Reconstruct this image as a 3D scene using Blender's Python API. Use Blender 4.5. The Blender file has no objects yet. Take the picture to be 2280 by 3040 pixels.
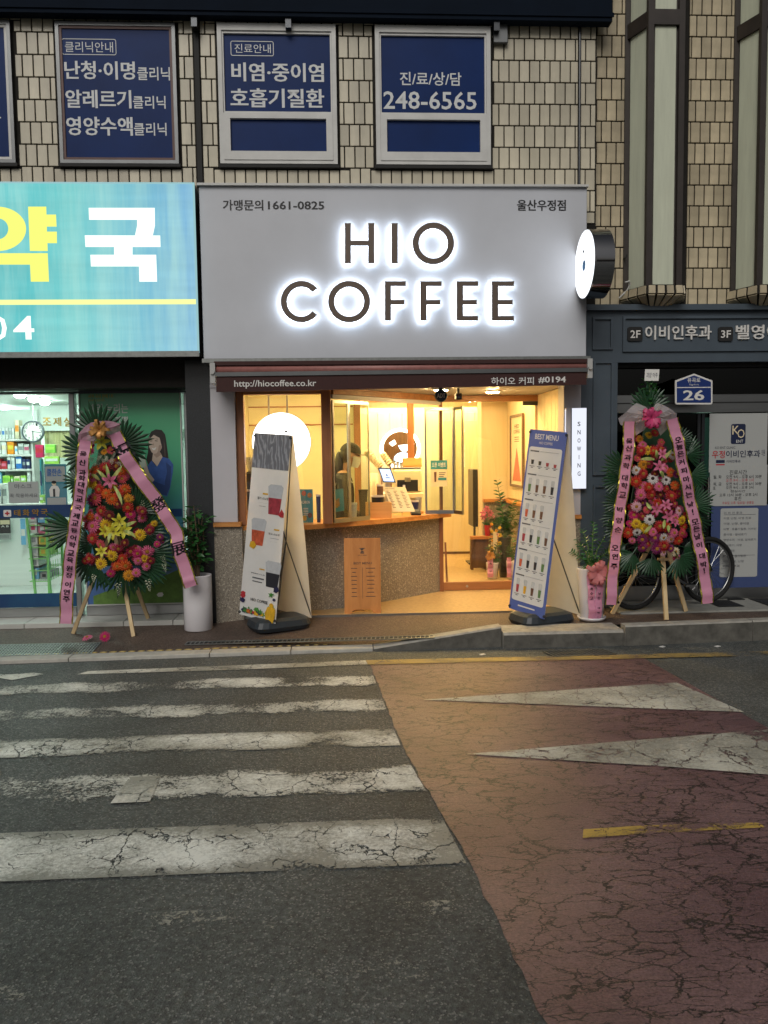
import bpy, math, random
from mathutils import Vector, Matrix
R_ = random.Random(7)
sc = bpy.context.scene
V3 = Vector
rad = math.radians

# ------------------------------------------------------------------ camera
FPX = 2350.0                                   # focal length in photograph pixels (3040 high)
TH, PH, RO = rad(2.9), rad(4.1), rad(0.75)
CAM = V3((0, -7.34, 1.6))
fw = V3((math.sin(TH)*math.cos(PH), math.cos(TH)*math.cos(PH), -math.sin(PH)))
r0 = V3((math.cos(TH), -math.sin(TH), 0)); u0 = r0.cross(fw)
CR = r0*math.cos(RO) - u0*math.sin(RO); CU = u0*math.cos(RO) + r0*math.sin(RO)
cd = bpy.data.cameras.new('camera'); co = bpy.data.objects.new('camera', cd)
sc.collection.objects.link(co)
cd.sensor_fit = 'VERTICAL'; cd.sensor_height = 24; cd.lens = FPX/3040*24
cd.clip_start = 0.05; cd.clip_end = 300
m3 = Matrix((CR, CU, -fw)).transposed()
co.matrix_world = Matrix.Translation(CAM) @ m3.to_4x4()
sc.camera = co

# ------------------------------------------------------------------ world, sun, exposure
w = bpy.data.worlds.new('World'); sc.world = w; w.use_nodes = True
nt = w.node_tree; nt.nodes.clear()
sky = nt.nodes.new('ShaderNodeTexSky'); sky.sky_type = 'NISHITA'; sky.sun_disc = False
sky.sun_elevation = rad(40); sky.sun_rotation = rad(196); sky.dust_density = 6; sky.air_density = 1.0
hs = nt.nodes.new('ShaderNodeHueSaturation'); hs.inputs['Saturation'].default_value = 0.30
bg = nt.nodes.new('ShaderNodeBackground'); bg.inputs[1].default_value = 0.017
wo = nt.nodes.new('ShaderNodeOutputWorld')
nt.links.new(sky.outputs[0], hs.inputs['Color']); nt.links.new(hs.outputs[0], bg.inputs[0]); nt.links.new(bg.outputs[0], wo.inputs[0])
sl = bpy.data.lights.new('sun', 'SUN'); so = bpy.data.objects.new('sun', sl); sc.collection.objects.link(so)
sl.energy = 0.8; sl.angle = rad(35); sl.color = (1.0, .96, .90)
so.rotation_euler = V3((.32, 1.15, -1)).to_track_quat('-Z', 'Y').to_euler()
sc.view_settings.view_transform = 'Standard'; sc.view_settings.look = 'None'
sc.view_settings.exposure = 0.75; sc.view_settings.gamma = 1; sc.view_settings.use_curve_mapping = False
sc.render.engine = 'CYCLES'
cy = sc.cycles
cy.use_denoising = True; cy.max_bounces = 6; cy.diffuse_bounces = 3; cy.glossy_bounces = 3
cy.transmission_bounces = 4; cy.transparent_max_bounces = 16; cy.sample_clamp_indirect = 4; cy.caustics_reflective = False; cy.caustics_refractive = False

# ------------------------------------------------------------------ pixel -> point on a real plane
def ray(px, py): return fw*FPX + CR*(px-1140) + CU*(1520-py)
def P(px, py, y=0.0):
    d = ray(px, py); return CAM + d*((y-CAM.y)/d.y)
def G(px, py, z=0.0):
    d = ray(px, py); return CAM + d*((z-CAM.z)/d.z)
def X(px, py, x):
    d = ray(px, py); return CAM + d*((x-CAM.x)/d.x)

# ------------------------------------------------------------------ materials
def c(h):
    def f(u):
        u = int(u, 16)/255
        return u/12.92 if u <= .04045 else ((u+.055)/1.055)**2.4
    return (f(h[0:2]), f(h[2:4]), f(h[4:6]), 1)
M = {}
def newmat(name):
    m = bpy.data.materials.new(name); m.use_nodes = True; nt = m.node_tree; nt.nodes.clear()
    out = nt.nodes.new('ShaderNodeOutputMaterial'); M[name] = m
    def N(t, **k):
        n = nt.nodes.new('ShaderNode'+t)
        for a, b in k.items():
            if a.startswith('i_'):
                key = a[2:].replace('_', ' ')
                key = int(key) if key.isdigit() else key
                if hasattr(b, 'is_linked'): nt.links.new(b, n.inputs[key])
                else: n.inputs[key].default_value = b
            else: setattr(n, a, b)
        return n
    def L(a, b): nt.links.new(a, b)
    return m, N, L, out
def ramp(N, fac, stops):
    r = N('ValToRGB', i_Fac=fac); e = r.color_ramp.elements
    while len(e) < len(stops): e.new(.5)
    for i, (p, col) in enumerate(stops):
        e[i].position = p; e[i].color = col if len(col) == 4 else (*col, 1)
    return r.outputs[0]
def pm(name, hexcol, rough=.5, metal=0, nscale=0, namt=.25, bump=0, stretch=(1, 1, 1), emis=0, ecol=None, rand=0, stain=0, trans=0, spec=.5, coat=0, var=None):
    m, N, L, out = newmat(name)
    b = N('BsdfPrincipled', i_Roughness=rough, i_Metallic=metal)
    b.inputs['Specular IOR Level'].default_value = spec
    b.inputs['Coat Weight'].default_value = coat
    base = c(hexcol); b.inputs['Base Color'].default_value = base
    tc = N('TexCoord'); mp = N('Mapping', i_Vector=tc.outputs['Object'], i_Scale=stretch)
    col = None
    if nscale:
        n = N('TexNoise', i_Vector=mp.outputs[0], i_Scale=nscale, i_Detail=6.0, i_Roughness=.62)
        d = c(var) if var else tuple(x*(1-namt) for x in base[:3])+(1,)
        l = tuple(min(1, x*(1+namt*.6)) for x in base[:3])+(1,)
        col = ramp(N, n.outputs['Fac'], [(.3, d), (.7, l)])
        if bump:
            bp = N('Bump', i_Strength=bump, i_Distance=.01, i_Height=n.outputs['Fac']); L(bp.outputs[0], b.inputs['Normal'])
    if rand:
        oi = N('ObjectInfo'); mr = N('MapRange', i_Value=oi.outputs['Random'], i_3=1-rand, i_4=1+rand*.5)
        mx = N('Mix', data_type='RGBA', blend_type='MULTIPLY'); mx.inputs[0].default_value = 1
        mx.inputs[6].default_value = base
        if col is not None: L(col, mx.inputs[6])
        L(mr.outputs[0], mx.inputs[7]); col = mx.outputs[2]
    if stain:                                       # weathering that runs across all pieces of a wall
        gp_ = N('NewGeometry').outputs['Position']; ms_ = N('Mapping', i_Vector=gp_, i_Scale=(1.6, 1, .5)); sn = N('TexNoise', i_Vector=ms_.outputs[0], i_Scale=1.8, i_Detail=6.0, i_Roughness=.65)
        sr = N('MapRange', i_Value=sn.outputs['Fac'], i_1=.35, i_2=.68, i_3=1-stain, i_4=1.06); mx = N('Mix', data_type='RGBA', blend_type='MULTIPLY'); mx.inputs[0].default_value = 1; L(col, mx.inputs[6]); L(sr.outputs[0], mx.inputs[7]); col = mx.outputs[2]
    if col is not None: L(col, b.inputs['Base Color'])
    if emis:
        b.inputs['Emission Color'].default_value = c(ecol or hexcol); b.inputs['Emission Strength'].default_value = emis
    s = b.outputs[0]
    if trans:
        t = N('BsdfTranslucent', i_Color=base)
        if col is not None: L(col, t.inputs[0])
        mx = N('MixShader', i_0=trans); L(s, mx.inputs[1]); L(t.outputs[0], mx.inputs[2]); s = mx.outputs[0]
    L(s, out.inputs[0]); return m
def em(name, hexcol, strength):
    m, N, L, out = newmat(name)
    e = N('Emission', i_Color=c(hexcol), i_Strength=strength); L(e.outputs[0], out.inputs[0]); return m
def glass(name, tint='ffffff', rough=.01, ior=1.45):
    m, N, L, out = newmat(name)
    t = N('BsdfTransparent', i_Color=c(tint)); g = N('BsdfGlossy', i_Roughness=rough)
    lw = N('LayerWeight', i_Blend=.5); p5 = N('Math', operation='POWER', i_0=lw.outputs['Facing'], i_1=5.0); f = N('Math', operation='MULTIPLY_ADD', i_0=p5.outputs[0], i_1=.92, i_2=.05); mx = N('MixShader', i_0=f.outputs[0])
    L(t.outputs[0], mx.inputs[1]); L(g.outputs[0], mx.inputs[2]); L(mx.outputs[0], out.inputs[0]); return m

# asphalt, red surfacing, worn paint -----------------------------------------------------------
def asphalt(name, base, lite, scale=1.0, patch='', rough=.6):
    m, N, L, out = newmat(name)
    b = N('BsdfPrincipled', i_Roughness=rough)
    tc = N('TexCoord').outputs['Object']
    fine = N('TexVoronoi', i_Vector=tc, i_Scale=150*scale, i_Randomness=1.0)
    rnd = N('SeparateColor', i_Color=fine.outputs['Color'])
    n2 = N('TexNoise', i_Vector=tc, i_Scale=1.3, i_Detail=5.0, i_Roughness=.6)
    n3 = N('TexNoise', i_Vector=tc, i_Scale=38*scale, i_Detail=6.0, i_Roughness=.75)
    bl = c(base)
    lo = tuple(v*.5 for v in bl[:3]); hi = tuple(v*1.7 for v in bl[:3])
    col = ramp(N, n3.outputs['Fac'], [(.36, lo), (.5, bl), (.66, hi)])
    sp = ramp(N, rnd.outputs[0], [(.84, (0, 0, 0)), (.97, (.9, .9, .9))])
    mx = N('Mix', data_type='RGBA'); L(sp, mx.inputs[0]); L(col, mx.inputs[6]); mx.inputs[7].default_value = c(lite)
    sc2 = N('MapRange', i_Value=n2.outputs['Fac'], i_1=.3, i_2=.7, i_3=.6, i_4=1.35)
    mm = N('Mix', data_type='RGBA', blend_type='MULTIPLY'); mm.inputs[0].default_value = 1
    L(mx.outputs[2], mm.inputs[6]); L(sc2.outputs[0], mm.inputs[7]); L(mm.outputs[2], b.inputs['Base Color'])
    bp = N('Bump', i_Strength=.9, i_Distance=.012, i_Height=n3.outputs['Fac'])
    bp2 = N('Bump', i_Strength=.55, i_Distance=.008, i_Height=fine.outputs['Distance']); L(bp.outputs[0], bp2.inputs['Normal'])
    L(bp2.outputs[0], b.inputs['Normal'])
    L(b.outputs[0], out.inputs[0]); return m
def cracks(N, L, tc, scale, stretch, width, warp=.35, mask=.45, seed=0.):
    """1 on a crack, 0 elsewhere"""
    mp = N('Mapping', i_Vector=tc, i_Scale=stretch, i_Location=(seed, seed*.7, 0))
    wn = N('TexNoise', i_Vector=mp.outputs[0], i_Scale=scale*1.1, i_Detail=6.0, i_Roughness=.72)
    sub = N('VectorMath', operation='SUBTRACT', i_0=wn.outputs['Color'], i_1=(.5, .5, .5))
    scl = N('VectorMath', operation='SCALE', i_0=sub.outputs[0]); scl.inputs['Scale'].default_value = warp
    ad = N('VectorMath', operation='ADD', i_0=mp.outputs[0], i_1=scl.outputs[0])
    vo = N('TexVoronoi', feature='DISTANCE_TO_EDGE', i_Vector=ad.outputs[0], i_Scale=scale)
    mk = N('TexNoise', i_Vector=mp.outputs[0], i_Scale=scale*.55, i_Detail=3.0)
    wd = N('MapRange', i_Value=mk.outputs['Fac'], i_1=mask, i_2=mask+.18, i_3=0.0, i_4=width)
    lt = N('Math', operation='LESS_THAN', i_0=vo.outputs['Distance'], i_1=wd.outputs[0])
    return lt.outputs[0]
def red_surface(name):
    m, N, L, out = newmat(name)
    b = N('BsdfPrincipled', i_Roughness=.5)
    tc = N('TexCoord').outputs['Object']
    n1 = N('TexNoise', i_Vector=tc, i_Scale=1.6, i_Detail=5.0)
    mp = N('Mapping', i_Vector=tc, i_Scale=(1, 5, 1))
    n2 = N('TexNoise', i_Vector=mp.outputs[0], i_Scale=22., i_Detail=7.0, i_Roughness=.7)
    n3 = N('TexNoise', i_Vector=tc, i_Scale=140., i_Detail=3.0)
    col = ramp(N, n1.outputs['Fac'], [(.3, c('60474a')), (.7, c('7c6262'))])
    f2 = N('MapRange', i_Value=n2.outputs['Fac'], i_1=.3, i_2=.75, i_3=.72, i_4=1.22)
    mm = N('Mix', data_type='RGBA', blend_type='MULTIPLY'); mm.inputs[0].default_value = 1
    sp3 = N('MapRange', i_Value=n3.outputs['Fac'], i_1=.3, i_2=.7, i_3=.7, i_4=1.3); f3 = N('Math', operation='MULTIPLY', i_0=f2.outputs[0], i_1=sp3.outputs[0])
    L(col, mm.inputs[6]); L(f3.outputs[0], mm.inputs[7])
    k1 = cracks(N, L, tc, 2.3, (1, 1.7, 1), .012, .28, .36)
    k2 = cracks(N, L, tc, 6.5, (.8, 1.6, 1), .025, .10, .42, 3.3)
    k3 = cracks(N, L, tc, 15., (.7, 1.7, 1), .042, .045, .46, 8.1)
    k = N('Math', operation='MAXIMUM', i_0=k1, i_1=k2); k = N('Math', operation='MAXIMUM', i_0=k.outputs[0], i_1=k3)
    mx = N('Mix', data_type='RGBA'); L(k.outputs[0], mx.inputs[0]); L(mm.outputs[2], mx.inputs[6]); mx.inputs[7].default_value = c('2a2220')
    L(mx.outputs[2], b.inputs['Base Color'])
    h = N('Math', operation='MULTIPLY_ADD', i_0=k.outputs[0], i_1=-1.2, i_2=n2.outputs['Fac'])
    h2 = N('Math', operation='MULTIPLY_ADD', i_0=n3.outputs['Fac'], i_1=.5, i_2=h.outputs[0])
    bp = N('Bump', i_Strength=.35, i_Distance=.01, i_Height=h2.outputs[0]); L(bp.outputs[0], b.inputs['Normal'])
    rr = N('MapRange', i_Value=n2.outputs['Fac'], i_1=.3, i_2=.7, i_3=.28, i_4=.46); L(rr.outputs[0], b.inputs['Roughness'])
    L(b.outputs[0], out.inputs[0]); return m
def paint(name, hexcol, wear, dark='8b8b82', crk=.03, seed=0., streak=1.0, edge=0.):
    """wear 0..1: how much of the paint is gone, the asphalt below shows through"""
    m, N, L, out = newmat(name)
    b = N('BsdfPrincipled', i_Roughness=.6)
    tc = N('TexCoord').outputs['Object']
    mp = N('Mapping', i_Vector=tc, i_Scale=(1, streak, 1), i_Location=(seed, seed*1.3, 0))
    big = N('TexNoise', i_Vector=mp.outputs[0], i_Scale=1.7, i_Detail=4.0, i_Roughness=.6)
    fin = N('TexNoise', i_Vector=mp.outputs[0], i_Scale=60., i_Detail=6.0, i_Roughness=.8)
    a = N('Math', operation='MULTIPLY_ADD', i_0=fin.outputs['Fac'], i_1=1.15, i_2=-.575)
    bg2 = N('MapRange', i_Value=big.outputs['Fac'], i_1=.28, i_2=.72, i_3=.12, i_4=.88, clamp=False)
    s = N('Math', operation='ADD', i_0=bg2.outputs[0], i_1=a.outputs[0])
    if edge:                                         # the long edges of a stripe are worn first
        gy = N('SeparateXYZ', i_Vector=N('TexCoord').outputs['Generated']).outputs[1]; inv = N('Math', operation='SUBTRACT', i_0=1.0, i_1=gy); mn = N('Math', operation='MINIMUM', i_0=gy, i_1=inv.outputs[0])
        er = N('MapRange', i_Value=mn.outputs[0], i_1=0., i_2=.22, i_3=-edge, i_4=0.); s = N('Math', operation='ADD', i_0=s.outputs[0], i_1=er.outputs[0])
    gone = N('Math', operation='LESS_THAN', i_0=s.outputs[0], i_1=wear)
    k1 = cracks(N, L, tc, 2.6, (1.5, 1, 1), crk*.36, .25, .34, seed+1.7)
    k2 = cracks(N, L, tc, 11., (1, 1.4, 1), crk*1.1, .06, .47, seed+5.1)
    g = N('Math', operation='MAXIMUM', i_0=gone.outputs[0], i_1=k1); g = N('Math', operation='MAXIMUM', i_0=g.outputs[0], i_1=k2)
    col = ramp(N, s.outputs[0], [(.35, c(dark)), (.75, c(hexcol))]); L(col, b.inputs['Base Color'])
    t = N('BsdfTransparent'); mx = N('MixShader'); L(g.outputs[0], mx.inputs[0]); L(b.outputs[0], mx.inputs[1]); L(t.outputs[0], mx.inputs[2])
    L(mx.outputs[0], out.inputs[0]); return m
def terrazzo(name, base, chips):
    m, N, L, out = newmat(name)
    b = N('BsdfPrincipled', i_Roughness=.45)
    tc = N('TexCoord').outputs['Object']
    nz = N('TexNoise', i_Vector=tc, i_Scale=3.0, i_Detail=4.0)
    col = ramp(N, nz.outputs['Fac'], [(.3, tuple(v*.86 for v in c(base)[:3])), (.7, c(base))])
    cur = col
    for i, (sc_, th, hx) in enumerate(chips):
        v = N('TexVoronoi', i_Vector=tc, i_Scale=sc_, i_Randomness=1.0)
        s = N('SeparateColor', i_Color=v.outputs['Color'])
        a = N('Math', operation='LESS_THAN', i_0=v.outputs['Distance'], i_1=th)
        d = N('Math', operation='GREATER_THAN', i_0=s.outputs[i % 3], i_1=.55)
        mm = N('Math', operation='MULTIPLY', i_0=a.outputs[0], i_1=d.outputs[0])
        mx = N('Mix', data_type='RGBA'); L(mm.outputs[0], mx.inputs[0]); L(cur, mx.inputs[6]); mx.inputs[7].default_value = c(hx); cur = mx.outputs[2]
    L(cur, b.inputs['Base Color']); L(b.outputs[0], out.inputs[0]); return m
def wood(name, a, bcol, scale=14, axis=0, rough=.45, rand=0):
    m, N, L, out = newmat(name)
    b = N('BsdfPrincipled', i_Roughness=rough)
    st = [1, 1, 1]; st[axis] = .08
    tc = N('TexCoord').outputs['Object']; mp = N('Mapping', i_Vector=tc, i_Scale=st)
    n = N('TexNoise', i_Vector=mp.outputs[0], i_Scale=scale, i_Detail=7.0, i_Roughness=.65, i_Distortion=.8)
    col = ramp(N, n.outputs['Fac'], [(.3, c(a)), (.7, c(bcol))])
    if rand:
        oi = N('ObjectInfo'); mr = N('MapRange', i_Value=oi.outputs['Random'], i_3=1-rand, i_4=1.0)
        mx = N('Mix', data_type='RGBA', blend_type='MULTIPLY'); mx.inputs[0].default_value = 1; L(col, mx.inputs[6]); L(mr.outputs[0], mx.inputs[7]); col = mx.outputs[2]
    L(col, b.inputs['Base Color'])
    bp = N('Bump', i_Strength=.2, i_Distance=.004, i_Height=n.outputs['Fac']); L(bp.outputs[0], b.inputs['Normal'])
    L(b.outputs[0], out.inputs[0]); return m

# ------------------------------------------------------------------ mesh building
class MB:
    def __init__(s): s.v = []; s.f = []; s.mi = []; s.m = 0
    def add(s, vs, fs):
        o = len(s.v); s.v += [tuple(p) for p in vs]
        for f in fs: s.f.append(tuple(i+o for i in f)); s.mi.append(s.m)
        return s
    def box(s, x0, x1, y0, y1, z0, z1):
        return s.add([(x, y, z) for x in (x0, x1) for y in (y0, y1) for z in (z0, z1)],
                     [(0, 1, 3, 2), (4, 6, 7, 5), (0, 4, 5, 1), (2, 3, 7, 6), (0, 2, 6, 4), (1, 5, 7, 3)])
    def obox(s, ctr, size, rot=None):
        ctr = V3(ctr); rot = rot or Matrix.Identity(3); h = [x/2 for x in size]
        vs = [ctr + rot @ V3((x*h[0], y*h[1], z*h[2])) for x in (-1, 1) for y in (-1, 1) for z in (-1, 1)]
        return s.add(vs, [(0, 1, 3, 2), (4, 6, 7, 5), (0, 4, 5, 1), (2, 3, 7, 6), (0, 2, 6, 4), (1, 5, 7, 3)])
    def bbox(s, x0, x1, y0, y1, z0, z1, b=.006):
        """box with chamfered edges"""
        cx, cy_, cz = (x0+x1)/2, (y0+y1)/2, (z0+z1)/2
        hx, hy, hz = (x1-x0)/2, (y1-y0)/2, (z1-z0)/2
        b = min(b, hx*.45, hy*.45, hz*.45); vs = []; idx = {}
        for sx in (-1, 1):
            for sy in (-1, 1):
                for sz in (-1, 1):
                    for a in range(3):
                        p = [sx*(hx-b), sy*(hy-b), sz*(hz-b)]; p[a] = (sx*hx, sy*hy, sz*hz)[a]
                        idx[(sx, sy, sz, a)] = len(vs); vs.append((cx+p[0], cy_+p[1], cz+p[2]))
        fs = []
        for sg in (-1, 1):
            fs.append([idx[(sg, -1, -1, 0)], idx[(sg, 1, -1, 0)], idx[(sg, 1, 1, 0)], idx[(sg, -1, 1, 0)]][::sg])
            fs.append([idx[(-1, sg, -1, 1)], idx[(-1, sg, 1, 1)], idx[(1, sg, 1, 1)], idx[(1, sg, -1, 1)]][::sg])
            fs.append([idx[(-1, -1, sg, 2)], idx[(1, -1, sg, 2)], idx[(1, 1, sg, 2)], idx[(-1, 1, sg, 2)]][::sg])
        for a, bb in ((0, 1), (0, 2), (1, 2)):
            o = 3-a-bb
            for s1 in (-1, 1):
                for s2 in (-1, 1):
                    k = [0, 0, 0]; k[a] = s1; k[bb] = s2; l = list(k); k[o] = -1; l[o] = 1
                    fs.append([idx[(*k, a)], idx[(*l, a)], idx[(*l, bb)], idx[(*k, bb)]])
        for sx in (-1, 1):
            for sy in (-1, 1):
                for sz in (-1, 1): fs.append([idx[(sx, sy, sz, a)] for a in range(3)])
        return s.add(vs, fs)
    def prism(s, pts, off):
        """flat polygon (3-D points) given thickness along off"""
        n = len(pts); off = V3(off); pts = [V3(p) for p in pts]
        fs = [tuple(range(n))[::-1], tuple(range(n, 2*n))] + [(i, (i+1) % n, n+(i+1) % n, n+i) for i in range(n)]
        return s.add(pts+[p+off for p in pts], fs)
    def poly(s, pts): return s.add(pts, [tuple(range(len(pts)))])
    def tube(s, pts, r, n=8, cap=True):
        pts = [V3(p) for p in pts]; rs = r if isinstance(r, (list, tuple)) else [r]*len(pts)
        vs = []; fs = []; up = None
        for i, p in enumerate(pts):
            t = (pts[min(i+1, len(pts)-1)] - pts[max(i-1, 0)]).normalized()
            if up is None: up = V3((0, 0, 1)) if abs(t.z) < .9 else V3((1, 0, 0))
            a = t.cross(up).normalized(); b = a.cross(t).normalized(); up = b
            for k in range(n):
                q = 2*math.pi*k/n; vs.append(p + (a*math.cos(q)+b*math.sin(q))*rs[i])
        for i in range(len(pts)-1):
            for k in range(n):
                fs.append((i*n+k, i*n+(k+1) % n, (i+1)*n+(k+1) % n, (i+1)*n+k))
        if cap: fs += [tuple(range(n))[::-1], tuple(range((len(pts)-1)*n, len(pts)*n))]
        return s.add(vs, fs)
    def bar(s, a, b, w, d, up=(0, 1, 0)):
        """square-section bar from a to b"""
        a, b = V3(a), V3(b); t = (b-a).normalized(); x = t.cross(V3(up)).normalized(); y = x.cross(t).normalized()
        rot = Matrix((x, y, t)).transposed()
        return s.obox((a+b)/2, (w, d, (b-a).length), rot)
    def lathe(s, prof, ctr=(0, 0, 0), n=24, rot=None, cap=True):
        ctr = V3(ctr); rot = rot or Matrix.Identity(3); vs = []; fs = []
        for r, z in prof:
            for k in range(n):
                q = 2*math.pi*k/n; vs.append(ctr + rot @ V3((r*math.cos(q), r*math.sin(q), z)))
        for i in range(len(prof)-1):
            for k in range(n): fs.append((i*n+k, i*n+(k+1) % n, (i+1)*n+(k+1) % n, (i+1)*n+k))
        if cap and prof[0][0] > 1e-3 and abs(prof[0][1]-prof[1][1]) > 1e-5: fs.append(tuple(range(n))[::-1])
        if cap and prof[-1][0] > 1e-3 and abs(prof[-1][1]-prof[-2][1]) > 1e-5: fs.append(tuple(range((len(prof)-1)*n, len(prof)*n)))
        return s.add(vs, fs)
    def ellipsoid(s, ctr, r, n=14, m=10, rot=None):
        ctr = V3(ctr); rot = rot or Matrix.Identity(3); vs = []; fs = []
        for i in range(m+1):
            t = math.pi*i/m
            for k in range(n):
                q = 2*math.pi*k/n
                vs.append(ctr + rot @ V3((r[0]*math.sin(t)*math.cos(q), r[1]*math.sin(t)*math.sin(q), -r[2]*math.cos(t))))
        for i in range(m):
            for k in range(n): fs.append((i*n+k, i*n+(k+1) % n, (i+1)*n+(k+1) % n, (i+1)*n+k))
        return s.add(vs, fs)
    def strip(s, A, B):
        """ribbon of quads between two edges"""
        n = len(A); return s.add(list(A)+list(B), [(i, i+1, n+i+1, n+i) for i in range(n-1)])
    def mesh(s, name, mats, smooth=False):
        me = bpy.data.meshes.new(name); me.from_pydata(s.v, [], s.f)
        for m in (mats if isinstance(mats, (list, tuple)) else [mats]): me.materials.append(M[m] if isinstance(m, str) else m)
        if len(set(s.mi)) > 1: me.polygons.foreach_set('material_index', s.mi)
        if smooth: me.polygons.foreach_set('use_smooth', [True]*len(me.polygons))
        me.update(); return me
LINK = sc.collection.objects.link
def place(name, me, parent=None):
    o = bpy.data.objects.new(name, me); LINK(o)
    if parent is not None:
        o.parent = parent; o.matrix_parent_inverse = parent_world(parent).inverted()
    return o
def parent_world(p):
    m = p.matrix_basis.copy()
    if p.parent is not None: m = parent_world(p.parent) @ p.matrix_parent_inverse @ m
    return m
def obj(name, mb, mats, parent=None, smooth=False, label=None, kind=None):
    o = place(name, mb.mesh(name, mats, smooth), parent)
    if label: o['label'] = label
    if kind: o['kind'] = kind
    return o
def tag(o, label, cat, group=None):
    o['label'] = label; o['category'] = cat
    if group: o['group'] = group
    return o
def thing(name, loc, label, cat, group=None):
    o = bpy.data.objects.new(name, None); LINK(o); o.location = loc; o.empty_display_size = .1
    return tag(o, label, cat, group)
def single(name, mb, mats, label, cat, group=None, smooth=False):
    """a thing that is one mesh: its origin goes to its base"""
    xs, ys, zs = zip(*mb.v); b = V3(((min(xs)+max(xs))/2, (min(ys)+max(ys))/2, min(zs)))
    mb.v = [(p[0]-b.x, p[1]-b.y, p[2]-b.z) for p in mb.v]
    o = place(name, mb.mesh(name, mats, smooth)); o.location = b
    return tag(o, label, cat, group)
def struct(name, mb, mats, label=None, smooth=False):
    o = obj(name, mb, mats, None, smooth); o['kind'] = 'structure'
    if label: o['label'] = label
    return o

# text ----------------------------------------------------------------------------------------
_tc = {}
_cu = bpy.data.curves.new('t', 'FONT'); _co = bpy.data.objects.new('t', _cu)
CHARS = "ㅏ展發祝가간경계고곡공과교국금기꼭난날내노누는늘닉담대드든딸랜레로료루류르리마망매맹명모목문박베벤벨분브블비쁨산상세손수순스시실심아안알액약양어에연염영오요용우울원월위유육은의이인일잉장전점정제조주중진질징착청축커쿨크클태토트티판픈피하학한호화환후휴흡0123456789-/:·,!#ABCDEFGHIKLMNOSTUWYgokr"
_gl = {}
def _eval(body, bold, depth, space=1.0):
    _cu.body = body; _cu.offset = bold; _cu.extrude = depth; _cu.resolution_u = 2; _cu.space_line = space
    me = bpy.data.meshes.new_from_object(_co)
    vs = [tuple(v.co) for v in me.vertices]; fs = [tuple(p.vertices) for p in me.polygons]; bpy.data.meshes.remove(me)
    return vs, fs
def glyph_table(bold):
    """all characters in one go (loading the wide font is slow): each on its own line, twice, so that the step between them is its advance"""
    if bold not in _gl:
        vs, fs = _eval('\n'.join(ch+ch for ch in CHARS), bold, 0, 4.0); step = 4.0; T = {}
        y0 = max(v[1] for v in vs)
        lines = {}
        for i, v in enumerate(vs): lines.setdefault(int(round(-v[1]/step+.1)), []).append(i)
        lf = {}
        for f in fs: lf.setdefault(int(round(-vs[f[0]][1]/step+.1)), []).append(f)
        for k, ids in lines.items():
            if k >= len(CHARS) or k < 0: continue
            h = len(ids)//2; adv = vs[ids[h]][0]-vs[ids[0]][0]
            if adv < 0: ids = ids[h:]; adv = -adv
            else: ids = ids[:h]
            mp = {i: j for j, i in enumerate(ids)}
            T[CHARS[k]] = ([(vs[i][0], vs[i][1]+k*step) for i in ids], [tuple(mp[i] for i in f) for f in lf.get(k, []) if all(i in mp for i in f)], adv)
        _gl[bold] = T
    return _gl[bold]
def glyphs(s, bold=0.0, depth=0.0, res=2):
    bold = min((0.0, .012, .028), key=lambda q: abs(q-bold))
    k = (s, bold, depth)
    if k not in _tc:
        if bold > .02 and not depth:                    # heavy: two shifted copies, because a wide offset breaks the outlines
            ideo = any(0x4e00 <= ord(ch) < 0xa000 for ch in s); g0, f0, asp = glyphs(s, 0.0 if ideo else .012); n0 = len(g0); dx = (.028 if ideo else .016)/asp
            _tc[k] = ([(x*(1-2*dx), y, 0) for x, y, z in g0]+[(x*(1-2*dx)+2*dx, y, 1) for x, y, z in g0], list(f0)+[tuple(i+n0 for i in f) for f in f0], asp); return _tc[k]
        if bold > .02: bold = .012
        if any(ord(ch) > 0x2000 for ch in s) and not depth:
            T = glyph_table(bold); vs = []; fs = []; pen = 0
            for ch in s:
                if ch not in T: pen += .3; continue
                g = T[ch]; o = len(vs); vs += [(x+pen, y, 0) for x, y in g[0]]; fs += [tuple(i+o for i in f) for f in g[1]]; pen += g[2]
        else: vs, fs = _eval(s, bold, depth)
        x0 = min(v[0] for v in vs); x1 = max(v[0] for v in vs); y0 = min(v[1] for v in vs); y1 = max(v[1] for v in vs)
        dz = max(v[2] for v in vs) or 1
        _tc[k] = ([((v[0]-x0)/(x1-x0 or 1), (v[1]-y0)/(y1-y0 or 1), v[2]/dz) for v in vs], fs, (x1-x0)/(y1-y0 or 1))
    return _tc[k]
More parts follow.
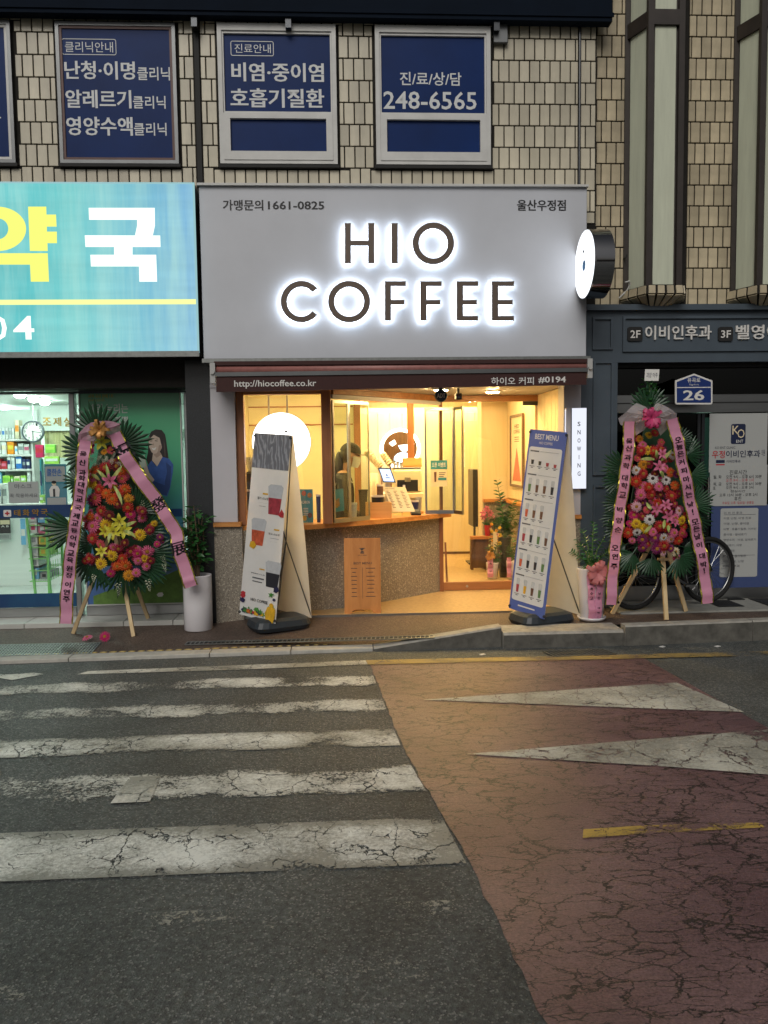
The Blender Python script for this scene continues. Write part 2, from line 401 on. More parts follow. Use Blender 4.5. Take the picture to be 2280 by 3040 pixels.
class Pl:
    """a flat sheet: top-left corner, full width vector, full height vector (down); print on it in u,v 0..1"""
    def __init__(s, TL, TR, BL):
        s.O = V3(TL); s.U = V3(TR)-s.O; s.V = V3(BL)-s.O; s.N = s.V.cross(s.U).normalized()
        if s.N.dot(CAM-s.O) < 0: s.N = -s.N
    def p(s, u, v, h=.002): return s.O + s.U*u + s.V*v + s.N*h
    def rect(s, mb, u0, v0, u1, v1, h=.002): return mb.poly([s.p(u0, v0, h), s.p(u0, v1, h), s.p(u1, v1, h), s.p(u1, v0, h)])
    def poly(s, mb, pts, h=.002): return mb.poly([s.p(u, v, h) for u, v in pts])
    def ell(s, mb, u, v, ru, rv, h=.002, n=20, a0=0, a1=2*math.pi): return mb.poly([s.p(u+ru*math.cos(a0+(a1-a0)*i/n), v+rv*math.sin(a0+(a1-a0)*i/n), h) for i in range(n)])
    def rrect(s, mb, u0, v0, u1, v1, ru, rv, h=.002):
        pts = []
        for cu, cv, a in ((u1-ru, v0+rv, -90), (u1-ru, v1-rv, 0), (u0+ru, v1-rv, 90), (u0+ru, v0+rv, 180)):
            for i in range(5): q = rad(a+i*22.5); pts.append((cu+ru*math.cos(q), cv+rv*math.sin(q)))
        return s.poly(mb, pts, h)
    def line(s, mb, a, b, w, h=.003):
        A, B = s.p(*a, h), s.p(*b, h); t = (B-A).normalized(); n = s.N.cross(t)*w/2
        return mb.poly([A-n, B-n, B+n, A+n])
    def text(s, mb, t, u0, v0, u1, v1, h=.003, bold=.01, depth=0):
        vs, fs, _ = glyphs(t, bold, depth)
        return mb.add([s.p(u0+(u1-u0)*x, v1+(v0-v1)*y, h+z*.0005) if not depth else s.p(u0+(u1-u0)*x, v1+(v0-v1)*y, h+(z+1)*depth) for x, y, z in vs], fs)
    def slab(s, mb, t=.004):
        return mb.prism([s.p(0, 0, 0), s.p(1, 0, 0), s.p(1, 1, 0), s.p(0, 1, 0)], -s.N*t)
def PB(x0, y0, x1, y1, y):
    a, b = P(x0, y0, y), P(x1, y1, y)
    return Pl(a, (b.x, y, a.z), (a.x, y, b.z))
def tpx(mb, t, x0, y0, x1, y1, y, bold=.01, depth=0):
    """lettering filling a pixel box of the photograph on the plane y"""
    return PB(x0, y0, x1, y1, y).text(mb, t, 0, 0, 1, 1, 0, bold, depth)
def X0(px, py, y): return P(px, py, y).x
def Z0(px, py, y): return P(px, py, y).z
# ------------------------------------------------------------------ material palette
asphalt('asphalt', '4c504f', '858784'); asphalt('asphalt_walk', '57483f', '85766a', 1.3)
red_surface('red_road')
paint('paint_fresh', 'cfcfc6', .10); paint('paint_worn', 'd8dad3', .41, seed=2., edge=.28); paint('paint_mid', 'bcbdb3', .22, seed=5.); paint('paint_stripe', 'dee0d9', .27, seed=5., edge=.25); paint('paint_near', 'e2e4dd', .14, seed=7., edge=.3)
paint('paint_ghost', '9a9a90', .66, seed=9.); paint('paint_yellow', 'a88e48', .34, '857550', seed=3.); paint('paint_yellow_worn', 'b89a48', .56, '94834a', seed=4., streak=3.)
pm('concrete', '9b9890', .85, nscale=14, namt=.3, bump=.4); pm('concrete_dark', '5c5a54', .9, nscale=9, namt=.45, bump=.5)
pm('concrete_pale', 'b4b1a8', .85, nscale=12, namt=.2, bump=.3)
pm('tile_cream', 'd0c8b2', .38, nscale=5, namt=.12, rand=.16, stain=.26, stretch=(1, 1, .5)); pm('tile_tan', 'cbbd9f', .4, nscale=6, namt=.2, rand=.2, stain=.3)
pm('grout', '211e1a', .95, nscale=20, namt=.3)
pm('granite_dark', '2b2e31', .3, nscale=160, namt=.75, spec=.6)
pm('slate_paint', '47525c', .45, nscale=3, namt=.15); pm('dark_frame', '332c28', .5, nscale=8, namt=.3); pm('bay_panel', 'c8cdb8', .55, nscale=3, namt=.12, stretch=(6, 6, .6))
pm('navy_sign', '0d1724', .8, nscale=3, namt=.2, spec=.1)
pm('window_white', 'c9c9c6', .45, nscale=5, namt=.12); pm('film_blue', '0a2a60', .4, nscale=2, namt=.2, spec=.12); pm('letter_grey', 'cfd2d4', .5)
pm('frame_brown', '5a3a34', .5, nscale=6); pm('seal_black', '141414', .7); pm('metal_grey', '6d6f70', .4, .8, nscale=4, namt=.15)
pm('steel', 'a5a6a6', .3, 1, nscale=2, namt=.12, stretch=(1, 1, 12)); pm('chrome', '9a9a9c', .08, 1); pm('steel_dark', '4b4d50', .35, .9)
pm('galvanised', '8f9290', .38, .9, nscale=30, namt=.2)
pm('sign_panel', 'c2c5cc', .42, nscale=1.2, namt=.08, spec=.4); pm('letter_brown', '62544a', .4, .2); pm('ink', '191a1e', .5); pm('ink_grey', '55565c', .5)
em('halo_light', 'e4f1ff', 10.0)
pm('awning_brown', '3a1a17', .75, nscale=40, namt=.2); pm('awning_rose', 'a06a64', .45, nscale=20, namt=.2); pm('print_white', 'd8d6d2', .6)
pm('white_panel', 'b9b7bc', .5, nscale=3, namt=.06); pm('plastic_clear', 'b0b0ae', .25)
wood('wood_post', '7a4a2a', '96623c', 18, 2); wood('wood_rail', '85552f', 'a67042', 18, 0); wood('wood_counter', 'a8682c', 'cf9250', 16, 0); wood('wood_dark', '4a3320', '6f5034', 14, 2)
wood('wood_board', 'dcc597', 'e8d7b2', 6, 2, .55, .07); wood('wood_menu', 'b5702f', 'cf8c48', 12, 2); wood('stick', 'c4a878', 'd9c39a', 20, 2, .7)
wood('wood_box', 'c18b4c', 'd9a866', 14, 0)
terrazzo('terrazzo', '857d70', [(46, .36, 'a39a8b'), (60, .30, '5c554b'), (90, .33, 'b5ad9f'), (34, .28, '776d60')])
pm('shop_floor', 'b09468', .5, nscale=26, namt=.22, bump=.08); pm('cream_wall', 'd3cca8', .7, nscale=3, namt=.05); pm('shop_ceiling', 'd8cfb6', .7)
glass('glass'); glass('glass_green', 'f0f8f3'); glass('glass_dark', '6b7a78', .02); pm('glass_edge', '9fc4b0', .2)
em('lamp_warm', 'ffd98e', 66.0); em('lamp_spot', 'ffd48a', 300.0); em('lamp_warm_soft', 'ffd98a', 28.0); em('moon', 'fffaf0', 3.2); em('lamp_cool', 'e0fff0', 150.0); em('ring_glow', 'fff3d8', 5.0); em('screen', 'bcd4ff', 1.3)
em('lightbox', 'eef2ff', .62); em('blade_face', 'f2f8ff', 1.1); em('cool_blue_glow', 'c8ecff', 2.2)

# ------------------------------------------------------------------ road
def rect_mesh(pts, z): return MB().poly([(x, y, z) for x, y in pts])
mb = MB()
xs = [-40, -8, -5, -3, -1, 1, 3, 5, 8, 40]; ys = [-45, -12, -8, -6, -4, -2, -.6]
mb.add([(x, y, 0) for y in ys for x in xs], [(j*10+i, j*10+i+1, (j+1)*10+i+1, (j+1)*10+i) for j in range(6) for i in range(9)])
struct('road', mb, 'asphalt', 'dark grey speckled asphalt road')
def g2(px, py): p = G(px, py, 0); return (p.x, p.y)
def edge(y):                                  # left edge of the red surfacing
    pts = [(.175, -1.30), (.304, -3.166), (.449, -4.191), (.542, -5.249), (.70, -8)]
    for (xa, ya), (xb, yb) in zip(pts, pts[1:]):
        if yb <= y <= ya: return xa+(xb-xa)*(ya-y)/(ya-yb)
    return .175 if y > -1.3 else .7
rr = random.Random(3)
lft = []
y = -1.30
while y > -8:
    lft.append((edge(y)+rr.uniform(-.008, .008), y)); y -= .06
ra, rb = g2(1930, 1966), g2(2270, 2157)
d = ((rb[0]-ra[0])/(rb[1]-ra[1]))
def redge(y): return min(9, ra[0]+(y-ra[1])*d)
mb = MB(); mb.strip([(x, y, .004) for x, y in lft], [(max(x+.1, redge(y)), y, .004) for x, y in lft])
struct('red_surfacing', mb, 'red_road', 'cracked red coloured surfacing on the right half of the road')
def marking(name, pts, mat, z, label):
    return struct(name, rect_mesh(pts, z), mat, label)
for i, (a, b, mt, lb) in enumerate([(-1.65, -1.94, 'paint_worn', 'farthest'), (-2.22, -2.51, 'paint_worn', 'second'), (-2.81, -3.09, 'paint_stripe', 'middle'),
                                    (-3.36, -3.69, 'paint_worn', 'fourth'), (-3.97, -4.37, 'paint_near', 'nearest bright'), (-4.62, -5.05, 'paint_ghost', 'almost vanished nearest')]):
    marking('crosswalk_stripe', [(-6, a), (-6, b), (edge(b)-.01, b), (edge(a)-.01, a)], mt, .005, lb+' white crosswalk stripe')
a_, b_, c_, d_ = g2(328, 2375-65), g2(478, 2375-70), g2(440, 2386), g2(322, 2392)
marking('patched_marking', [g2(385, 2312), g2(478, 2308), g2(445, 2385), g2(328, 2390)], 'paint_fresh', .009, 'square patch of fresh white paint on the fourth stripe')
marking('edge_line', [g2(228, 2004), g2(262, 1994), g2(1085, 1962), g2(1092, 1974), g2(700, 1990)], 'paint_fresh', .005, 'thin white line at the kerb side')
marking('road_arrow', [g2(-60, 2004), g2(28, 2004), g2(100, 1999), g2(130, 2003), g2(35, 2021)], 'paint_fresh', .005, 'tip of a white road arrow at the left')
marking('speed_hump_triangle', [g2(1255, 2081), g2(2008, 2030), g2(2210, 2118), g2(1900, 2106)], 'paint_mid', .009, 'long white triangle nearest the kerb on the red surfacing')
marking('speed_hump_triangle', [g2(1385, 2243), g2(2330, 2166), g2(2600, 2330), g2(2000, 2282)], 'paint_mid', .009, 'long white triangle farther from the kerb on the red surfacing')
marking('yellow_line', [g2(1086, 1963), g2(1700, 1950), g2(2400, 1933), g2(2400, 1946), g2(1700, 1962), g2(1092, 1976)], 'paint_yellow', .009, 'yellow no-parking line along the kerb')
marking('yellow_dash', [g2(1732, 2468), g2(1900, 2457), g2(2255, 2447), g2(2270, 2462), g2(1950, 2478), g2(1730, 2494)], 'paint_yellow_worn', .009, 'worn yellow dash on the red surfacing')
for q, lb in (((1432, 1944), 'on the asphalt left of the middle kerb block'), ((1966, 1921), 'on the asphalt below the long granite kerb'), ((2130, 1920), 'on the asphalt at the right edge')):
    p = G(*q); m_ = MB().obox((p.x, p.y, .004), (.045, .03, .004), Matrix.Rotation(.5, 3, 'Z'))
    single('paper_scrap', m_, 'print_white', 'tiny white paper scrap '+lb, 'litter', 'paper scraps on the road')

# ------------------------------------------------------------------ kerb and sidewalk
def yk(x):
    if x < 1.29: return -1.067+(x+2.72)*.0355
    if x < 2.30: return -.985
    return -1.0+(x-2.3)*.062
def kh(x):
    if x < .22: return .03
    if x < 1.29: return .03+.14*(x-.22)/1.07
    return .13 if x < 2.30 else .17
kerb = thing('kerb', (0, -1, 0), 'row of grey kerb stones between road and sidewalk, dropped on the left', 'kerb'); kerb['kind'] = 'structure'; del kerb['category']
def stone(x0, x1, h0, h1, dep, mat, ch=.012):
    ya, yb = yk(x0+.001), yk(x1-.001); g = .004; mb = MB()
    prof = [(0, -.1), (0, 1), (ch, 1.0), (dep, 1.0), (dep, -.1)]
    vs = []
    for x, y, h in ((x0+g, ya, h0), (x1-g, yb, h1)):
        vs += [(x, y, -.1), (x, y, h-ch), (x, y+ch, h), (x, y+dep, h), (x, y+dep, -.1)]
    mb.add(vs, [(0, 1, 6, 5), (1, 2, 7, 6), (2, 3, 8, 7), (3, 4, 9, 8), (4, 3, 2, 1, 0), (5, 6, 7, 8, 9)])
    mb.mi = [1 if h1 > .05 else 0, 0, 0, 0, 0, 0]  # front face of raised stones takes the darker concrete
    return obj('kerb_stone', mb, [mat, 'concrete_dark'], kerb)
for a, b in ((-6, -4.4), (-4.4, -3.3), (-3.3, -2.2), (-2.2, -1.1), (-1.1, -.45), (-.45, .22)): stone(a, b, .03, .03, .13, 'concrete_pale', .006)
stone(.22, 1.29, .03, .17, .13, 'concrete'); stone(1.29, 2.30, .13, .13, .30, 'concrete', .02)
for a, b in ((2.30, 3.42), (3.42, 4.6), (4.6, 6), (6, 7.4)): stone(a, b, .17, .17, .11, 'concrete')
def lerp(a, b, t): return a+(b-a)*max(0, min(1, t))
def zf(x): return .055 if x < -1.3 else (lerp(.055, .10, (x+1.3)/.3) if x < 1.9 else lerp(.10, .145, (x-1.9)/.4))
def yfac(x): return -.48 if x > 2.45 else (0.005 if x > -1.21 else .0)
def kback(x): return yk(x)+(.13 if x < 1.29 else (.30 if x < 2.30 else .11))
def sw(x, y):
    k = kh(x)-(.006 if x < 1.29 else .015); t = (y-kback(x))/(0-kback(x)); return k+(zf(x)-k)*max(0, min(1.2, t))
mb = MB(); xs = []
x = -6.0
while x < 7.4: xs.append(x); x += .12
ny = 9
for x in xs:
    y0, y1 = kback(x)-.002, (.02 if x < 2.45 else -.40)
    for j in range(ny): y = y0+(y1-y0)*j/(ny-1); mb.v.append((x, y, sw(x, y)))
for i in range(len(xs)-1):
    for j in range(ny-1): mb.f.append((i*ny+j, (i+1)*ny+j, (i+1)*ny+j+1, i*ny+j+1)); mb.mi.append(0)
struct('sidewalk', mb, 'asphalt_walk', 'dark asphalt sidewalk in front of the shops', True)
# yellow rope-like painted strip behind the dropped kerb
yp = thing('yellow_edge_strip', (-1, -.92, .03), 'worn yellow rope-patterned strip behind the dropped kerb', 'kerb marking'); yp['kind'] = 'structure'; del yp['category']
pm('yellow_old', 'a8935a', .7, nscale=30, namt=.35)
me = MB().add([(-.034, -.012, 0), (.02, -.017, 0), (.034, .012, 0), (-.02, .017, 0), (-.026, -.006, .007), (.014, -.01, .007), (.026, .006, .007), (-.014, .01, .007)],
              [(4, 5, 6, 7), (0, 1, 5, 4), (1, 2, 6, 5), (2, 3, 7, 6), (3, 0, 4, 7)]).mesh('yellow_bead', 'yellow_old')
x = -3.4
while x < -.15:
    o = place('yellow_bead', me, yp); y = kback(x)+.035; o.location = (x, y, sw(x, y)+.001); s = rr.uniform(.75, 1.05)*(1 if x < -.7 else .7); o.scale = (s, s, 1); x += .075

def grate(name, corners, nu, nv, label, bw=.006, zoff=.006, mat='galvanised'):
    """corner points TL,TR,BR,BL on the ground; frame plus crossing bars over a dark pit"""
    a, b, c2, d2 = [V3(q) for q in corners]
    t = thing(name, (a+c2)/2, label, 'drain grate')
    up = V3((0, 0, zoff))
    f = lambda u, v: (a+(b-a)*u)*(1-v)+(d2+(c2-d2)*u)*v
    obj('pit', MB().poly([f(0, 0)+up*.35, f(0, 1)+up*.35, f(1, 1)+up*.35, f(1, 0)+up*.35]), 'seal_black', t)
    fr = MB()
    for p, q in ((f(0, 0), f(1, 0)), (f(0, 1), f(1, 1)), (f(0, 0), f(0, 1)), (f(1, 0), f(1, 1))): fr.bar(p+up, q+up, .012, .008, (0, 0, 1))
    obj('frame', fr, mat, t)
    bb = MB()
    for i in range(1, nu): bb.bar(f(i/nu, 0)+up, f(i/nu, 1)+up, bw, .006, (0, 0, 1))
    for j in range(1, nv): bb.bar(f(0, j/nv)+up*.9, f(1, j/nv)+up*.9, bw, .005, (0, 0, 1))
    obj('bar_grid', bb, mat, t); return t
def gs(px, py):
    z = .05
    for _ in range(6): p = G(px, py, z); z = sw(p.x, p.y)
    return V3((p.x, p.y, z))
grate('drain_grate', [gs(-250, 1922), gs(298, 1911), gs(268, 1943), gs(-300, 1957)], 60, 7, 'wide galvanised drain grate in the sidewalk below the left flower stand', .009)
grate('trench_grate', [gs(558, 1908), gs(1288, 1889), gs(1288, 1896), gs(550, 1916)], 56, 1, 'long narrow slotted trench grate along the sidewalk', .008)
c4 = [G(1612, 1937), G(1790, 1931), G(1828, 1945), G(1646, 1953)]
grate('gully_grate', c4, 14, 6, 'steel gully grate in the road below the middle kerb block', .007, .010, 'galvanised')

# ------------------------------------------------------------------ left tiled building
bl = thing('tiled_building', (0, .15, 0), 'cream tiled building with blue clinic windows above the shops', 'building')
zB = 2.30
obj('wall', MB().box(-6, 2.36, .012, .30, zB, 6.9), 'grout', bl)
obj('wall_end_strip', MB().box(2.2, 2.36, .012, .30, -.05, zB-.001), 'slate_paint', bl)
# each window: px rects in the photograph on the facade plane
WIN = [(-330, 62, 50, 481, 'a'), (165, 66, 533, 487, 'b'), (645, 72, 1003, 492, 'c'), (1112, 85, 1455, 498, 'd')]
wr = []
for x0, y0, x1, y1, k in WIN:
    a, b = P(x0, y0), P(x1, y1); zt, zb = (a.z, b.z); wr.append((a.x, b.x, zb, zt))
wr = [(a, b, 4.205, 5.405) for a, b, _, _ in wr]
def frame(mb, x0, x1, z0, z1, w, y0, y1, wt=None, wb=None):
    wt = wt or w; wb = wb or w
    mb.box(x0, x1, y0, y1, z1-wt, z1); mb.box(x0, x1, y0, y1, z0, z0+wb)
    mb.box(x0, x0+w, y0, y1, z0+wb, z1-wt); mb.box(x1-w, x1, y0, y1, z0+wb, z1-wt)
def outline(mb, pl, u0, v0, u1, v1, w=.006):
    r = .12
    pts = []
    for cu, cv, a in ((u1-r*.3, v0+r, -90), (u1-r*.3, v1-r, 0), (u0+r*.3, v1-r, 90), (u0+r*.3, v0+r, 180)):
        for i in range(5): q = rad(a+i*22.5); pts.append((cu+r*.3*math.cos(q), cv+r*math.sin(q)))
    for i in range(len(pts)): pl.line(mb, pts[i], pts[(i+1) % len(pts)], w, .001)
for (x0, x1, z0, z1), k in zip(wr, 'abcd'):
    lb = {'a': 'blue window at the left edge of the photo', 'b': 'blue single-pane window with three lines of white clinic lettering',
          'c': 'white-framed blue window with two lines of lettering', 'd': 'white-framed blue window with a telephone number'}[k]
    wn = place('window', None, bl); wn.location = ((x0+x1)/2, 0, z0); wn['label'] = lb
    fm = MB()
    yp_ = -.012                                 # plane of the blue film
    if k in 'ab':
        frame(fm, x0, x1, z0, z1, .03, -.03, .011); obj('frame', fm, 'metal_grey', wn)
        f2 = MB(); frame(f2, x0+.031, x1-.031, z0+.031, z1-.031, .022, -.022, .010); obj('sash', f2, 'frame_brown' if k == 'b' else 'window_white', wn)
        obj('pane', MB().box(x0+.054, x1-.054, yp_, .010, z0+.054, z1-.054), 'film_blue', wn)
    else:
        frame(fm, x0, x1, z0, z1, .038, -.045, .011, .06, .03); zr = z0+(z1-z0)*.385
        obj('frame', fm, 'window_white', wn)
        f2 = MB(); frame(f2, x0+.039, x1-.039, zr-.028, z1-.061, .014, -.032, .010, .02, .02); obj('upper_sash', f2, 'window_white', wn)
        f3 = MB(); frame(f3, x0+.039, x1-.039, z0+.031, zr-.029, .058, -.052, .010, .045, .075); obj('lower_sash', f3, 'window_white', wn)
        obj('pane', MB().box(x0+.054, x1-.054, yp_, .010, zr-.007, z1-.082), 'film_blue', wn)
        obj('lower_pane', MB().box(x0+.098, x1-.098, yp_-.01, .010, z0+.107, zr-.075), 'film_blue', wn)
    sl_ = MB().box(x0-.015, x1+.015, -.04, .011, z0-.03, z0-.002); obj('sill', sl_, 'seal_black', wn)
    yt = yp_-.002
    def wl(s, q, bold, out_=None):
        t = MB(); tpx(t, s, *q, yt, bold); obj('lettering', t, 'letter_grey', wn)
        if out_: t = MB(); outline(t, PB(*out_, yt), 0, 0, 1, 1); obj('lettering_border', t, 'letter_grey', wn)
    if k == 'a': wl('ㅏ', (-40, 330, 4, 372), .02)
    if k == 'b':
        wl('클리닉안내', (192, 123, 336, 156), .005, (183, 115, 345, 163))
        for s, q, q2 in (('난청·이명', (190, 180, 402, 237), (407, 198, 505, 239)), ('알레르기', (193, 266, 391, 322), (394, 284, 492, 323)), ('영양수액', (195, 346, 395, 403), (397, 364, 495, 403))):
            wl(s, q, .022); wl('클리닉', q2, .008)
    if k == 'c': wl('진료안내', (696, 130, 804, 158), .005, (685, 122, 812, 166)); wl('비염·중이염', (686, 185, 962, 244), .024); wl('호흡기질환', (683, 261, 963, 321), .024)
    if k == 'd': wl('진/료/상/담', (1187, 213, 1370, 255), .012); wl('248-6565', (1138, 270, 1415, 326), .012)
# tiles
def tile_wall(parent, xa, xb, za, zb, x_off, z_off, tw, thh, yface, holes, mat, vis, seed, cap=300):
    rt = random.Random(seed); g = .0105
    um = MB().bbox(-.5, .5, 0, .012, -.5, .5, .004)
    # chamfer must survive the scaling, so build one at true size and scale only the clipped ones
    um = MB().bbox(-(tw-g)/2, (tw-g)/2, 0, .0125, -(thh-g)/2, (thh-g)/2, .003).mesh('tile', mat)
    items = []
    r = math.floor((za-z_off)/thh)
    while z_off+r*thh < zb:
        z0, z1 = max(za, z_off+r*thh), min(zb, z_off+(r+1)*thh)
        k = math.floor((xa-x_off)/tw)-1
        while x_off+(k+.5*(r % 2))*tw < xb:
            t0 = x_off+(k+.5*(r % 2))*tw; segs = [(max(xa, t0), min(xb, t0+tw), z0, z1)]
            for hx0, hx1, hz0, hz1 in holes:
                ns = []
                for s0, s1, q0, q1 in segs:
                    if s1 <= hx0 or s0 >= hx1 or q1 <= hz0 or q0 >= hz1: ns.append((s0, s1, q0, q1)); continue
                    if q0 < hz0-.02: ns.append((s0, s1, q0, hz0)); q0 = hz0
                    if q1 > hz1+.02: ns.append((s0, s1, hz1, q1)); q1 = hz1
                    if s0 < hx0: ns.append((s0, hx0, q0, q1))
                    if s1 > hx1: ns.append((hx1, s1, q0, q1))
                segs = ns
            for s in segs:
                if s[1]-s[0] > .02 and s[3]-s[2] > .02: items.append(s)
            k += 1
        r += 1
    items.sort(key=lambda s: (not vis(s), -(s[1]-s[0])*(s[3]-s[2])))
    rest = MB()
    for i, (s0, s1, q0, q1) in enumerate(items):
        if i < cap and vis((s0, s1, q0, q1)):
            o = place('tile', um, parent)
            o.location = ((s0+s1)/2, yface+rt.uniform(-.0015, .0015), (q0+q1)/2); o.scale = ((s1-s0-g)/(tw-g), 1, (q1-q0-g)/(thh-g))
            o.rotation_euler = (rt.uniform(-.006, .006), 0, rt.uniform(-.012, .012))
        else: rest.bbox(s0+g/2, s1-g/2, yface, yface+.0125, q0+g/2, q1-g/2, .003)
    if rest.v: obj('far_tiles', rest, mat, parent, kind='stuff')
holes = [(a-.02, b+.02, z0-.035, z1+.02) for a, b, z0, z1 in wr]+[(-1.262, -1.205, 0, 9), (2.19, 2.205, 0, 9)]
TH_ = .1905
def vis_l(s): return s[0] > -3.35 and s[3] < 5.70
tile_wall(bl, -6, 2.352, 3.70, 6.9, .012, 4.185-TH_*3, .0935, TH_, 0, holes, 'tile_cream', vis_l, 1)
obj('expansion_joint', MB().box(-1.255, -1.212, -.004, .011, 2.3, 6.9), 'seal_black', bl)
obj('conduit', MB().tube([(2.198, -.012, 2.3), (2.198, -.012, 6.9)], .011), 'steel_dark', bl)
# dark granite pillar between pharmacy and coffee shop
xp0, xp1 = X0(555, 1300, -.02), -1.195
obj('granite_pillar', MB().box(xp0, xp1, -.02, .42, .02, zB+.18), 'granite_dark', bl)
obj('lintel_tiles', MB().box(-6, xp0-.002, -.0, .3, zB-.06, zB-.001), 'grout', bl)

nb = thing('upper_signboard', (-1, -.2, 5.5), 'dark navy signboard across the top of the tiled building, seen from below', 'signboard')
zn0, zn1 = Z0(100, 42, -.12), Z0(1700, 62, -.12); xn = X0(1818, 50, -.12)
mb = MB()
mb.prism([(-6, -.12, zn0+.02), (xn, -.12, zn1), (xn, -.12, 6.5), (-6, -.12, 6.5)], (0, .10, 0)); obj('box', mb, 'navy_sign', nb)
mb = MB(); mb.prism([(-6, -.132, zn0+.055), (xn+.012, -.132, zn1+.035), (xn+.012, -.132, zn1+.07), (-6, -.132, zn0+.09)], (0, .011, 0)); obj('trim', mb, 'navy_sign', nb)
for px in (575, 855, 1475):
    x = X0(px, 45, -.1); obj('bracket', MB().box(x-.025, x+.025, -.10, -.013, zn0-.07, zn0+.02), 'steel_dark', nb)
single('junction_box', MB().bbox(X0(1462, 90, 0), X0(1505, 90, 0), -.05, -.014, Z0(1480, 135, 0), Z0(1480, 75, 0)), 'metal_grey', 'small weathered junction box on the tiles beside the right window', 'junction box')

# ------------------------------------------------------------------ right building
br = thing('bay_window_building', (4, .2, 0), 'tan tiled building with dark framed bay columns over a slate entrance', 'building')
xR = X0(1796, 300, 0)+.004
zT = Z0(1900, 912, .1)                               # lower edge of the tiles
YR = .10
obj('wall', MB().box(2.362, 7.4, YR+.012, .5, zT, 6.9), 'grout', br)
bays = [(1862, 2012), (2183, 2336)]
bx = []
for a, b in bays:
    xa, xb = X0(a, 500, YR-.02), X0(b, 500, YR-.3); bx.append((xa, xb))
holesR = [(a+.04, b+.22, 2.9, 9) for a, b in bx]
tile_wall(br, 2.364, 7.4, zT, 6.9, 2.39, zT+.17, .0935, TH_, YR, holesR, 'tile_tan', lambda s: s[1] < 4.35 and s[3] < 5.8, 2)
zc0, zc1 = Z0(1940, 905, YR-.2), Z0(1940, 852, YR-.25)
for xa, xb in bx:
    w_ = .50; x0 = xa; pl_ = [(x0, YR), (x0+.11, YR-.27), (x0+.39, YR-.27), (x0+w_, YR)]
    by = place('bay', None, br); by.location = (x0+.25, YR, zc1)
    def ringp(s, dz=0, grow=0.): return [(x0+.25+(x-x0-.25)*(s), YR+(y-YR)*s, dz) for x, y in pl_]
    n = 4
    core = MB(); core.prism([(x, y, zc1) for x, y in [(p[0], p[1]) for p in ringp(.93)]], (0, 0, 6.8-zc1)); obj('core', core, 'dark_frame', by)
    # panels between dark mullions, two storeys split by a dark band
    zband0, zband1 = 5.37, 5.50
    for za, zb_ in ((zc1+.02, zband0), (zband1, 6.8)):
        for i in range(3):
            a = V3((*ringp(1)[i][:2], 0)); b = V3((*ringp(1)[i+1][:2], 0)); L_ = (b-a).length; u = (b-a)/L_; nn = V3((u.y, -u.x, 0))
            m0 = .035 if i != 1 else .045
            p0 = a+u*m0-nn*.006; p1 = b-u*m0-nn*.006
            mb = MB(); mb.prism([(p0.x, p0.y, za), (p1.x, p1.y, za), (p1.x, p1.y, zb_), (p0.x, p0.y, zb_)], -nn*.02); obj('panel', mb, 'bay_panel', by)
    mu = MB()
    for i in range(4):
        x, y, _ = ringp(1)[i]; mu.box(x-.026, x+.026, y-.02, y+.03, zc1+.001, 6.8)
    obj('mullions', mu, 'dark_frame', by)
    bd = MB(); bd.prism([(x, y, zband0) for x, y, _ in ringp(1.07)], (0, 0, zband1-zband0)); obj('band', bd, 'dark_frame', by)
    # tiled corbel: flaring up in pieces
    corb = MB(); top = ringp(1.18); mid = ringp(1.22); bot = ringp(.62)
    zc_m = zc1-.075
    for za, zb_, A, B in ((zc_m, zc1, mid, top), (zc0, zc_m, bot, mid)):
        for i in range(3):
            a0, a1, b0, b1 = V3((*A[i][:2], za)), V3((*A[i+1][:2], za)), V3((*B[i][:2], zb_)), V3((*B[i+1][:2], zb_))
            k = 3 if i != 1 else 4
            for j in range(k):
                q = [a0.lerp(a1, j/k+.03), a0.lerp(a1, (j+1)/k-.03), b0.lerp(b1, (j+1)/k-.03), b0.lerp(b1, j/k+.03)]
                nn = (q[1]-q[0]).cross(q[3]-q[0]).normalized()
                t = MB(); t.prism([p.lerp(sum(q, V3())/4, .05) for p in q], nn*.012); obj('corbel_tile', t, 'tile_tan', by)
    cb = MB(); vs = [(*p[:2], zc0) for p in bot]+[(*p[:2], zc_m) for p in mid]+[(*p[:2], zc1) for p in top]
    cb.add(vs, [(i+r*4, (i+1)+r*4, (i+1)+(r+1)*4, i+(r+1)*4) for r in range(2) for i in range(3)]+[(0, 1, 2, 3), (8, 9, 10, 11)]); obj('corbel_core', cb, 'grout', by)
single('eye_bolt', MB().tube([(X0(1850, 770, .1), .09, Z0(1850, 770, .1)), (X0(1850, 770, .1), .03, Z0(1850, 770, .1)), (X0(1850, 770, .1)+.01, .03, Z0(1850, 762, .1))], .008), 'seal_black', 'small black hook fixed in the tan tiles', 'hook')
mb = MB(); mb.tube([P(1838, 885, .05), P(1862, 862, .02), P(1870, 845, 0), P(1868, 835, -.02), P(1856, 838, -.03)], .008)
single('wall_bracket', mb, 'window_white', 'thin white bracket arm under the left bay column', 'bracket')

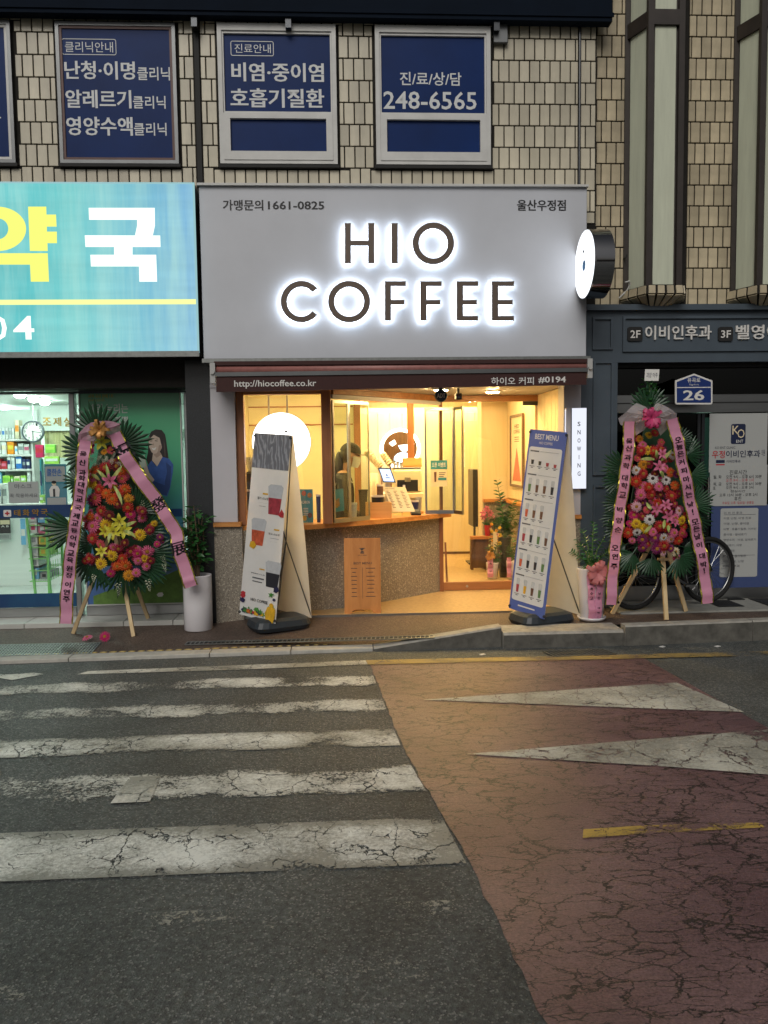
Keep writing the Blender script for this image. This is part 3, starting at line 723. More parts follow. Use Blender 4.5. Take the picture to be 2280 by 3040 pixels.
# portal: slate-painted pilaster, fascia and mouldings
po = place('portal', None, br); po.location = (2.5, 0, 0)
zf0, zf1 = Z0(2000, 1075, -.03), zT-.002
xq0, xq1 = 2.215, X0(1832, 1300, -.03)
YP = -.03
obj('pilaster', MB().box(xq0, xq1, YP, .10, -.02, zf0-.001), 'slate_paint', po)
obj('fascia', MB().box(xq0, 7.4, YP, .111, zf0, zf1), 'slate_paint', po)
obj('cornice', MB().box(xq0, 7.4, YP-.05, YP-.001, zf1-.055, zf1-.003), 'slate_paint', po)
def moulding(x0, x1, z0, z1, w=.022):
    m_ = MB(); frame(m_, x0, x1, z0, z1, w, YP-.02, YP-.001); obj('moulding', m_, 'slate_paint', po)
def mpx(a, b, c2, d2): p, q = P(a, b, YP), P(c2, d2, YP); moulding(p.x, q.x, q.z, p.z)
mpx(1758, 942, 1818, 1038); mpx(1760, 1072, 1818, 1410); mpx(1760, 1440, 1818, 1720); mpx(1848, 940, 2600, 1040)
for s, q in (('이비인후과', (1914, 967, 2110, 1008)), ('벨영아', (2183, 965, 2318, 1007))): t = MB(); tpx(t, s, *q, YP-.002, .035, .008); obj('lettering', t, 'print_white', po)
for s, x0, x1 in (('2F', 1862, 1906), ('3F', 2131, 2174)):
    pl = PB(x0, 971, x1, 1013, YP-.003); m_ = MB(); pl.rrect(m_, 0, 0, 1, 1, .16, .16, .012); pl.rrect(m_, 0, 0, 1, 1, .16, .16, .001)
    k = 20; m_.f += [(i, (i+1) % k, k+(i+1) % k, k+i) for i in range(k)]; m_.mi += [0]*k
    o = obj('floor_badge', m_, 'seal_black', po)
    t = MB(); pl.text(t, s, .18, .24, .85, .78, .014, .012); obj('badge_text', t, 'print_white', o)
# ------------------------------------------------------------------ pharmacy sign
m, N, L, out = newmat('pharmacy_face')
tc = N('TexCoord').outputs['Object']; sp = N('SeparateXYZ', i_Vector=tc)
fx = N('MapRange', i_Value=sp.outputs[0], i_1=-3.3, i_2=-1.25)
base = ramp(N, fx.outputs[0], [(0, c('38bcc4')), (.5, c('7fd6d6')), (1, c('86bce2'))])
mp = N('Mapping', i_Vector=tc, i_Scale=(3.2, 1, .25)); n1 = N('TexNoise', i_Vector=mp.outputs[0], i_Scale=1.6, i_Detail=5.0, i_Roughness=.65)
mp2 = N('Mapping', i_Vector=tc, i_Scale=(.5, 1, 5)); n2 = N('TexNoise', i_Vector=mp2.outputs[0], i_Scale=2., i_Detail=3.0)
k1 = N('MapRange', i_Value=n1.outputs['Fac'], i_1=.38, i_2=.7, i_3=0, i_4=.6)
mx = N('Mix', data_type='RGBA'); L(k1.outputs[0], mx.inputs[0]); L(base, mx.inputs[6]); mx.inputs[7].default_value = c('c2f2e6')
k2 = N('MapRange', i_Value=n2.outputs['Fac'], i_1=.3, i_2=.7, i_3=.92, i_4=1.05)
em_ = N('Emission'); L(mx.outputs[2], em_.inputs[0])
sg = N('Math', operation='MULTIPLY', i_0=k2.outputs[0], i_1=.57); L(sg.outputs[0], em_.inputs[1]); L(em_.outputs[0], out.inputs[0])
em('sign_white', 'f4fff4', .78); em('sign_yellow', 'eef27a', .68); em('sign_line', 'eef6a0', .7); em('sign_edge', 'b5e6ec', .42)
ps = thing('pharmacy_sign', (-2.6, -.2, 2.45), 'backlit turquoise pharmacy signboard with yellow and white Korean letters', 'sign')
YS = -.30
xr = X0(583, 800, YS); zt, zb = Z0(300, 541, YS), Z0(300, 1050, YS)
obj('box', MB().box(-5.2, xr, YS+.012, -.014, zb, zt), 'metal_grey', ps)
obj('face', MB().box(-5.19, xr-.012, YS, YS+.011, zb+.02, zt-.012), 'pharmacy_face', ps)
mb = MB(); mb.box(-5.2, xr+.004, YS-.006, YS+.011, zt-.011, zt); mb.box(xr-.011, xr+.004, YS-.006, YS+.011, zb+.001, zt-.012); obj('edge', mb, 'sign_edge', ps)
obj('bottom_rail', MB().box(-5.2, xr+.004, YS-.01, YS+.011, zb-.03, zb+.018), 'galvanised', ps)
def cp(x, y): return P(x/2.765, 500+y/2.765, YS)
def letter3(polys, mat, name='letter'):
    mb = MB()
    for q in polys: mb.prism([cp(x, y)+V3((0, -.001, 0)) for x, y in q], (0, -.004, 0))
    return obj(name, mb, mat, ps)
def ringpoly(cx, cy_, rx, ry, ix, iy, n=40):
    return [[(cx+rx*math.cos(a), cy_+ry*math.sin(a)), (cx+rx*math.cos(b), cy_+ry*math.sin(b)), (cx+ix*math.cos(b), cy_+iy*math.sin(b)), (cx+ix*math.cos(a), cy_+iy*math.sin(a))]
            for a, b in ((2*math.pi*i/n, 2*math.pi*(i+1)/n) for i in range(n))]
letter3(ringpoly(-20, 497, 235, 182, 90, 87)+[[(232, 315), (380, 315), (382, 380), (460, 380), (465, 478), (385, 478), (386, 520), (467, 520), (468, 614), (390, 614), (392, 678), (247, 678)],
        [(-220, 697), (392, 697), (403, 930), (255, 930), (248, 790), (-220, 790)]], 'sign_yellow')
letter3([[(729, 325), (1270, 325), (1272, 470), (1255, 549), (1110, 549), (1127, 470), (1127, 422), (733, 422)],
         [(697, 550), (1315, 552), (1318, 645), (1088, 645), (1088, 709), (938, 709), (938, 645), (703, 645)],
         [(743, 710), (1282, 710), (1290, 930), (1145, 930), (1142, 805), (748, 805)]], 'sign_white')
for s, a in (('0', (-78, 1212, 62, 1408)), ('4', (105, 1212, 286, 1404))):
    p, q = cp(a[0], a[1]), cp(a[2], a[3]); t = MB()
    Pl(p, (q.x, p.y, p.z), (p.x, p.y, q.z)).text(t, s, 0, 0, 1, 1, .003, .06); obj('digit', t, 'sign_white', ps)
p, q = cp(-2000, 1085), cp(1612, 1115)
obj('stripe', MB().box(p.x, q.x, YS-.004, YS-.001, q.z, p.z), 'sign_line', ps)

# ------------------------------------------------------------------ coffee sign
cs = thing('coffee_signboard', (.5, -.15, 2.45), 'large grey signboard with halo-lit HIO COFFEE letters', 'sign')
YC = -.25
sx0, sx1, sz0, sz1 = -1.205, 2.196, 2.462, 3.938
obj('panel', MB().bbox(sx0, sx1, YC, -.014, sz0, sz1, .004), 'sign_panel', cs)
obj('top_rail', MB().box(sx0-.012, sx1+.006, YC-.03, -.014, sz1+.001, sz1+.02), 'window_white', cs)
obj('bottom_rail', MB().box(sx0-.01, sx1+.03, YC-.035, -.02, sz0-.035, sz0-.001), 'galvanised', cs)
for s, q in (('가맹문의', (661, 593, 782, 625)), ('1661-0825', (795, 597, 963, 622)), ('울산우정점', (1535, 593, 1680, 626))): t = MB(); tpx(t, s, *q, YC-.002, .022); obj('small_lettering', t, 'ink', cs)
def stroke_letter(ch, x0, y0, x1, y1):
    """polygons (pixel space) of one geometric sans capital"""
    w, hh = 18.5, 13.5
    if ch == 'H': return [[(x0, y0), (x0+w, y0), (x0+w, y1), (x0, y1)], [(x1-w, y0), (x1, y0), (x1, y1), (x1-w, y1)], [(x0+w, 717), (x1-w, 717), (x1-w, 731), (x0+w, 731)]]
    if ch == 'I': return [[(x0, y0), (x1, y0), (x1, y1), (x0, y1)]]
    if ch in 'FE':
        q = [[(x0, y0), (x0+w, y0), (x0+w, y1), (x0, y1)], [(x0+w, y0), (x1, y0), (x1, y0+hh), (x0+w, y0+hh)]]
        ym = (y0+y1)/2-3; q.append([(x0+w, ym), (x1-4, ym), (x1-4, ym+hh), (x0+w, ym+hh)])
        if ch == 'E': q.append([(x0+w, y1-hh), (x1, y1-hh), (x1, y1), (x0+w, y1)])
        return q
    cx, cy_ = (x0+x1)/2, (y0+y1)/2; rx, ry = (x1-x0)/2, (y1-y0)/2
    a0, a1 = (0, 2*math.pi) if ch == 'O' else (rad(40), rad(320))
    if ch == 'C': rx = ry; cx = x0+rx
    n = 40; qs = []
    for i in range(n):
        a, b = a0+(a1-a0)*i/n, a0+(a1-a0)*(i+1)/n
        qs.append([(cx+rx*math.cos(a), cy_+ry*math.sin(a)), (cx+rx*math.cos(b), cy_+ry*math.sin(b)), (cx+(rx-w)*math.cos(b), cy_+(ry-w+2)*math.sin(b)), (cx+(rx-w)*math.cos(a), cy_+(ry-w+2)*math.sin(a))])
    return qs
for ch, q in (('H', (1023.5, 665, 1111, 783)), ('I', (1162, 665, 1180.5, 783)), ('O', (1224, 663, 1347, 786)), ('C', (834, 836, 942, 958)), ('O', (974, 836, 1099, 958)),
              ('F', (1142, 837, 1204, 953)), ('F', (1247, 837, 1310, 953)), ('E', (1355, 837, 1418, 953)), ('E', (1459, 837, 1524, 953))):
    mb = MB(); gl = MB()
    for poly in stroke_letter(ch, *q):
        pts = [P(x, y, YC-.052) for x, y in poly]; mb.prism(pts, (0, -.03, 0))
        gl.poly([p+V3((0, .006, 0)) for p in pts])
    o = obj('letter', mb, 'letter_brown', cs); o['label'] = 'dark brown letter '+ch+' with white halo'
    obj('halo_backlight', gl, 'halo_light', o)
    sp_ = MB()
    for poly in (stroke_letter(ch, *q)[0],): 
        pm_ = sum((P(x, y, YC) for x, y in poly), V3())/len(poly); sp_.tube([(pm_.x, YC-.001, pm_.z), (pm_.x, YC-.044, pm_.z)], .004, 6)
    obj('stand_off', sp_, 'steel', o)

# ------------------------------------------------------------------ round blade sign
bs = thing('round_blade_sign', (2.1, -.45, 2.95), 'round chrome-rimmed illuminated sign projecting from the wall beside the signboard', 'sign')
ctr = P(1737, 785, -.50); rS = .285; dS = .165
rot = Matrix.Rotation(rad(90), 3, 'Y')
obj('drum', MB().lathe([(rS, 0), (rS, dS)], ctr, 64, rot, False), 'chrome', bs, True); obj('back_plate', MB().lathe([(.0001, dS-.002), (rS-.001, dS-.002)], ctr, 48, rot), 'steel_dark', bs)
obj('rim', MB().lathe([(rS-.003, -.006), (rS+.002, -.006), (rS+.002, .01), (rS-.003, .01)], ctr, 48, rot), 'chrome', bs)
obj('face', MB().lathe([(.0001, -.008), (rS-.004, -.008), (rS-.004, .0)], ctr, 48, rot), 'blade_face', bs)
pm('logo_blue', '2f7fb8', .5); mb = MB()
def lg(y, z, ry, rz, n=16): return [(ctr.x-.010, ctr.y+y+ry*math.cos(2*math.pi*i/n), ctr.z+z+rz*math.sin(2*math.pi*i/n)) for i in range(n)]
mb.poly(lg(-.0, -.01, .045, .045)); obj('cup_logo', mb, 'logo_blue', bs)
mb = MB(); mb.poly([(ctr.x-.011, ctr.y-.02, ctr.z+.13), (ctr.x-.011, ctr.y+.05, ctr.z+.115), (ctr.x-.011, ctr.y-.0, ctr.z+.095)]); obj('bird_logo', mb, 'ink', bs)
obj('arm', MB().box(ctr.x+.06, ctr.x+.13, -.24, -.015, ctr.z-.02, ctr.z+.02), 'steel_dark', bs)

# ------------------------------------------------------------------ awning
aw = thing('roller_awning', (.5, -.25, 2.15), 'dark brown roller awning with a printed valance under the signboard', 'awning')
YA = -.40
a0, a1 = P(642, 1116, YA), P(1741, 1102, YA); b0, b1 = P(642, 1164, YA), P(1741, 1142, YA)
obj('valance', MB().prism([a0, a1, b1, b0], (0, .006, 0)), 'awning_brown', aw)
obj('front_bar', MB().bar(a0+V3((-.01, .0, .012)), a1+V3((.01, .0, .012)), .035, .024, (0, 1, 0)), 'metal_grey', aw)
mb = MB(); c0, c1 = P(640, 1098, YA+.06), P(1742, 1088, YA+.06)
mb.tube([c0, c1], .042, 14); obj('roller', mb, 'awning_rose', aw, True)
mb = MB(); d0, d1 = P(636, 1079, YA+.03), P(1744, 1074, YA+.03); mb.box(d0.x, d1.x, YA+.01, -.02, min(d0.z, d1.z)-.01, sz0-.038); obj('hood', mb, 'awning_brown', aw)
for p in (a0, a1):
    s = -1 if p is a0 else 1; x = p.x+s*.03
    mb = MB(); mb.box(x-.022, x+.022, YA-.01, -.03, p.z-.06, p.z+.11); mb.tube([(x, YA-.012, p.z+.03), (x, YA-.03, p.z+.03)], .018, 10); obj('end_bracket', mb, 'plastic_clear', aw)
for s, q, bo in (('http://hiocoffee.co.kr', (695, 1129, 939, 1152), .012), ('하이오 커피', (1458, 1120, 1585, 1142), .012), ('#0194', (1598, 1118, 1680, 1137), .028)): t = MB(); tpx(t, s, *q, YA-.004, bo); obj('lettering', t, 'print_white', aw)

# ------------------------------------------------------------------ coffee shop front and room
sh = thing('coffee_shop', (.4, .4, .1), 'warmly lit coffee shop with wood-framed window counter and recessed glass door', 'shop')
xl = -1.193; xj0 = X0(702, 1400, -.04); ZL = Z0(800, 1163, .02)
ZC = .968                                       # counter height
ZW = Z0(680, 1556, -.04)
obj('side_panel', MB().box(xl, xj0, -.04, .20, ZW+.02, zB+.1), 'white_panel', sh)
obj('ledge', MB().box(xl, xj0+.03, -.075, .2, ZW-.022, ZW+.018), 'wood_counter', sh)
obj('plinth', MB().box(xl, X0(722, 1700, -.04), -.04, .2, -.02, ZW-.024), 'terrazzo', sh)
xr0, xr1 = X0(1674, 1300, -.04), 2.214
obj('right_panel', MB().box(xr0, xr1, -.04, .16, Z0(1700, 1528, -.04), zB+.1), 'white_panel', sh)
obj('right_ledge', MB().box(xr0-.01, xr1+.003, -.07, .16, Z0(1700, 1540, -.04), Z0(1700, 1528, -.04)-.001), 'wood_counter', sh)
obj('right_plinth', MB().box(xr0, xr1, -.04, .16, -.02, Z0(1700, 1540, -.04)-.001), 'terrazzo', sh)
obj('soffit', MB().prism([(xl, -.05, ZL+.036), (2.21, -.05, ZL+.036), (2.21, 1.25, ZL+.036), (.95, 1.25, ZL+.036), (-.15, .14, ZL+.036), (xl, .14, ZL+.036)], (0, 0, .025)), 'white_panel', sh)
# level floor running through the glass door
YD = 1.20; ZD = .12
mb = MB(); mb.box(-1.15, 2.2, .0, 4.5, -.02, ZD-.006); obj('floor', mb, 'shop_floor', sh)
obj('threshold', MB().box(-1.0, 2.06, -.012, -.001, .04, ZD-.003), 'steel', sh)
# counter outline, front edge of the top
ZC = .968
cpts = [G(px, py, ZC) for px, py in ((716, 1560), (800, 1561), (885, 1560), (985, 1553), (1090, 1545), (1190, 1537), (1324, 1521))]
cpts = [V3((p.x, max(-.085, min(YD-.06, p.y)), 0)) for p in cpts]
end = cpts[-1]
ctop = cpts+[V3((end.x+.05, end.y+.05, 0)), V3((end.x-.25, end.y+.35, 0)), V3((-.2, .62, 0)), V3((cpts[0].x, .50, 0))]
obj('counter_top', MB().prism([(p.x, p.y, ZC-.045) for p in ctop], (0, 0, .045)), 'wood_counter', sh)
bpts = [V3((cpts[0].x, .0, 0)), V3((-.62, .08, 0))]+[V3((q.x, q.y, 0)) for q in (G(928, 1811, ZD), G(1021, 1803, ZD), G(1160, 1781, ZD), G(1308, 1753, ZD))]
bpts[-1].y = min(bpts[-1].y, YD-.04)
be = bpts[-1]
bpoly = bpts+[V3((be.x-.25, be.y+.3, 0)), V3((-.3, .72, 0)), V3((cpts[0].x, .45, 0))]
mb = MB(); mb.v = []; n_ = len(bpoly); zA, zB2 = ZD-.02, ZC-.047
mb.prism([(p.x, p.y, zA) for p in bpoly], (0, 0, zB2-zA)); obj('counter_base', mb, 'terrazzo', sh)
obj('counter_end_post', MB().box(be.x-.012, be.x+.03, be.y-.02, be.y+.05, ZD-.01, ZC-.046), 'wood_post', sh)
# window wall: wood posts and head rail
YG = .06
xw0, xw1 = X0(704, 1300, YG), X0(727, 1300, YG)
xc0, xc1 = X0(955, 1300, YG), X0(984, 1300, YG)
obj('post', MB().bbox(xw0, xw1, .01, .11, ZC+.001, ZL+.03, .004), 'wood_post', sh)
obj('post', MB().bbox(xc0, xc1, .01, .13, ZC+.001, ZL+.03, .004), 'wood_post', sh)
obj('head_rail', MB().bbox(xw1+.001, xc0-.001, .015, .10, ZL-.025, ZL+.03, .004), 'wood_rail', sh)
obj('window_pane', MB().box(xw1+.002, xc0-.002, YG-.004, YG+.004, ZC+.002, ZL-.026), 'glass', sh)
A = V3((xc1, YG, 0)); E_ = V3((X0(1302, 1300, YD), YD, 0))
obj('head_rail', MB().bar((A.x, A.y, ZL+.005), (E_.x, E_.y-.03, ZL+.005), .075, .06, (0, 0, 1)), 'wood_rail', sh)
u = (E_-A).normalized()
obj('window_track', MB().bar((A.x, A.y, ZL-.045), (E_.x, E_.y-.03, ZL-.045), .05, .035, (0, 0, 1)), 'white_panel', sh)
def pane(p, q, z0, z1, name='folding_pane', fr=.018):
    p, q = V3(p), V3(q); pn = place(name, None, sh); pn.location = (p.x, p.y, z0); d = (q-p).normalized()
    mb = MB(); up = V3((0, 0, 1)); n = d.cross(up)
    for a, b in ((V3((p.x, p.y, z0)), V3((p.x, p.y, z1))), (V3((q.x, q.y, z0)), V3((q.x, q.y, z1)))): mb.bar(a, b, fr, fr, n)
    for z, w_ in ((z0+.02, .04), (z1-.015, .03)): mb.bar((p.x, p.y, z), (q.x, q.y, z), fr*1.3, w_, up)
    obj('pane_frame', mb, 'steel', pn)
    gm = MB().prism([(p.x, p.y, z0+.041), (q.x, q.y, z0+.041), (q.x, q.y, z1-.031), (p.x, p.y, z1-.031)], n*.006); obj('pane_glass', gm, 'glass_green', pn); return pn
z0, z1 = ZC+.002, ZL-.075
pane(A+u*.02, A+u*.22, z0, z1); pane(A+u*.24, A+u*.50, z0, z1, fr=.012)
p1, p2, p3 = P(1264, 1400, 1.05), P(1346, 1400, 1.02), P(1374, 1400, .86)
pane(p1, p2, z0, ZL-.10); pane(p2+V3((.012, -.0, 0)), p3, z0, ZL-.10)
# recessed door
xd0, xd1 = X0(1306, 1500, YD), X0(1603, 1400, YD)
obj('door_lintel', MB().bbox(E_.x-.03, xd1+.02, YD-.04, YD+.05, ZL-.03, ZL+.034, .004), 'wood_rail', sh)
obj('door_jamb', MB().bbox(xd0-.0, xd0+.03, YD-.03, YD+.04, ZD, ZL-.031, .003), 'wood_post', sh)
obj('door_jamb', MB().bbox(xd1-.02, xd1+.01, YD-.03, YD+.04, ZD, ZL-.031, .003), 'wood_post', sh)
dr = place('glass_door', None, sh); dr.location = (1.3, YD, ZD)
xs_ = X0(1379, 1500, YD)
obj('bottom_rail', MB().bbox(xd0+.031, xd1-.021, YD-.02, YD+.03, ZD-.004, ZD+.085, .003), 'wood_rail', dr)
obj('fixed_glass', MB().box(xd0+.032, xs_-.004, YD, YD+.008, ZD+.086, ZL-.032), 'glass', dr)
obj('leaf_glass', MB().box(xs_+.004, xd1-.022, YD, YD+.008, ZD+.086, ZL-.032), 'glass', dr)
obj('lock', MB().lathe([(.014, -.02), (.014, .0)], (xs_+.02, YD-.022, ZD+.04), 12, Matrix.Rotation(rad(90), 3, 'X')), 'steel', dr)
obj('top_patch', MB().box(xd1-.19, xd1-.022, YD-.012, YD+.02, ZL-.075, ZL-.033), 'steel_dark', dr)
# jamb wall on the right, of boards, and inner room
XW = 2.135
for i in range(7):
    y0 = .165+i*.142; obj('board', MB().bbox(XW-.03+.0*i, XW, y0, y0+.138, ZD, ZL+.034, .003), 'wood_board', sh)
obj('jamb_return', MB().box(xr0, XW-.001, .161, .164, ZD, ZL+.034), 'wood_board', sh)
rm = place('room', None, sh); rm.location = (.5, 2, ZD)
ZCe = 2.46; YB = 4.4
obj('right_wall', MB().box(XW, XW+.05, YD+.06, YB, ZD-.1, ZCe), 'cream_wall', rm)
for i in range(9):
    y0 = YD+.08+i*.165; obj('board', MB().bbox(XW-.03, XW-.001, y0, y0+.161, 1.04, ZCe-.002, .003), 'wood_board', rm)
obj('wainscot', MB().box(XW-.035, XW-.001, YD+.07, 2.75, ZD, .98), 'terrazzo', rm)
obj('wainscot_cap', MB().bbox(XW-.075, XW-.001, YD+.07, 2.75, .981, 1.025, .004), 'wood_counter', rm)
# column and back wall
cx0, cx1 = X0(1430, 1400, 2.8), XW-.002
obj('column', MB().box(cx0, cx1, 2.8, 3.1, ZD, ZCe-.06), 'wood_board', rm); obj('column_wainscot', MB().box(cx0+.02, cx1, 2.76, 2.799, ZD, .98), 'terrazzo', rm); obj('column_cap', MB().box(cx0+.01, cx1, 2.72, 2.799, .981, 1.02), 'wood_counter', rm)
obj('ceiling_beam', MB().box(cx0-.25, XW-.002, 2.0, 3.1, ZCe-.10, ZCe-.001), 'wood_board', rm)
obj('back_wall', MB().box(-1.19, 2.2, YB+.02, YB+.08, ZD-.1, ZCe), 'cream_wall', rm)
x = X0(1050, 1300, YB)
while x < 2.0:
    obj('board', MB().bbox(x, x+.175, YB, YB+.019, ZD+.02, ZCe-.24, .003), 'wood_board', rm); x += .18
xdk = X0(1375, 1500, YB-.05); xdl = X0(1318, 1500, YB-.05)
obj('inner_door', MB().bbox(xdl, xdk+.45, YB-.04, YB-.002, ZD+.02, 2.1, .004), 'wood_board', rm)
obj('skirting', MB().box(xdl-.6, 2.1, YB-.06, YB-.041, ZD, ZD+.03), 'wood_dark', rm)
obj('cove', MB().box(.2, XW-.002, YB-.30, YB-.27, ZCe-.18, ZCe-.03), 'wood_board', rm)
obj('cove_light', MB().box(.25, 2.05, YB-.25, YB-.10, ZCe-.05, ZCe-.02), 'lamp_warm_soft', rm)
obj('left_wall', MB().box(-1.19, -1.15, .21, YB, ZD-.1, ZCe), 'cream_wall', rm)
obj('ceiling', MB().box(-1.19, 2.2, 1.26, YB+.08, ZCe, ZCe+.05), 'shop_ceiling', rm)
obj('ceiling_front', MB().box(-1.19, .9, .13, 1.259, ZCe, ZCe+.05), 'shop_ceiling', rm)
# kitchen partition with pale wall behind the window
xk1 = X0(1075, 1300, 2.5)
obj('kitchen_wall', MB().box(-1.149, xk1-.10, 2.5, 2.56, ZD, ZCe-.001), 'cream_wall', rm)
for i, zz_ in enumerate((1.98, 2.2)): obj('kitchen_trim', MB().box(-1.149, xk1-.11, 2.485, 2.499, zz_, zz_+.015), 'wood_rail', rm)
obj('kitchen_jamb', MB().bbox(xk1-.10, xk1-.02, 2.4, 2.56, ZD, ZCe-.002, .004), 'wood_post', rm)
# beam frame over the counter
pb = P(1219, 1300, 2.0); obj('inner_post', MB().bbox(pb.x-.037, pb.x+.037, 1.96, 2.04, 1.05, ZCe-.12, .004), 'wood_post', rm)
obj('inner_beam', MB().bbox(xk1+.02, pb.x+.036, 1.965, 2.035, 2.22, 2.29, .004), 'wood_rail', rm)
obj('inner_beam', MB().bar((pb.x, 2.0, 2.30), (pb.x+.55, 1.28, 2.24), .06, .06, (0, 0, 1)), 'wood_rail', rm)
# ceiling lamps of the shop: real strips that light the room
for i, (x0, x1, y0, y1) in enumerate(((-.9, -.2, 1.3, 1.4), (.2, 1.5, 1.5, 1.58), (.5, 1.6, 3.3, 3.38), (1.3, 1.95, 1.6, 1.68), (-.95, -.2, .55, .62))):
    t = thing('ceiling_lamp', ((x0+x1)/2, (y0+y1)/2, ZCe-.03), ['warm strip lamp on the shop ceiling above the kitchen', 'warm strip lamp on the shop ceiling over the counter', 'warm strip lamp deep in the shop ceiling', 'warm strip lamp on the ceiling behind the glass door', 'warm strip lamp just behind the left shop window'][i], 'lamp', 'ceiling lamps in the coffee shop')
    obj('housing', MB().box(x0-.01, x1+.01, y0-.01, y1+.01, ZCe-.012, ZCe-.001), 'white_panel', t); obj('diffuser', MB().box(x0, x1, y0, y1, ZCe-.03, ZCe-.013), 'lamp_warm', t)
# entrance downlight in the soffit, and a second one added to warm the pavement
for sx_, sy_, sl_b in ((1.5, .55, 'round warm downlight in the soffit over the entrance door'), (.95, .28, 'round warm downlight in the soffit over the counter corner')):
  t = thing('soffit_lamp', (sx_, sy_, ZL), sl_b, 'lamp')
  obj('bezel', MB().lathe([(.075, .02), (.075, .034)], (sx_, sy_, ZL), 24), 'white_panel', t); obj('lens', MB().lathe([(.06, .012), (.06, .0195)], (sx_, sy_, ZL), 24), 'lamp_spot', t)
# ------------------------------------------------------------------ pharmacy front and room
ph = thing('pharmacy', (-2.8, .4, .1), 'brightly lit pharmacy with sliding glass door and a green poster panel', 'shop')
pm('tile_step', 'b9bab4', .4, nscale=5, namt=.1, rand=.08); pm('pharm_wall', 'dfe8e2', .6, nscale=2, namt=.04); pm('pharm_floor', 'b8bfba', .3, nscale=3, namt=.08); pm('pharm_ceiling', 'c9d2cc', .6, nscale=1.5, namt=.05, stretch=(.3, 6, 1))
pm('film_navy', '122250', .35, nscale=2.2, namt=.5, var='1d4f70'); pm('curtain', 'd6d3a4', .7, nscale=9, namt=.12, stretch=(6, 1, .2)); pm('gold', 'b08a3e', .3, .7)
YQ = .32; ZS = .10
for i in range(9):                                # step tiles
    x0 = -5.2+i*.45
    if x0+.445 > xp0: x1 = xp0-.004
    else: x1 = x0+.445
    obj('step_tile', MB().bbox(x0, x1, .002, YQ+.06, ZS-.06, ZS, .004), 'tile_step', ph)
obj('step_bed', MB().box(-5.2, xp0-.002, .012, YQ+.06, -.05, ZS-.062), 'grout', ph)
zh0 = Z0(100, 1170, YQ)
obj('header', MB().box(-5.2, xp0-.002, YQ-.03, YQ+.08, zh0, zB-.062), 'steel_dark', ph)
obj('header_lip', MB().box(-5.2, xp0-.002, YQ-.045, YQ-.031, Z0(100, 1142, YQ), Z0(100, 1134, YQ)), 'seal_black', ph)
p, q = P(28, 1120, YQ-.05), P(84, 1137, YQ-.05); obj('door_sensor', MB().bbox(p.x, q.x, YQ-.07, YQ-.031, q.z, p.z), 'seal_black', ph)
xm0, xm1 = X0(214, 1400, YQ), X0(231, 1400, YQ); zr0 = ZS+.002
zr1 = Z0(100, 1803, YQ)
obj('mullion', MB().bbox(xm0, xm1, YQ-.03, YQ+.05, ZS+.001, zh0-.001), 'steel', ph)
obj('jamb', MB().bbox(X0(553, 1400, YQ), xp0-.001, YQ-.03, YQ+.05, ZS+.001, zh0-.001), 'steel', ph)
dq = place('sliding_door', None, ph); dq.location = (-3, YQ, ZS)
obj('bottom_rail', MB().bbox(-5.2, xm0-.002, YQ-.02, YQ+.03, zr0, zr1, .004), 'steel', dq)
obj('door_glass', MB().box(-5.2, xm0-.003, YQ, YQ+.008, zr1+.001, zh0-.002), 'glass', dq)
obj('navy_film', MB().box(-5.2, xm0-.004, YQ-.004, YQ-.001, zr1+.002, Z0(100, 1762, YQ)), 'film_navy', dq)
bd = PB(-500, 1509, 231, 1535, YQ-.001); mb = MB(); bd.slab(mb, .001); obj('name_band', mb, 'film_navy', dq)
t = MB()
for s, a in (('태', (41, 1513, 61, 1532)), ('화', (67, 1512, 88, 1532)), ('약', (94, 1511, 116, 1531)), ('국', (121, 1511, 142, 1530))): tpx(t, s, *a, YQ-.004, .03)
pl = PB(10, 1514, 34, 1534, YQ-.002); 
obj('band_lettering', t, 'letter_sand' if 'letter_sand' in M else 'gold', dq)
t = MB(); pl.rrect(t, 0, 0, 1, 1, .15, .15); obj('cross_badge', t, 'print_white', dq)
pm('red', 'a8252b', .5); t = MB(); pl.rect(t, .4, .2, .6, .8, .004); pl.rect(t, .2, .4, .8, .6, .005); obj('red_cross', t, 'red', dq)
# room
YX = 4.3
obj('floor', MB().box(-5.2, xp0-.003, YQ+.061, YX, -.02, ZS), 'pharm_floor', ph)
obj('ceiling', MB().box(-5.2, xp0-.003, YQ+.081, YX, 2.33, 2.38), 'pharm_ceiling', ph)
obj('back_wall', MB().box(-5.2, xp0-.003, YX, YX+.05, -.02, 2.38), 'pharm_wall', ph)
obj('side_wall', MB().box(xp0-.003, xp0+.02, YQ+.09, YX, -.02, 2.38), 'pharm_wall', ph)
obj('left_wall', MB().box(-5.25, -5.2, YQ+.06, YX, -.02, 2.38), 'pharm_wall', ph)
def crop5(x, y): return (x/5.027, 1080+y/5.027)
def crop6(x, y): return (x/5.027, 1480+y/5.027)
for i, (x, y) in enumerate(((295, 443), (505, 513), (665, 560), (85, 662), (250, 698), (365, 720), (970, 652), (1075, 695), (-150, 400), (-420, 560))):
    p = G(*crop5(x, y), 2.32)
    if p.y > YX-.15: p.y = YX-.15
    t = thing('downlight', (p.x, p.y, 2.31), 'round white downlight in the pharmacy ceiling, '+['nearest to the door', 'second from the door', 'third from the door', 'far left', 'behind the third row', 'farthest above the clock', 'over the dispensary curtain', 'next to the silver mullion', 'outside the left edge', 'left of the shelves'][i], 'lamp', 'downlights in the pharmacy ceiling')
    obj('trim', MB().lathe([(.075, .004), (.075, .02)], (p.x, p.y, 2.31), 24), 'print_white', t); obj('lens', MB().lathe([(.0005, -.04), (.035, -.034), (.055, -.016), (.06, .0035)], (p.x, p.y, 2.31), 20), 'lamp_cool', t)
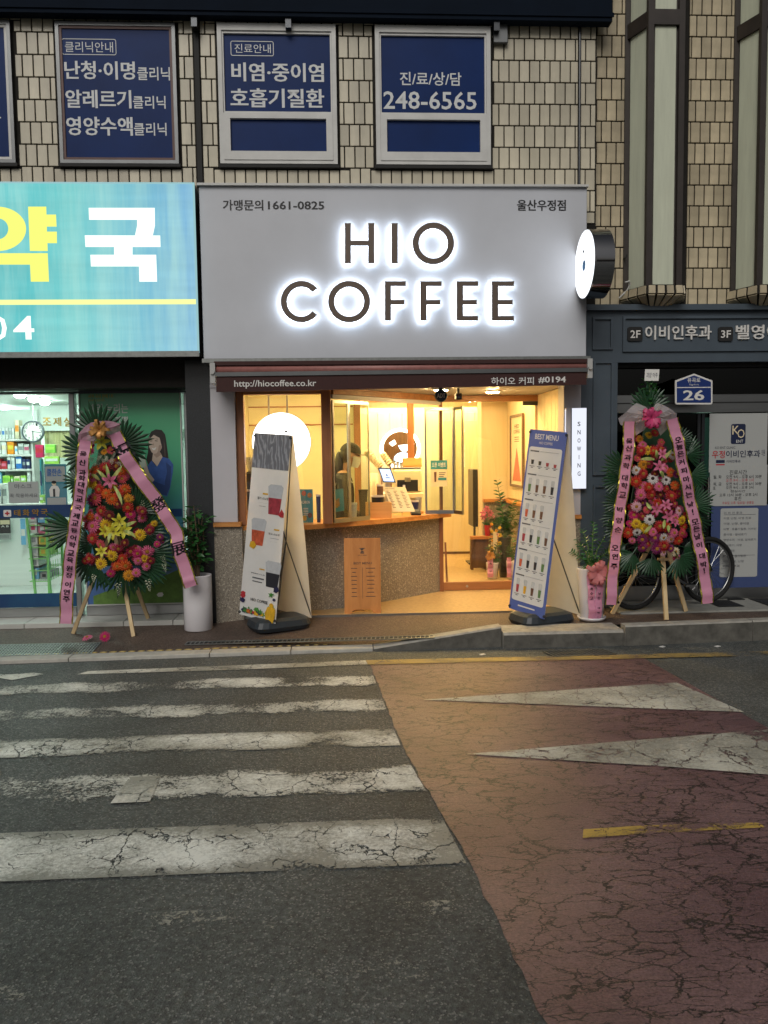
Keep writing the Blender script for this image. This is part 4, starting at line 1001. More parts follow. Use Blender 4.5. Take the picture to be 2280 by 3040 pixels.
# dispensary: white wall box with gold letters and a curtain
q0, q1 = P(*crop5(445, 735), 3.6), P(*crop5(1110, 995), 3.6)
obj('dispensary_wall', MB().box(q0.x, xp0-.01, 3.6, YX-.002, q1.z, 2.328), 'pharm_wall', ph)
t = MB()
for s, a, b in (('조', (636, 805), (765, 920)), ('제', (795, 800), (918, 930)), ('실', (952, 800), (1072, 935))): tpx(t, s, *crop5(*a), *crop5(*b), 3.598, .03, .006)
obj('gold_lettering', t, 'gold', ph)
cu = thing('curtain', (q0.x+.5, 3.7, 1.2), 'pale yellow curtain under the gold dispensary letters in the pharmacy', 'curtain')
a, b = P(*crop5(660, 1000), 3.7), P(*crop5(1160, 1400), 3.7); mb = MB(); n = 60; A_ = []; B_ = []
for i in range(n+1):
    x = a.x+(b.x-a.x)*i/n; y = 3.7+.03*math.sin(i*1.1)+.012*math.sin(i*2.7); A_.append((x, y, a.z)); B_.append((x, y, b.z))
mb.strip(A_, B_); obj('cloth', mb, 'curtain', cu, True); obj('rail', MB().tube([(a.x-.05, 3.7, a.z), (b.x+.05, 3.7, a.z)], .012), 'steel', cu)
# clock
ck = P(*crop5(497, 1012), 3.2); rk = .0061*31*2*.355*1.03
rk = 31/FPX*(3.2-CAM.y)
ct = thing('wall_clock', (ck.x, ck.y, ck.z-rk), 'round white wall clock with a dark rim in the pharmacy', 'clock')
rx = Matrix.Rotation(rad(90), 3, 'X')
obj('rim', MB().lathe([(rk, -.02), (rk, .03), (rk-.014, .035), (rk-.014, .01)], ck, 40, rx), 'slate_paint', ct, False)
obj('dial', MB().lathe([(.0001, .012), (rk-.015, .012)], ck, 40, rx), 'print_white', ct)
cl = Pl((ck.x-rk, ck.y-.014, ck.z+rk), (ck.x+rk, ck.y-.014, ck.z+rk), (ck.x-rk, ck.y-.014, ck.z-rk)); t = MB()
for i in range(1, 13):
    q = rad(i*30); u_, v_ = .5+.37*math.sin(q), .5-.37*math.cos(q); w_ = .045 if i < 10 else .075; cl.text(t, str(i), u_-w_, v_-.065, u_+w_, v_+.065, .002, .0)
obj('numerals', t, 'ink', ct)
t = MB(); cl.line(t, (.5, .46), (.5, .84), .012, .004); cl.line(t, (.44, .49), (.88, .56), .007, .005); obj('hands', t, 'ink', ct)
obj('hanger', MB().tube([(ck.x, 3.22, ck.z+rk), (ck.x, 3.22, 2.33)], .006), 'steel', ct)
# wall shelves with products
SY = 3.3
sf = thing('product_shelf', (-3.6, SY, .1), 'white shelf unit full of medicine boxes at the back of the pharmacy', 'shelf')
xs0, xs1 = X0(-230, 1300, SY), X0(92, 1300, SY)
zsh = [Z0(*crop5(200, y), SY) for y in (1120, 1350, 1570, 1790)]
obj('back_panel', MB().box(xs0, xs1, SY+.25, SY+.27, ZS, zsh[0]+.4), 'pharm_wall', sf)
for z in zsh: obj('shelf', MB().bbox(xs0, xs1, SY-.02, SY+.249, z-.03, z, .004), 'window_white', sf)
obj('shelf_side', MB().box(xs1+.001, xs1+.03, SY-.02, SY+.27, ZS, zsh[0]+.05), 'window_white', sf)
PAL = dict(white='d8dcd8', orange='e08a1e', red='b8323a', blue='2f6fb8', navy='2b3560', green='7fc24a', pink='d8708e', magenta='c42a5c', cream='d8cfb0', teal='3c8a94', yellow='d8c040', grey='8d9494', silver='b8c0c0', black='222426', lime='a2d45a', skyblue='6fb2dc', purple='6a4a94')
for k, v in PAL.items(): pm('box_'+k, v, .4, nscale=14, namt=.18)
def pack(name, x0, y0, x1, y1, y, dep, colr, label, stripe=None, cat='box', group='products in the pharmacy', z=None, kind='box'):
    """carton standing on a shelf: photograph box on plane y; printed panel on the front"""
    a, b = P(x0, y0, y), P(x1, y1, y); zb = b.z if z is None else z
    t = thing(name, ((a.x+b.x)/2, y+dep/2, zb), label, cat, group)
    mb = MB()
    if kind == 'box': mb.bbox(a.x, b.x, y, y+dep, zb, a.z, .004)
    else:
        r = (b.x-a.x)/2; mb.lathe([(r*.9, zb), (r, zb+.01), (r, zb+(a.z-zb)*.72), (r*.55, zb+(a.z-zb)*.82), (r*.55, a.z)], ((a.x+b.x)/2, y+r, 0), 16)
    obj('carton' if kind == 'box' else 'bottle_body', mb, 'box_'+colr, t)
    if stripe:
        w_, h_ = b.x-a.x, a.z-zb; yy = y-.002 if kind == 'box' else y-.002
        obj('printed_panel', MB().box(a.x+w_*.08, b.x-w_*.08, yy, y-.0005, zb+h_*.38, zb+h_*.72) if kind == 'box' else MB().lathe([((b.x-a.x)/2+.002, zb+h_*.2), ((b.x-a.x)/2+.002, zb+h_*.55)], ((a.x+b.x)/2, y+(b.x-a.x)/2, 0), 16), 'box_'+stripe, t)
    return t
row1 = [(-60, 950, 20, 'white', 'grey'), (25, 955, 70, 'white', 'blue'), (75, 950, 120, 'white', 'grey'), (125, 955, 170, 'silver', 'grey'), (172, 960, 210, 'white', 'silver'), (215, 840, 290, 'cream', 'orange'), (300, 925, 355, 'white', 'silver')]
ln = ['first', 'second', 'third', 'fourth', 'fifth', 'sixth', 'seventh', 'eighth']
for i, (x0, y0, x1, k, s) in enumerate(row1): pack('medicine_box', *crop5(x0, y0), *crop5(x1, 1085), SY, .12, k, f'{k} medicine box, {ln[i]} from the left on the top pharmacy shelf', s, z=zsh[0]+.001)
row2 = [(-60, 1170, 10, 'white', 'red'), (15, 1165, 95, 'white', 'cream'), (102, 1165, 208, 'orange', 'yellow'), (216, 1230, 262, 'white', 'skyblue'), (268, 1190, 350, 'white', 'grey'), (355, 1200, 440, 'white', 'pink')]
for i, (x0, y0, x1, k, s) in enumerate(row2): pack('medicine_box', *crop5(x0, y0), *crop5(x1, 1340), SY, .12, k, f'{k} carton, {ln[i]} from the left on the second pharmacy shelf', s, z=zsh[1]+.001)
row3 = [(-50, 1420, 8, 'red', 'white'), (15, 1455, 98, 'red', 'pink'), (105, 1385, 160, 'white', 'navy'), (165, 1390, 218, 'white', 'silver'), (230, 1360, 326, 'blue', 'white'), (332, 1425, 385, 'navy', 'grey'), (390, 1425, 446, 'navy', 'white')]
for i, (x0, y0, x1, k, s) in enumerate(row3): pack('medicine_box', *crop5(x0, y0), *crop5(x1, 1558), SY, .12, k, f'{k} box, {ln[i]} from the left on the third pharmacy shelf', s, z=zsh[2]+.001)
row4 = [(35, 1670, 150, 'lime', 'green'), (160, 1690, 200, 'green', 'white'), (205, 1680, 300, 'cream', 'green'), (305, 1670, 385, 'lime', 'white'), (400, 1600, 455, 'white', 'silver'), (-60, 1600, 20, 'skyblue', 'white')]
for i, (x0, y0, x1, k, s) in enumerate(row4): pack('medicine_box', *crop5(x0, y0), *crop5(x1, 1780), SY, .12, k, f'{k} packet, number {ln[i]} along the lowest visible pharmacy shelf', s, z=zsh[3]+.001)
# pharmacy counter with hanging packets
CY = 2.2
co_ = thing('pharmacy_counter', (-3, CY, ZS), 'white pharmacy counter behind the notice on the glass', 'counter')
a, b = P(*crop5(-300, 2075), CY), P(*crop5(1150, 2111), CY)
obj('top', MB().bbox(a.x, b.x, CY, CY+.5, b.z-.03, b.z+.03), 'window_white', co_); obj('front', MB().box(a.x+.02, b.x-.02, CY+.05, CY+.45, ZS+.001, b.z-.031), 'pharm_wall', co_)
zct = b.z+.031
pack('hanging_packets', *crop5(522, 1210), *crop5(648, 1398), 2.5, .05, 'magenta', 'magenta packets hanging on the counter display in the pharmacy', 'red', 'packet')
pack('hanging_packets', *crop5(668, 1205), *crop5(828, 1330), 2.5, .05, 'green', 'green packets hanging beside the magenta ones in the pharmacy', 'lime', 'packet')
pack('hanging_packets', *crop5(660, 1385), *crop5(880, 1495), 2.5, .05, 'lime', 'lime and white packets below the green ones in the pharmacy', 'white', 'packet')
pack('display_column', *crop5(585, 1420), *crop5(640, 2060), 2.45, .08, 'teal', 'slim teal display column on the pharmacy counter', 'navy', 'display')
for i, (x0, y0, x1, k, s) in enumerate(((-40, 1790, 20, 'white', 'blue'), (30, 1785, 108, 'white', 'grey'), (590, 1960, 650, 'lime', 'white'))):
    pack('counter_box', *crop5(x0, y0), *crop5(x1, 2070), 2.25, .1, k, ['white box with blue print at the far left of the pharmacy counter', 'white box with a square code panel on the pharmacy counter', 'lime box by the teal display column'][i], s, z=zct)
# notice and posters on the glass
def poster(name, TL, BR, y, mat, label, cat='poster', th=.003):
    a, b = P(*TL, y), P(*BR, y); pl = Pl(a, (b.x, y, a.z), (a.x, y, b.z)); t = thing(name, ((a.x+b.x)/2, y, b.z), label, cat)
    mb = MB(); pl.slab(mb, th); obj('sheet', mb, mat, t); return t, pl
pm('paper_grey', 'a3aaa8', .6); pm('paper', 'd9d9d4', .6); pm('paper_warm', 'd8c9a8', .6); pm('teal_print', '3a8496', .5); pm('ink_navy', '141f40', .5); pm('ink_red', 'b03038', .5); pm('ink_brown', '5a4636', .6)
t, pl = poster('mask_notice', crop5(120, 1762), crop5(585, 2075), YQ-.006, 'paper_grey', 'grey paper mask notice taped inside the pharmacy door', 'notice')
mb = MB(); pl.text(mb, '마스크', .21, .11, .78, .32, .002, 0); pl.text(mb, '꼭 착용하세요', .04, .55, .96, .74, .002, 0); obj('lettering', mb, 'ink_grey', t)
t, pl = poster('health_poster', crop5(655, 1500), crop5(1010, 2150), YQ+.05, 'teal_print', 'teal health poster with a cartoon doctor behind the pharmacy glass')
mb = MB(); pl.rrect(mb, .05, .05, .95, .40, .05, .03, .002); pl.rrect(mb, .08, .76, .95, .97, .04, .02, .002); obj('white_panel', mb, 'paper_grey', t)
mb = MB(); pl.text(mb, '쿨한손', .12, .10, .80, .27, .004, .03); obj('headline', mb, 'box_blue', t)
mb = MB(); pl.poly(mb, [(.22, .74), (.2, .58), (.3, .5), (.46, .48), (.6, .5), (.68, .58), (.64, .74)], .004); obj('doctor_coat', mb, 'paper', t)
mb = MB(); pl.ell(mb, .43, .44, .10, .05, .006); obj('doctor_face', mb, 'paper_warm', t); mb = MB(); pl.ell(mb, .43, .41, .11, .035, .0065); pl.rect(mb, .37, .56, .47, .74, .006); obj('doctor_hair', mb, 'ink', t)
t, pl = poster('dark_flyer', crop6(-80, 290), crop6(160, 520), 2.19, 'ink', 'black flyer with a yellow block on the pharmacy counter front')
mb = MB(); pl.rect(mb, .35, .15, .97, .42); obj('yellow_block', mb, 'paper_warm', t); mb = MB(); pl.text(mb, 'A B', .4, .48, .9, .6, .003, .02); obj('marks', mb, 'paper', t, kind='stuff')
t, pl = poster('grey_flyer', crop6(-80, 530), crop6(165, 612), 2.18, 'paper_grey', 'pale grey flyer below the black flyer on the pharmacy counter front')
mb = MB(); [pl.rect(mb, .1, .2+.22*i, .9, .27+.22*i) for i in range(3)]; obj('text_lines', mb, 'ink_grey', t, kind='stuff')
t, pl = poster('blue_flyer', crop6(300, 300), crop6(390, 690), 2.17, 'box_skyblue', 'sky blue flyer on the pharmacy counter front behind the green rack')
mb = MB(); pl.rect(mb, .1, .4, .9, .66); obj('photo_block', mb, 'paper', t)
# green wire rack
m_ = pm('rack_green', '7fd070', .4, emis=0)
RY = 1.05
def rp(x, y, yy=RY): return P(*crop6(x, y), yy)
rk_ = thing('wire_rack', rp(560, 1360), 'bright green wire display rack standing inside the pharmacy door', 'display rack')
f0, f1 = rp(385, 290), rp(500, 1360); xl_ = f0.x; 
lx0, lx1 = rp(400, 300).x, rp(690, 300).x; zt_, zb_ = rp(500, 285).z, rp(600, 1360).z
mb = MB(); 
for x in (lx0, lx1):
    for y in (RY, RY+.42): mb.bar((x+.06*(x == lx0), y, ZS+.02), (x, y, zt_), .022, .022)
obj('uprights', mb, 'rack_green', rk_)
mb = MB(); frame_z = ZS+.02
for a, b in (((lx0-.05, RY-.03), (lx1+.02, RY-.03)), ((lx1+.02, RY-.03), (lx1+.02, RY+.45)), ((lx0-.05, RY-.03), (lx0-.05, RY+.45))): mb.bar((*a, frame_z), (*b, frame_z), .03, .02, (0, 0, 1))
obj('base_frame', mb, 'rack_green', rk_)
shz = [rp(500, y).z for y in (400, 560, 730, 900, 1080, 1240)]
for z in shz:
    mb = MB()
    for y in (RY, RY+.42): mb.tube([(lx0, y, z), (lx1, y, z)], .005, 6)
    for i in range(9): x = lx0+(lx1-lx0)*i/8; mb.tube([(x, RY, z), (x, RY+.42, z+.02)], .003, 5)
    for i in range(7): mb.tube([(lx1, RY+.07*i, z), (lx1, RY+.07*i, z+.09)], .003, 5)
    obj('wire_shelf', mb, 'rack_green', rk_)
rb = [(0, 'white', 'pink', .13), (0, 'skyblue', 'white', .12), (1, 'white', 'magenta', .13), (2, 'white', 'grey', .10), (2, 'yellow', 'green', .09), (3, 'white', 'silver', .11), (3, 'lime', 'yellow', .09), (4, 'white', 'grey', .12), (5, 'skyblue', 'white', .14), (1, 'pink', 'white', .1), (5, 'grey', 'black', .07)]
cnt = {}
for i, (lv, k, s, h_) in enumerate(rb):
    j = cnt.get(lv, 0); cnt[lv] = j+1; wd = (lx1-lx0)/2-.02; x0 = lx0+.012+j*(wd+.012); z = shz[lv]+.023
    t = thing('carton', (x0+wd/2, RY+.2, z), f'{k} carton with {s} print on the {["top","second","third","fourth","fifth","lowest"][lv]} level of the green rack, {"left" if j == 0 else "right"} side', 'box', 'cartons in the green rack')
    obj('carton_body', MB().bbox(x0, x0+wd, RY+.02, RY+.36, z, z+h_, .004), 'box_'+k, t); obj('printed_panel', MB().box(x0+.02, x0+wd-.02, RY+.0185, RY+.0195, z+h_*.3, z+h_*.75), 'box_'+s, t)
# green poster panel on the right half
g0, g1 = P(236, 1142, YQ), P(552, 1788, YQ)
m, N, L, out = newmat('poster_green'); b = N('BsdfPrincipled', i_Roughness=.28); b.inputs['Coat Weight'].default_value = .3
tc = N('TexCoord').outputs['Object']; sp = N('SeparateXYZ', i_Vector=tc); nz = N('TexNoise', i_Vector=tc, i_Scale=1.1)
ad = N('Math', operation='MULTIPLY_ADD', i_0=nz.outputs['Fac'], i_1=.5, i_2=sp.outputs[2])
fz = N('MapRange', i_Value=ad.outputs[0], i_1=.75, i_2=2.4)
col = ramp(N, fz.outputs[0], [(0, c('44669a')), (.3, c('3e7a8c')), (.55, c('429072')), (.8, c('5cb486')), (1, c('64be8e'))])
L(col, b.inputs['Base Color']); L(b.outputs[0], out.inputs[0])
gp = thing('advert_panel', (-2, YQ, ZS), 'large green advertising poster with a smiling woman in a blue sweater', 'poster')
pl = Pl(g0, (g1.x, YQ, g0.z), (g0.x, YQ, g1.z)); mb = MB(); pl.slab(mb, .02); obj('sheet', mb, 'poster_green', gp)
mb = MB(); frame(mb, g0.x-.012, g1.x+.012, g1.z-.012, g0.z+.012, .011, YQ-.012, YQ+.02); obj('white_edge', mb, 'window_white', gp)
mb = MB(); mb.bbox(g0.x-.012, g1.x+.012, YQ-.02, YQ+.03, ZS+.002, g1.z-.014, .003); obj('kick_panel', mb, 'steel', gp)
mb = MB(); mb.box(g0.x-.012, g1.x+.012, YQ-.01, YQ+.03, g0.z+.013, zh0-.001); obj('top_panel', mb, 'steel_dark', gp)
W_, H_ = 316., 646.
def pu(px, py): return ((px-236)/W_, (py-1142)/H_)
def ptx(mt, s, x0, y0, x1, y1, bold=.01, name='lettering'):
    mb = MB(); u0_, v0_ = pu(x0, y0); u1_, v1_ = pu(x1, y1); pl.text(mb, s, u0_, v0_, u1_, v1_, .002, bold); return obj(name, mb, mt, gp)
pm('print_yellow', 'c9b53c', .5); pm('print_pale', 'cdd6cf', .5); pm('print_mist', '8fb0a0', .5)
ptx('print_yellow', '세계·국내 판매 1위', 262, 1170, 341, 1182, .02); ptx('print_yellow', '안티에이징 전문브랜드', 262, 1184, 314, 1191, .0)
ptx('print_pale', '매일 누리는', 262, 1198, 387, 1226, .03); ptx('print_pale', '일상의 기쁨', 262, 1235, 387, 1258, .03); ptx('print_mist', 'SANOFI', 476, 1158, 517, 1168, .01)
def gpoly(mt, pts, h, name):
    mb = MB(); pl.poly(mb, [pu(x/2.37, 1050+y/2.37) for x, y in pts], h); return obj(name, mb, mt, gp)
pm('skin_shade', 'a38f80', .5); pm('sweater_shade', '2a4478', .5); pm('hair_shine', '4a403a', .5); pm('hair_print', '2a2422', .5, nscale=30, namt=.3); pm('skin_print', 'c0ae9e', .5); pm('sweater_print', '3a5ea4', .5, nscale=12, namt=.3); pm('grass_print', '5f8238', .6, nscale=14, namt=.35); pm('box_print', 'b8c8b8', .5)
gpoly('print_mist', [(1232, 255), (1258, 252), (1258, 270), (1245, 280), (1232, 275)], .0021, 'logo')
gpoly('hair_print', [(1060, 640), (1065, 580), (1085, 545), (1120, 530), (1165, 535), (1190, 565), (1198, 620), (1205, 680), (1210, 730), (1180, 760), (1120, 775), (1060, 790), (1042, 740), (1055, 690)], .0022, 'hair')
gpoly('sweater_print', [(1045, 790), (1080, 745), (1120, 790), (1160, 720), (1215, 735), (1245, 775), (1240, 830), (1215, 940), (1190, 1000), (1150, 985), (1085, 960), (1080, 890), (1090, 880)], .0026, 'sweater')
gpoly('skin_print', [(1085, 745), (1095, 690), (1150, 690), (1165, 722), (1122, 788)], .003, 'neck')
gpoly('skin_print', [(1062, 610), (1070, 580), (1100, 562), (1145, 575), (1165, 610), (1162, 660), (1140, 695), (1112, 705), (1085, 690), (1068, 655)], .0034, 'face')
gpoly('hair_print', [(1062, 625), (1075, 570), (1115, 548), (1160, 560), (1185, 620), (1178, 690), (1160, 640), (1148, 590), (1105, 568), (1078, 590)], .0038, 'fringe')
for pts, n_ in (([(1076, 610), (1092, 607), (1094, 611), (1077, 614)], 'eye'), ([(1112, 606), (1132, 609), (1131, 614), (1112, 611)], 'eye'), ([(1077, 598), (1095, 595), (1096, 598)], 'eyebrow'), ([(1110, 594), (1134, 597), (1132, 601)], 'eyebrow')): gpoly('hair_print', pts, .0039, n_)
gpoly('skin_shade', [(1140, 640), (1162, 640), (1160, 662), (1140, 695), (1118, 704), (1132, 680)], .0036, 'cheek_shade')
gpoly('skin_shade', [(1095, 702), (1150, 690), (1158, 705), (1120, 728)], .0036, 'neck_shade')
gpoly('skin_shade', [(1098, 620), (1104, 640), (1094, 643)], .0037, 'nose')
gpoly('sweater_shade', [(1190, 760), (1230, 790), (1215, 930), (1185, 990), (1175, 900), (1195, 830)], .0029, 'sweater_fold')
gpoly('sweater_shade', [(1080, 880), (1120, 900), (1180, 920), (1190, 990), (1150, 985), (1086, 955)], .0030, 'sleeve_fold')
gpoly('hair_shine', [(1178, 600), (1188, 640), (1190, 720), (1182, 720), (1178, 660)], .0040, 'hair_strand')
gpoly('paper', [(1082, 655), (1100, 662), (1122, 652), (1112, 672), (1095, 674)], .0039, 'smile')
gpoly('skin_print', [(1010, 720), (1028, 705), (1042, 770), (1060, 830), (1098, 880), (1085, 895), (1050, 870), (1025, 820)], .0042, 'hand'); gpoly('box_print', [(985, 715), (1030, 705), (1035, 790), (995, 800)], .0045, 'product')
gpoly('grass_print', [(600, 1690), (760, 1640), (900, 1620), (1050, 1590), (1180, 1545), (1298, 1500), (1298, 1750), (600, 1755)], .0022, 'grass_hill')
gpoly('paper', [(1085, 1690), (1100, 1676), (1130, 1674), (1138, 1690), (1128, 1704), (1098, 1706)], .0026, 'sheep')
gpoly('film_navy', [(880, 1085), (1300, 1085), (1300, 1140), (880, 1140)], .0024, 'blue_band')

# ------------------------------------------------------------------ entrance of the right building
YE = .10
en = thing('clinic_entrance', (3.3, YE, .15), 'dark glass entrance doors with stainless rails in the right building', 'entrance')
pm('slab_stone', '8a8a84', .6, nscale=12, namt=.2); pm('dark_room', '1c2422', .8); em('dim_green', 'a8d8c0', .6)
obj('landing', MB().bbox(2.46, 7.4, -.46, YE-.03, .0, .165, .008), 'slab_stone', en)
obj('landing_floor', MB().box(2.36, 7.4, YE-.029, 2.5, .0, .168), 'slab_stone', en)
xe0 = xq1+.001
zt0, zt1 = Z0(2000, 1226, YE), Z0(2000, 1172, YE)
obj('transom_glass', MB().box(xe0, 7.3, YE+.02, YE+.03, zt1+.001, zf0-.001), 'glass_dark', en)
obj('transom_bar', MB().box(xe0, 7.3, YE-.05, YE+.04, Z0(2000, 1092, YE), zf0-.0015), 'seal_black', en)
obj('steel_header', MB().bbox(xe0, 7.3, YE-.03, YE+.05, zt0, zt1, .004), 'steel', en)
obj('header_gap', MB().box(xe0, 7.3, YE-.033, YE-.031, Z0(2000, 1199, YE), Z0(2000, 1195, YE)), 'seal_black', en)
xdm = X0(2076, 1500, YE)
for i, (x0, x1) in enumerate(((xe0+.01, xdm-.006), (xdm+.006, X0(2420, 1500, YE)))):
    d_ = place('door', None, en); d_.location = (x0, YE, .17)
    obj('door_glass', MB().box(x0+.03, x1-.03, YE, YE+.01, .31, zt0-.012), 'glass_dark', d_)
    obj('bottom_rail', MB().bbox(x0, x1, YE-.02, YE+.03, .172, .309, .003), 'steel', d_)
    obj('stile', MB().box(x0, x0+.029, YE-.015, YE+.025, .31, zt0-.01), 'steel_dark', d_); obj('stile', MB().box(x1-.029, x1, YE-.015, YE+.025, .31, zt0-.01), 'steel_dark', d_)
    obj('handle', MB().tube([(x1-.06 if i == 0 else x0+.06, YE-.05, z) for z in (.95, 1.35)], .012), 'chrome', d_)
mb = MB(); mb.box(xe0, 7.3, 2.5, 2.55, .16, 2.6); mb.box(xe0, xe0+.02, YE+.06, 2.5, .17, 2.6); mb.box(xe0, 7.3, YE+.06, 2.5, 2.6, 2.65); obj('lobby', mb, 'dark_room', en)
t = thing('lobby_lamp', P(2075, 1330, 2.3), 'faint greenish light panel inside the dark lobby', 'lamp'); p, q = P(2072, 1240, 2.3), P(2106, 1420, 2.3); obj('panel', MB().box(p.x, q.x, 2.3, 2.34, q.z, p.z), 'dim_green', t)
for (a, b), lb in ((((2090, 1784), (2210, 1800)), 'front left'), (((2215, 1775), (2400, 1797)), 'front right'), (((2140, 1772), (2212, 1780)), 'rear')):
    p, q = G(*a, .168), G(*b, .168)
    t = thing('floor_vent', (p.x, p.y, .168), f'black slotted floor vent on the entrance landing, {lb} one', 'vent', 'vents on the entrance landing'); y0, y1 = min(p.y, q.y), max(p.y, q.y)
    obj('plate', MB().box(p.x, q.x, y0, min(y1, YE-.04), .166, .172), 'seal_black', t); mb = MB(); [mb.box(p.x+.01, q.x-.01, y0+(y1-y0)*(k+.3)/6, y0+(y1-y0)*(k+.5)/6, .1725, .176) for k in range(5)]; obj('slats', mb, 'steel_dark', t)
# address plate
ap = thing('address_plate', P(2060, 1201, -.08), 'blue house-shaped street number plate reading 26', 'sign')
def r4(x, y): return (1640+x/2.572, 1080+y/2.572)
YL = -.12
outp = [(938, 128), (1082, 75), (1222, 128), (1222, 300), (1214, 310), (946, 310), (938, 300)]
inp = [(950, 138), (1082, 88), (1211, 138), (1211, 297), (950, 297)]
pm('plate_blue', '16306e', .35, coat=.3)
obj('plate', MB().prism([P(*r4(*q), YL) for q in outp], (0, .015, 0)), 'print_white', ap)
obj('blue_field', MB().prism([P(*r4(*q), YL-.002) for q in inp], (0, .0015, 0)), 'plate_blue', ap)
t = MB(); tpx(t, '유곡로', *r4(1030, 108), *r4(1130, 142), YL-.004, .02); tpx(t, 'Yugok-ro', *r4(1042, 152), *r4(1118, 168), YL-.004, .0); obj('street_name', t, 'print_white', ap)
t = MB(); tpx(t, '26', *r4(998, 202), *r4(1160, 278), YL-.004, .05); obj('number', t, 'print_white', ap)
p, q = P(*r4(950, 182), YL), P(*r4(1211, 182), YL); obj('divider', MB().box(p.x, q.x, YL-.004, YL-.002, p.z-.004, p.z+.004), 'print_white', ap)
p = P(2060, 1160, YL); obj('bracket', MB().box(p.x-.02, p.x+.02, YL+.016, YE-.031, p.z, p.z+.03), 'steel_dark', ap)
# clinic posters on the right door
pm('paper_dim', 'a6a8a6', .5)
t, pl = poster('clinic_poster', (2107, 1228), (2276, 1400), YE-.022, 'paper_dim', 'white clinic poster with a dark KO emblem on the glass door')
mb = MB(); pl.rrect(mb, .37, .18, .62, .52, .03, .03, .002); obj('emblem', mb, 'ink_navy', t)
mb = MB(); pl.text(mb, 'K', .39, .21, .51, .36, .004, .0); pl.text(mb, 'O', .48, .27, .60, .42, .004, .0); obj('emblem_letters', mb, 'paper_warm', t); mb = MB(); pl.text(mb, 'ENT', .46, .45, .58, .50, .004, .0); obj('emblem_word', mb, 'paper', t)
mb = MB(); pl.text(mb, '우정', .05, .63, .27, .76, .003, .01); pl.rect(mb, .12, .86, .27, .90); obj('red_lettering', mb, 'ink_red', t)
mb = MB(); pl.text(mb, '이비인후과', .29, .63, .88, .75, .003, .015); pl.text(mb, '이비인후과', .30, .79, .54, .84, .003, 0); pl.rect(mb, .12, .79, .27, .84); pl.text(mb, '의원', .90, .62, .96, .73, .003, 0); obj('navy_lettering', mb, 'ink_navy', t); mb = MB(); pl.text(mb, 'KO ENT CLINIC', .1, .56, .45, .60, .003, 0); obj('small_lettering', mb, 'ink_grey', t)
t, pl = poster('hours_notice', (2108, 1382), (2276, 1500), YE-.027, 'paper_dim', 'white paper with clinic opening hours taped over the clinic poster', 'notice')
mb = MB()
for s, a in (('진료시간', (.34, .12, .64, .23)), ('월, 화', (.06, .24, .2, .33)), ('오전 9시 - 오후 6시 30분', (.28, .24, .9, .33)), ('목, 금', (.06, .42, .2, .5)), ('오전 9시 - 오후 6시 30분', (.28, .42, .9, .5)), ('토', (.06, .52, .1, .59)), ('오전 9시 - 오후 3시', (.28, .51, .76, .59)), ('점심시간', (.36, .61, .62, .67)), ('오후 12시 30분 - 오후 2시', (.17, .69, .83, .77)), ('휴진', (.43, .78, .55, .87))): pl.text(mb, s, *a, .002, .0)
obj('black_text', mb, 'ink', t, kind='stuff'); mb = MB(); pl.text(mb, '오전 9시 - 오후 1시', .28, .33, .76, .41, .002, .0); pl.text(mb, '수요일 오후/ 일요일/ 공휴일', .22, .89, .77, .96, .002, .0); obj('red_text', mb, 'ink_red', t, kind='stuff')
pm('poster_blue', '3c4a74', .4, coat=.2)
t, pl = poster('services_poster', (2112, 1500), (2300, 1742), YE-.022, 'poster_blue', 'blue poster with a white list of treatments on the glass door')
mb = MB(); pl.rrect(mb, .14, .04, .72, .87, .03, .02, .002); obj('white_panel', mb, 'paper_dim', t)
mb = MB()
for i, s in enumerate(('이 비 인 후과', '이명 난청, 비염 진료', '이명, 난청, 중이염', '비염 · 호흡기질환, 이비인', '중이염 · 알레르기', '영양수액 · 비염, 알레르기', '알레르기, 이명', '호흡기질환', '비염 · 호흡기질환', '이명 진료, 난청')):
    v = .08+.065*i; pl.text(mb, s, .19, v, .19+min(.5, .035*len(s)), v+.03, .004, 0)
for v in (.11, .60): pl.rect(mb, .19, v+.005, .68, v+.009, .004)
pl.text(mb, '이비인후과', .19, .72, .45, .75, .004, .01); obj('text', mb, 'ink_grey', t, kind='stuff')
# vertical light box SNOWING
YL2 = -.10
lbx = thing('snowing_lightbox', P(1720, 1450, -.1), 'white vertical light box reading SNOWING on the shop corner', 'sign')
p, q = P(1698, 1212, YL2), P(1740, 1450, YL2)
obj('case', MB().box(p.x-.05, q.x+.004, YL2+.012, -.042, q.z-.004, p.z+.004), 'white_panel', lbx)
obj('face', MB().box(p.x, q.x, YL2, YL2+.011, q.z, p.z), 'lightbox', lbx)
obj('side_face', MB().box(p.x-.051, p.x-.0505, YL2+.02, -.05, q.z+.01, p.z-.01), 'lightbox', lbx)
mb = MB(); mb.box(p.x-.006, p.x-.001, YL2-.003, YL2+.011, q.z, p.z); mb.box(q.x+.001, q.x+.005, YL2-.003, YL2+.011, q.z, p.z); obj('edge', mb, 'seal_black', lbx)
pm('lb_ink', '15161c', .6)
for i, ch in enumerate('SNOWING'):
    z_ = 1252+i*24.6; w_ = 4.5 if ch != 'I' else .8; w_ = 6 if ch == 'W' else w_
    t = MB(); tpx(t, ch, 1719-w_, z_, 1719+w_, z_+13, YL2-.002, .012); obj('letter', t, 'lb_ink', lbx)
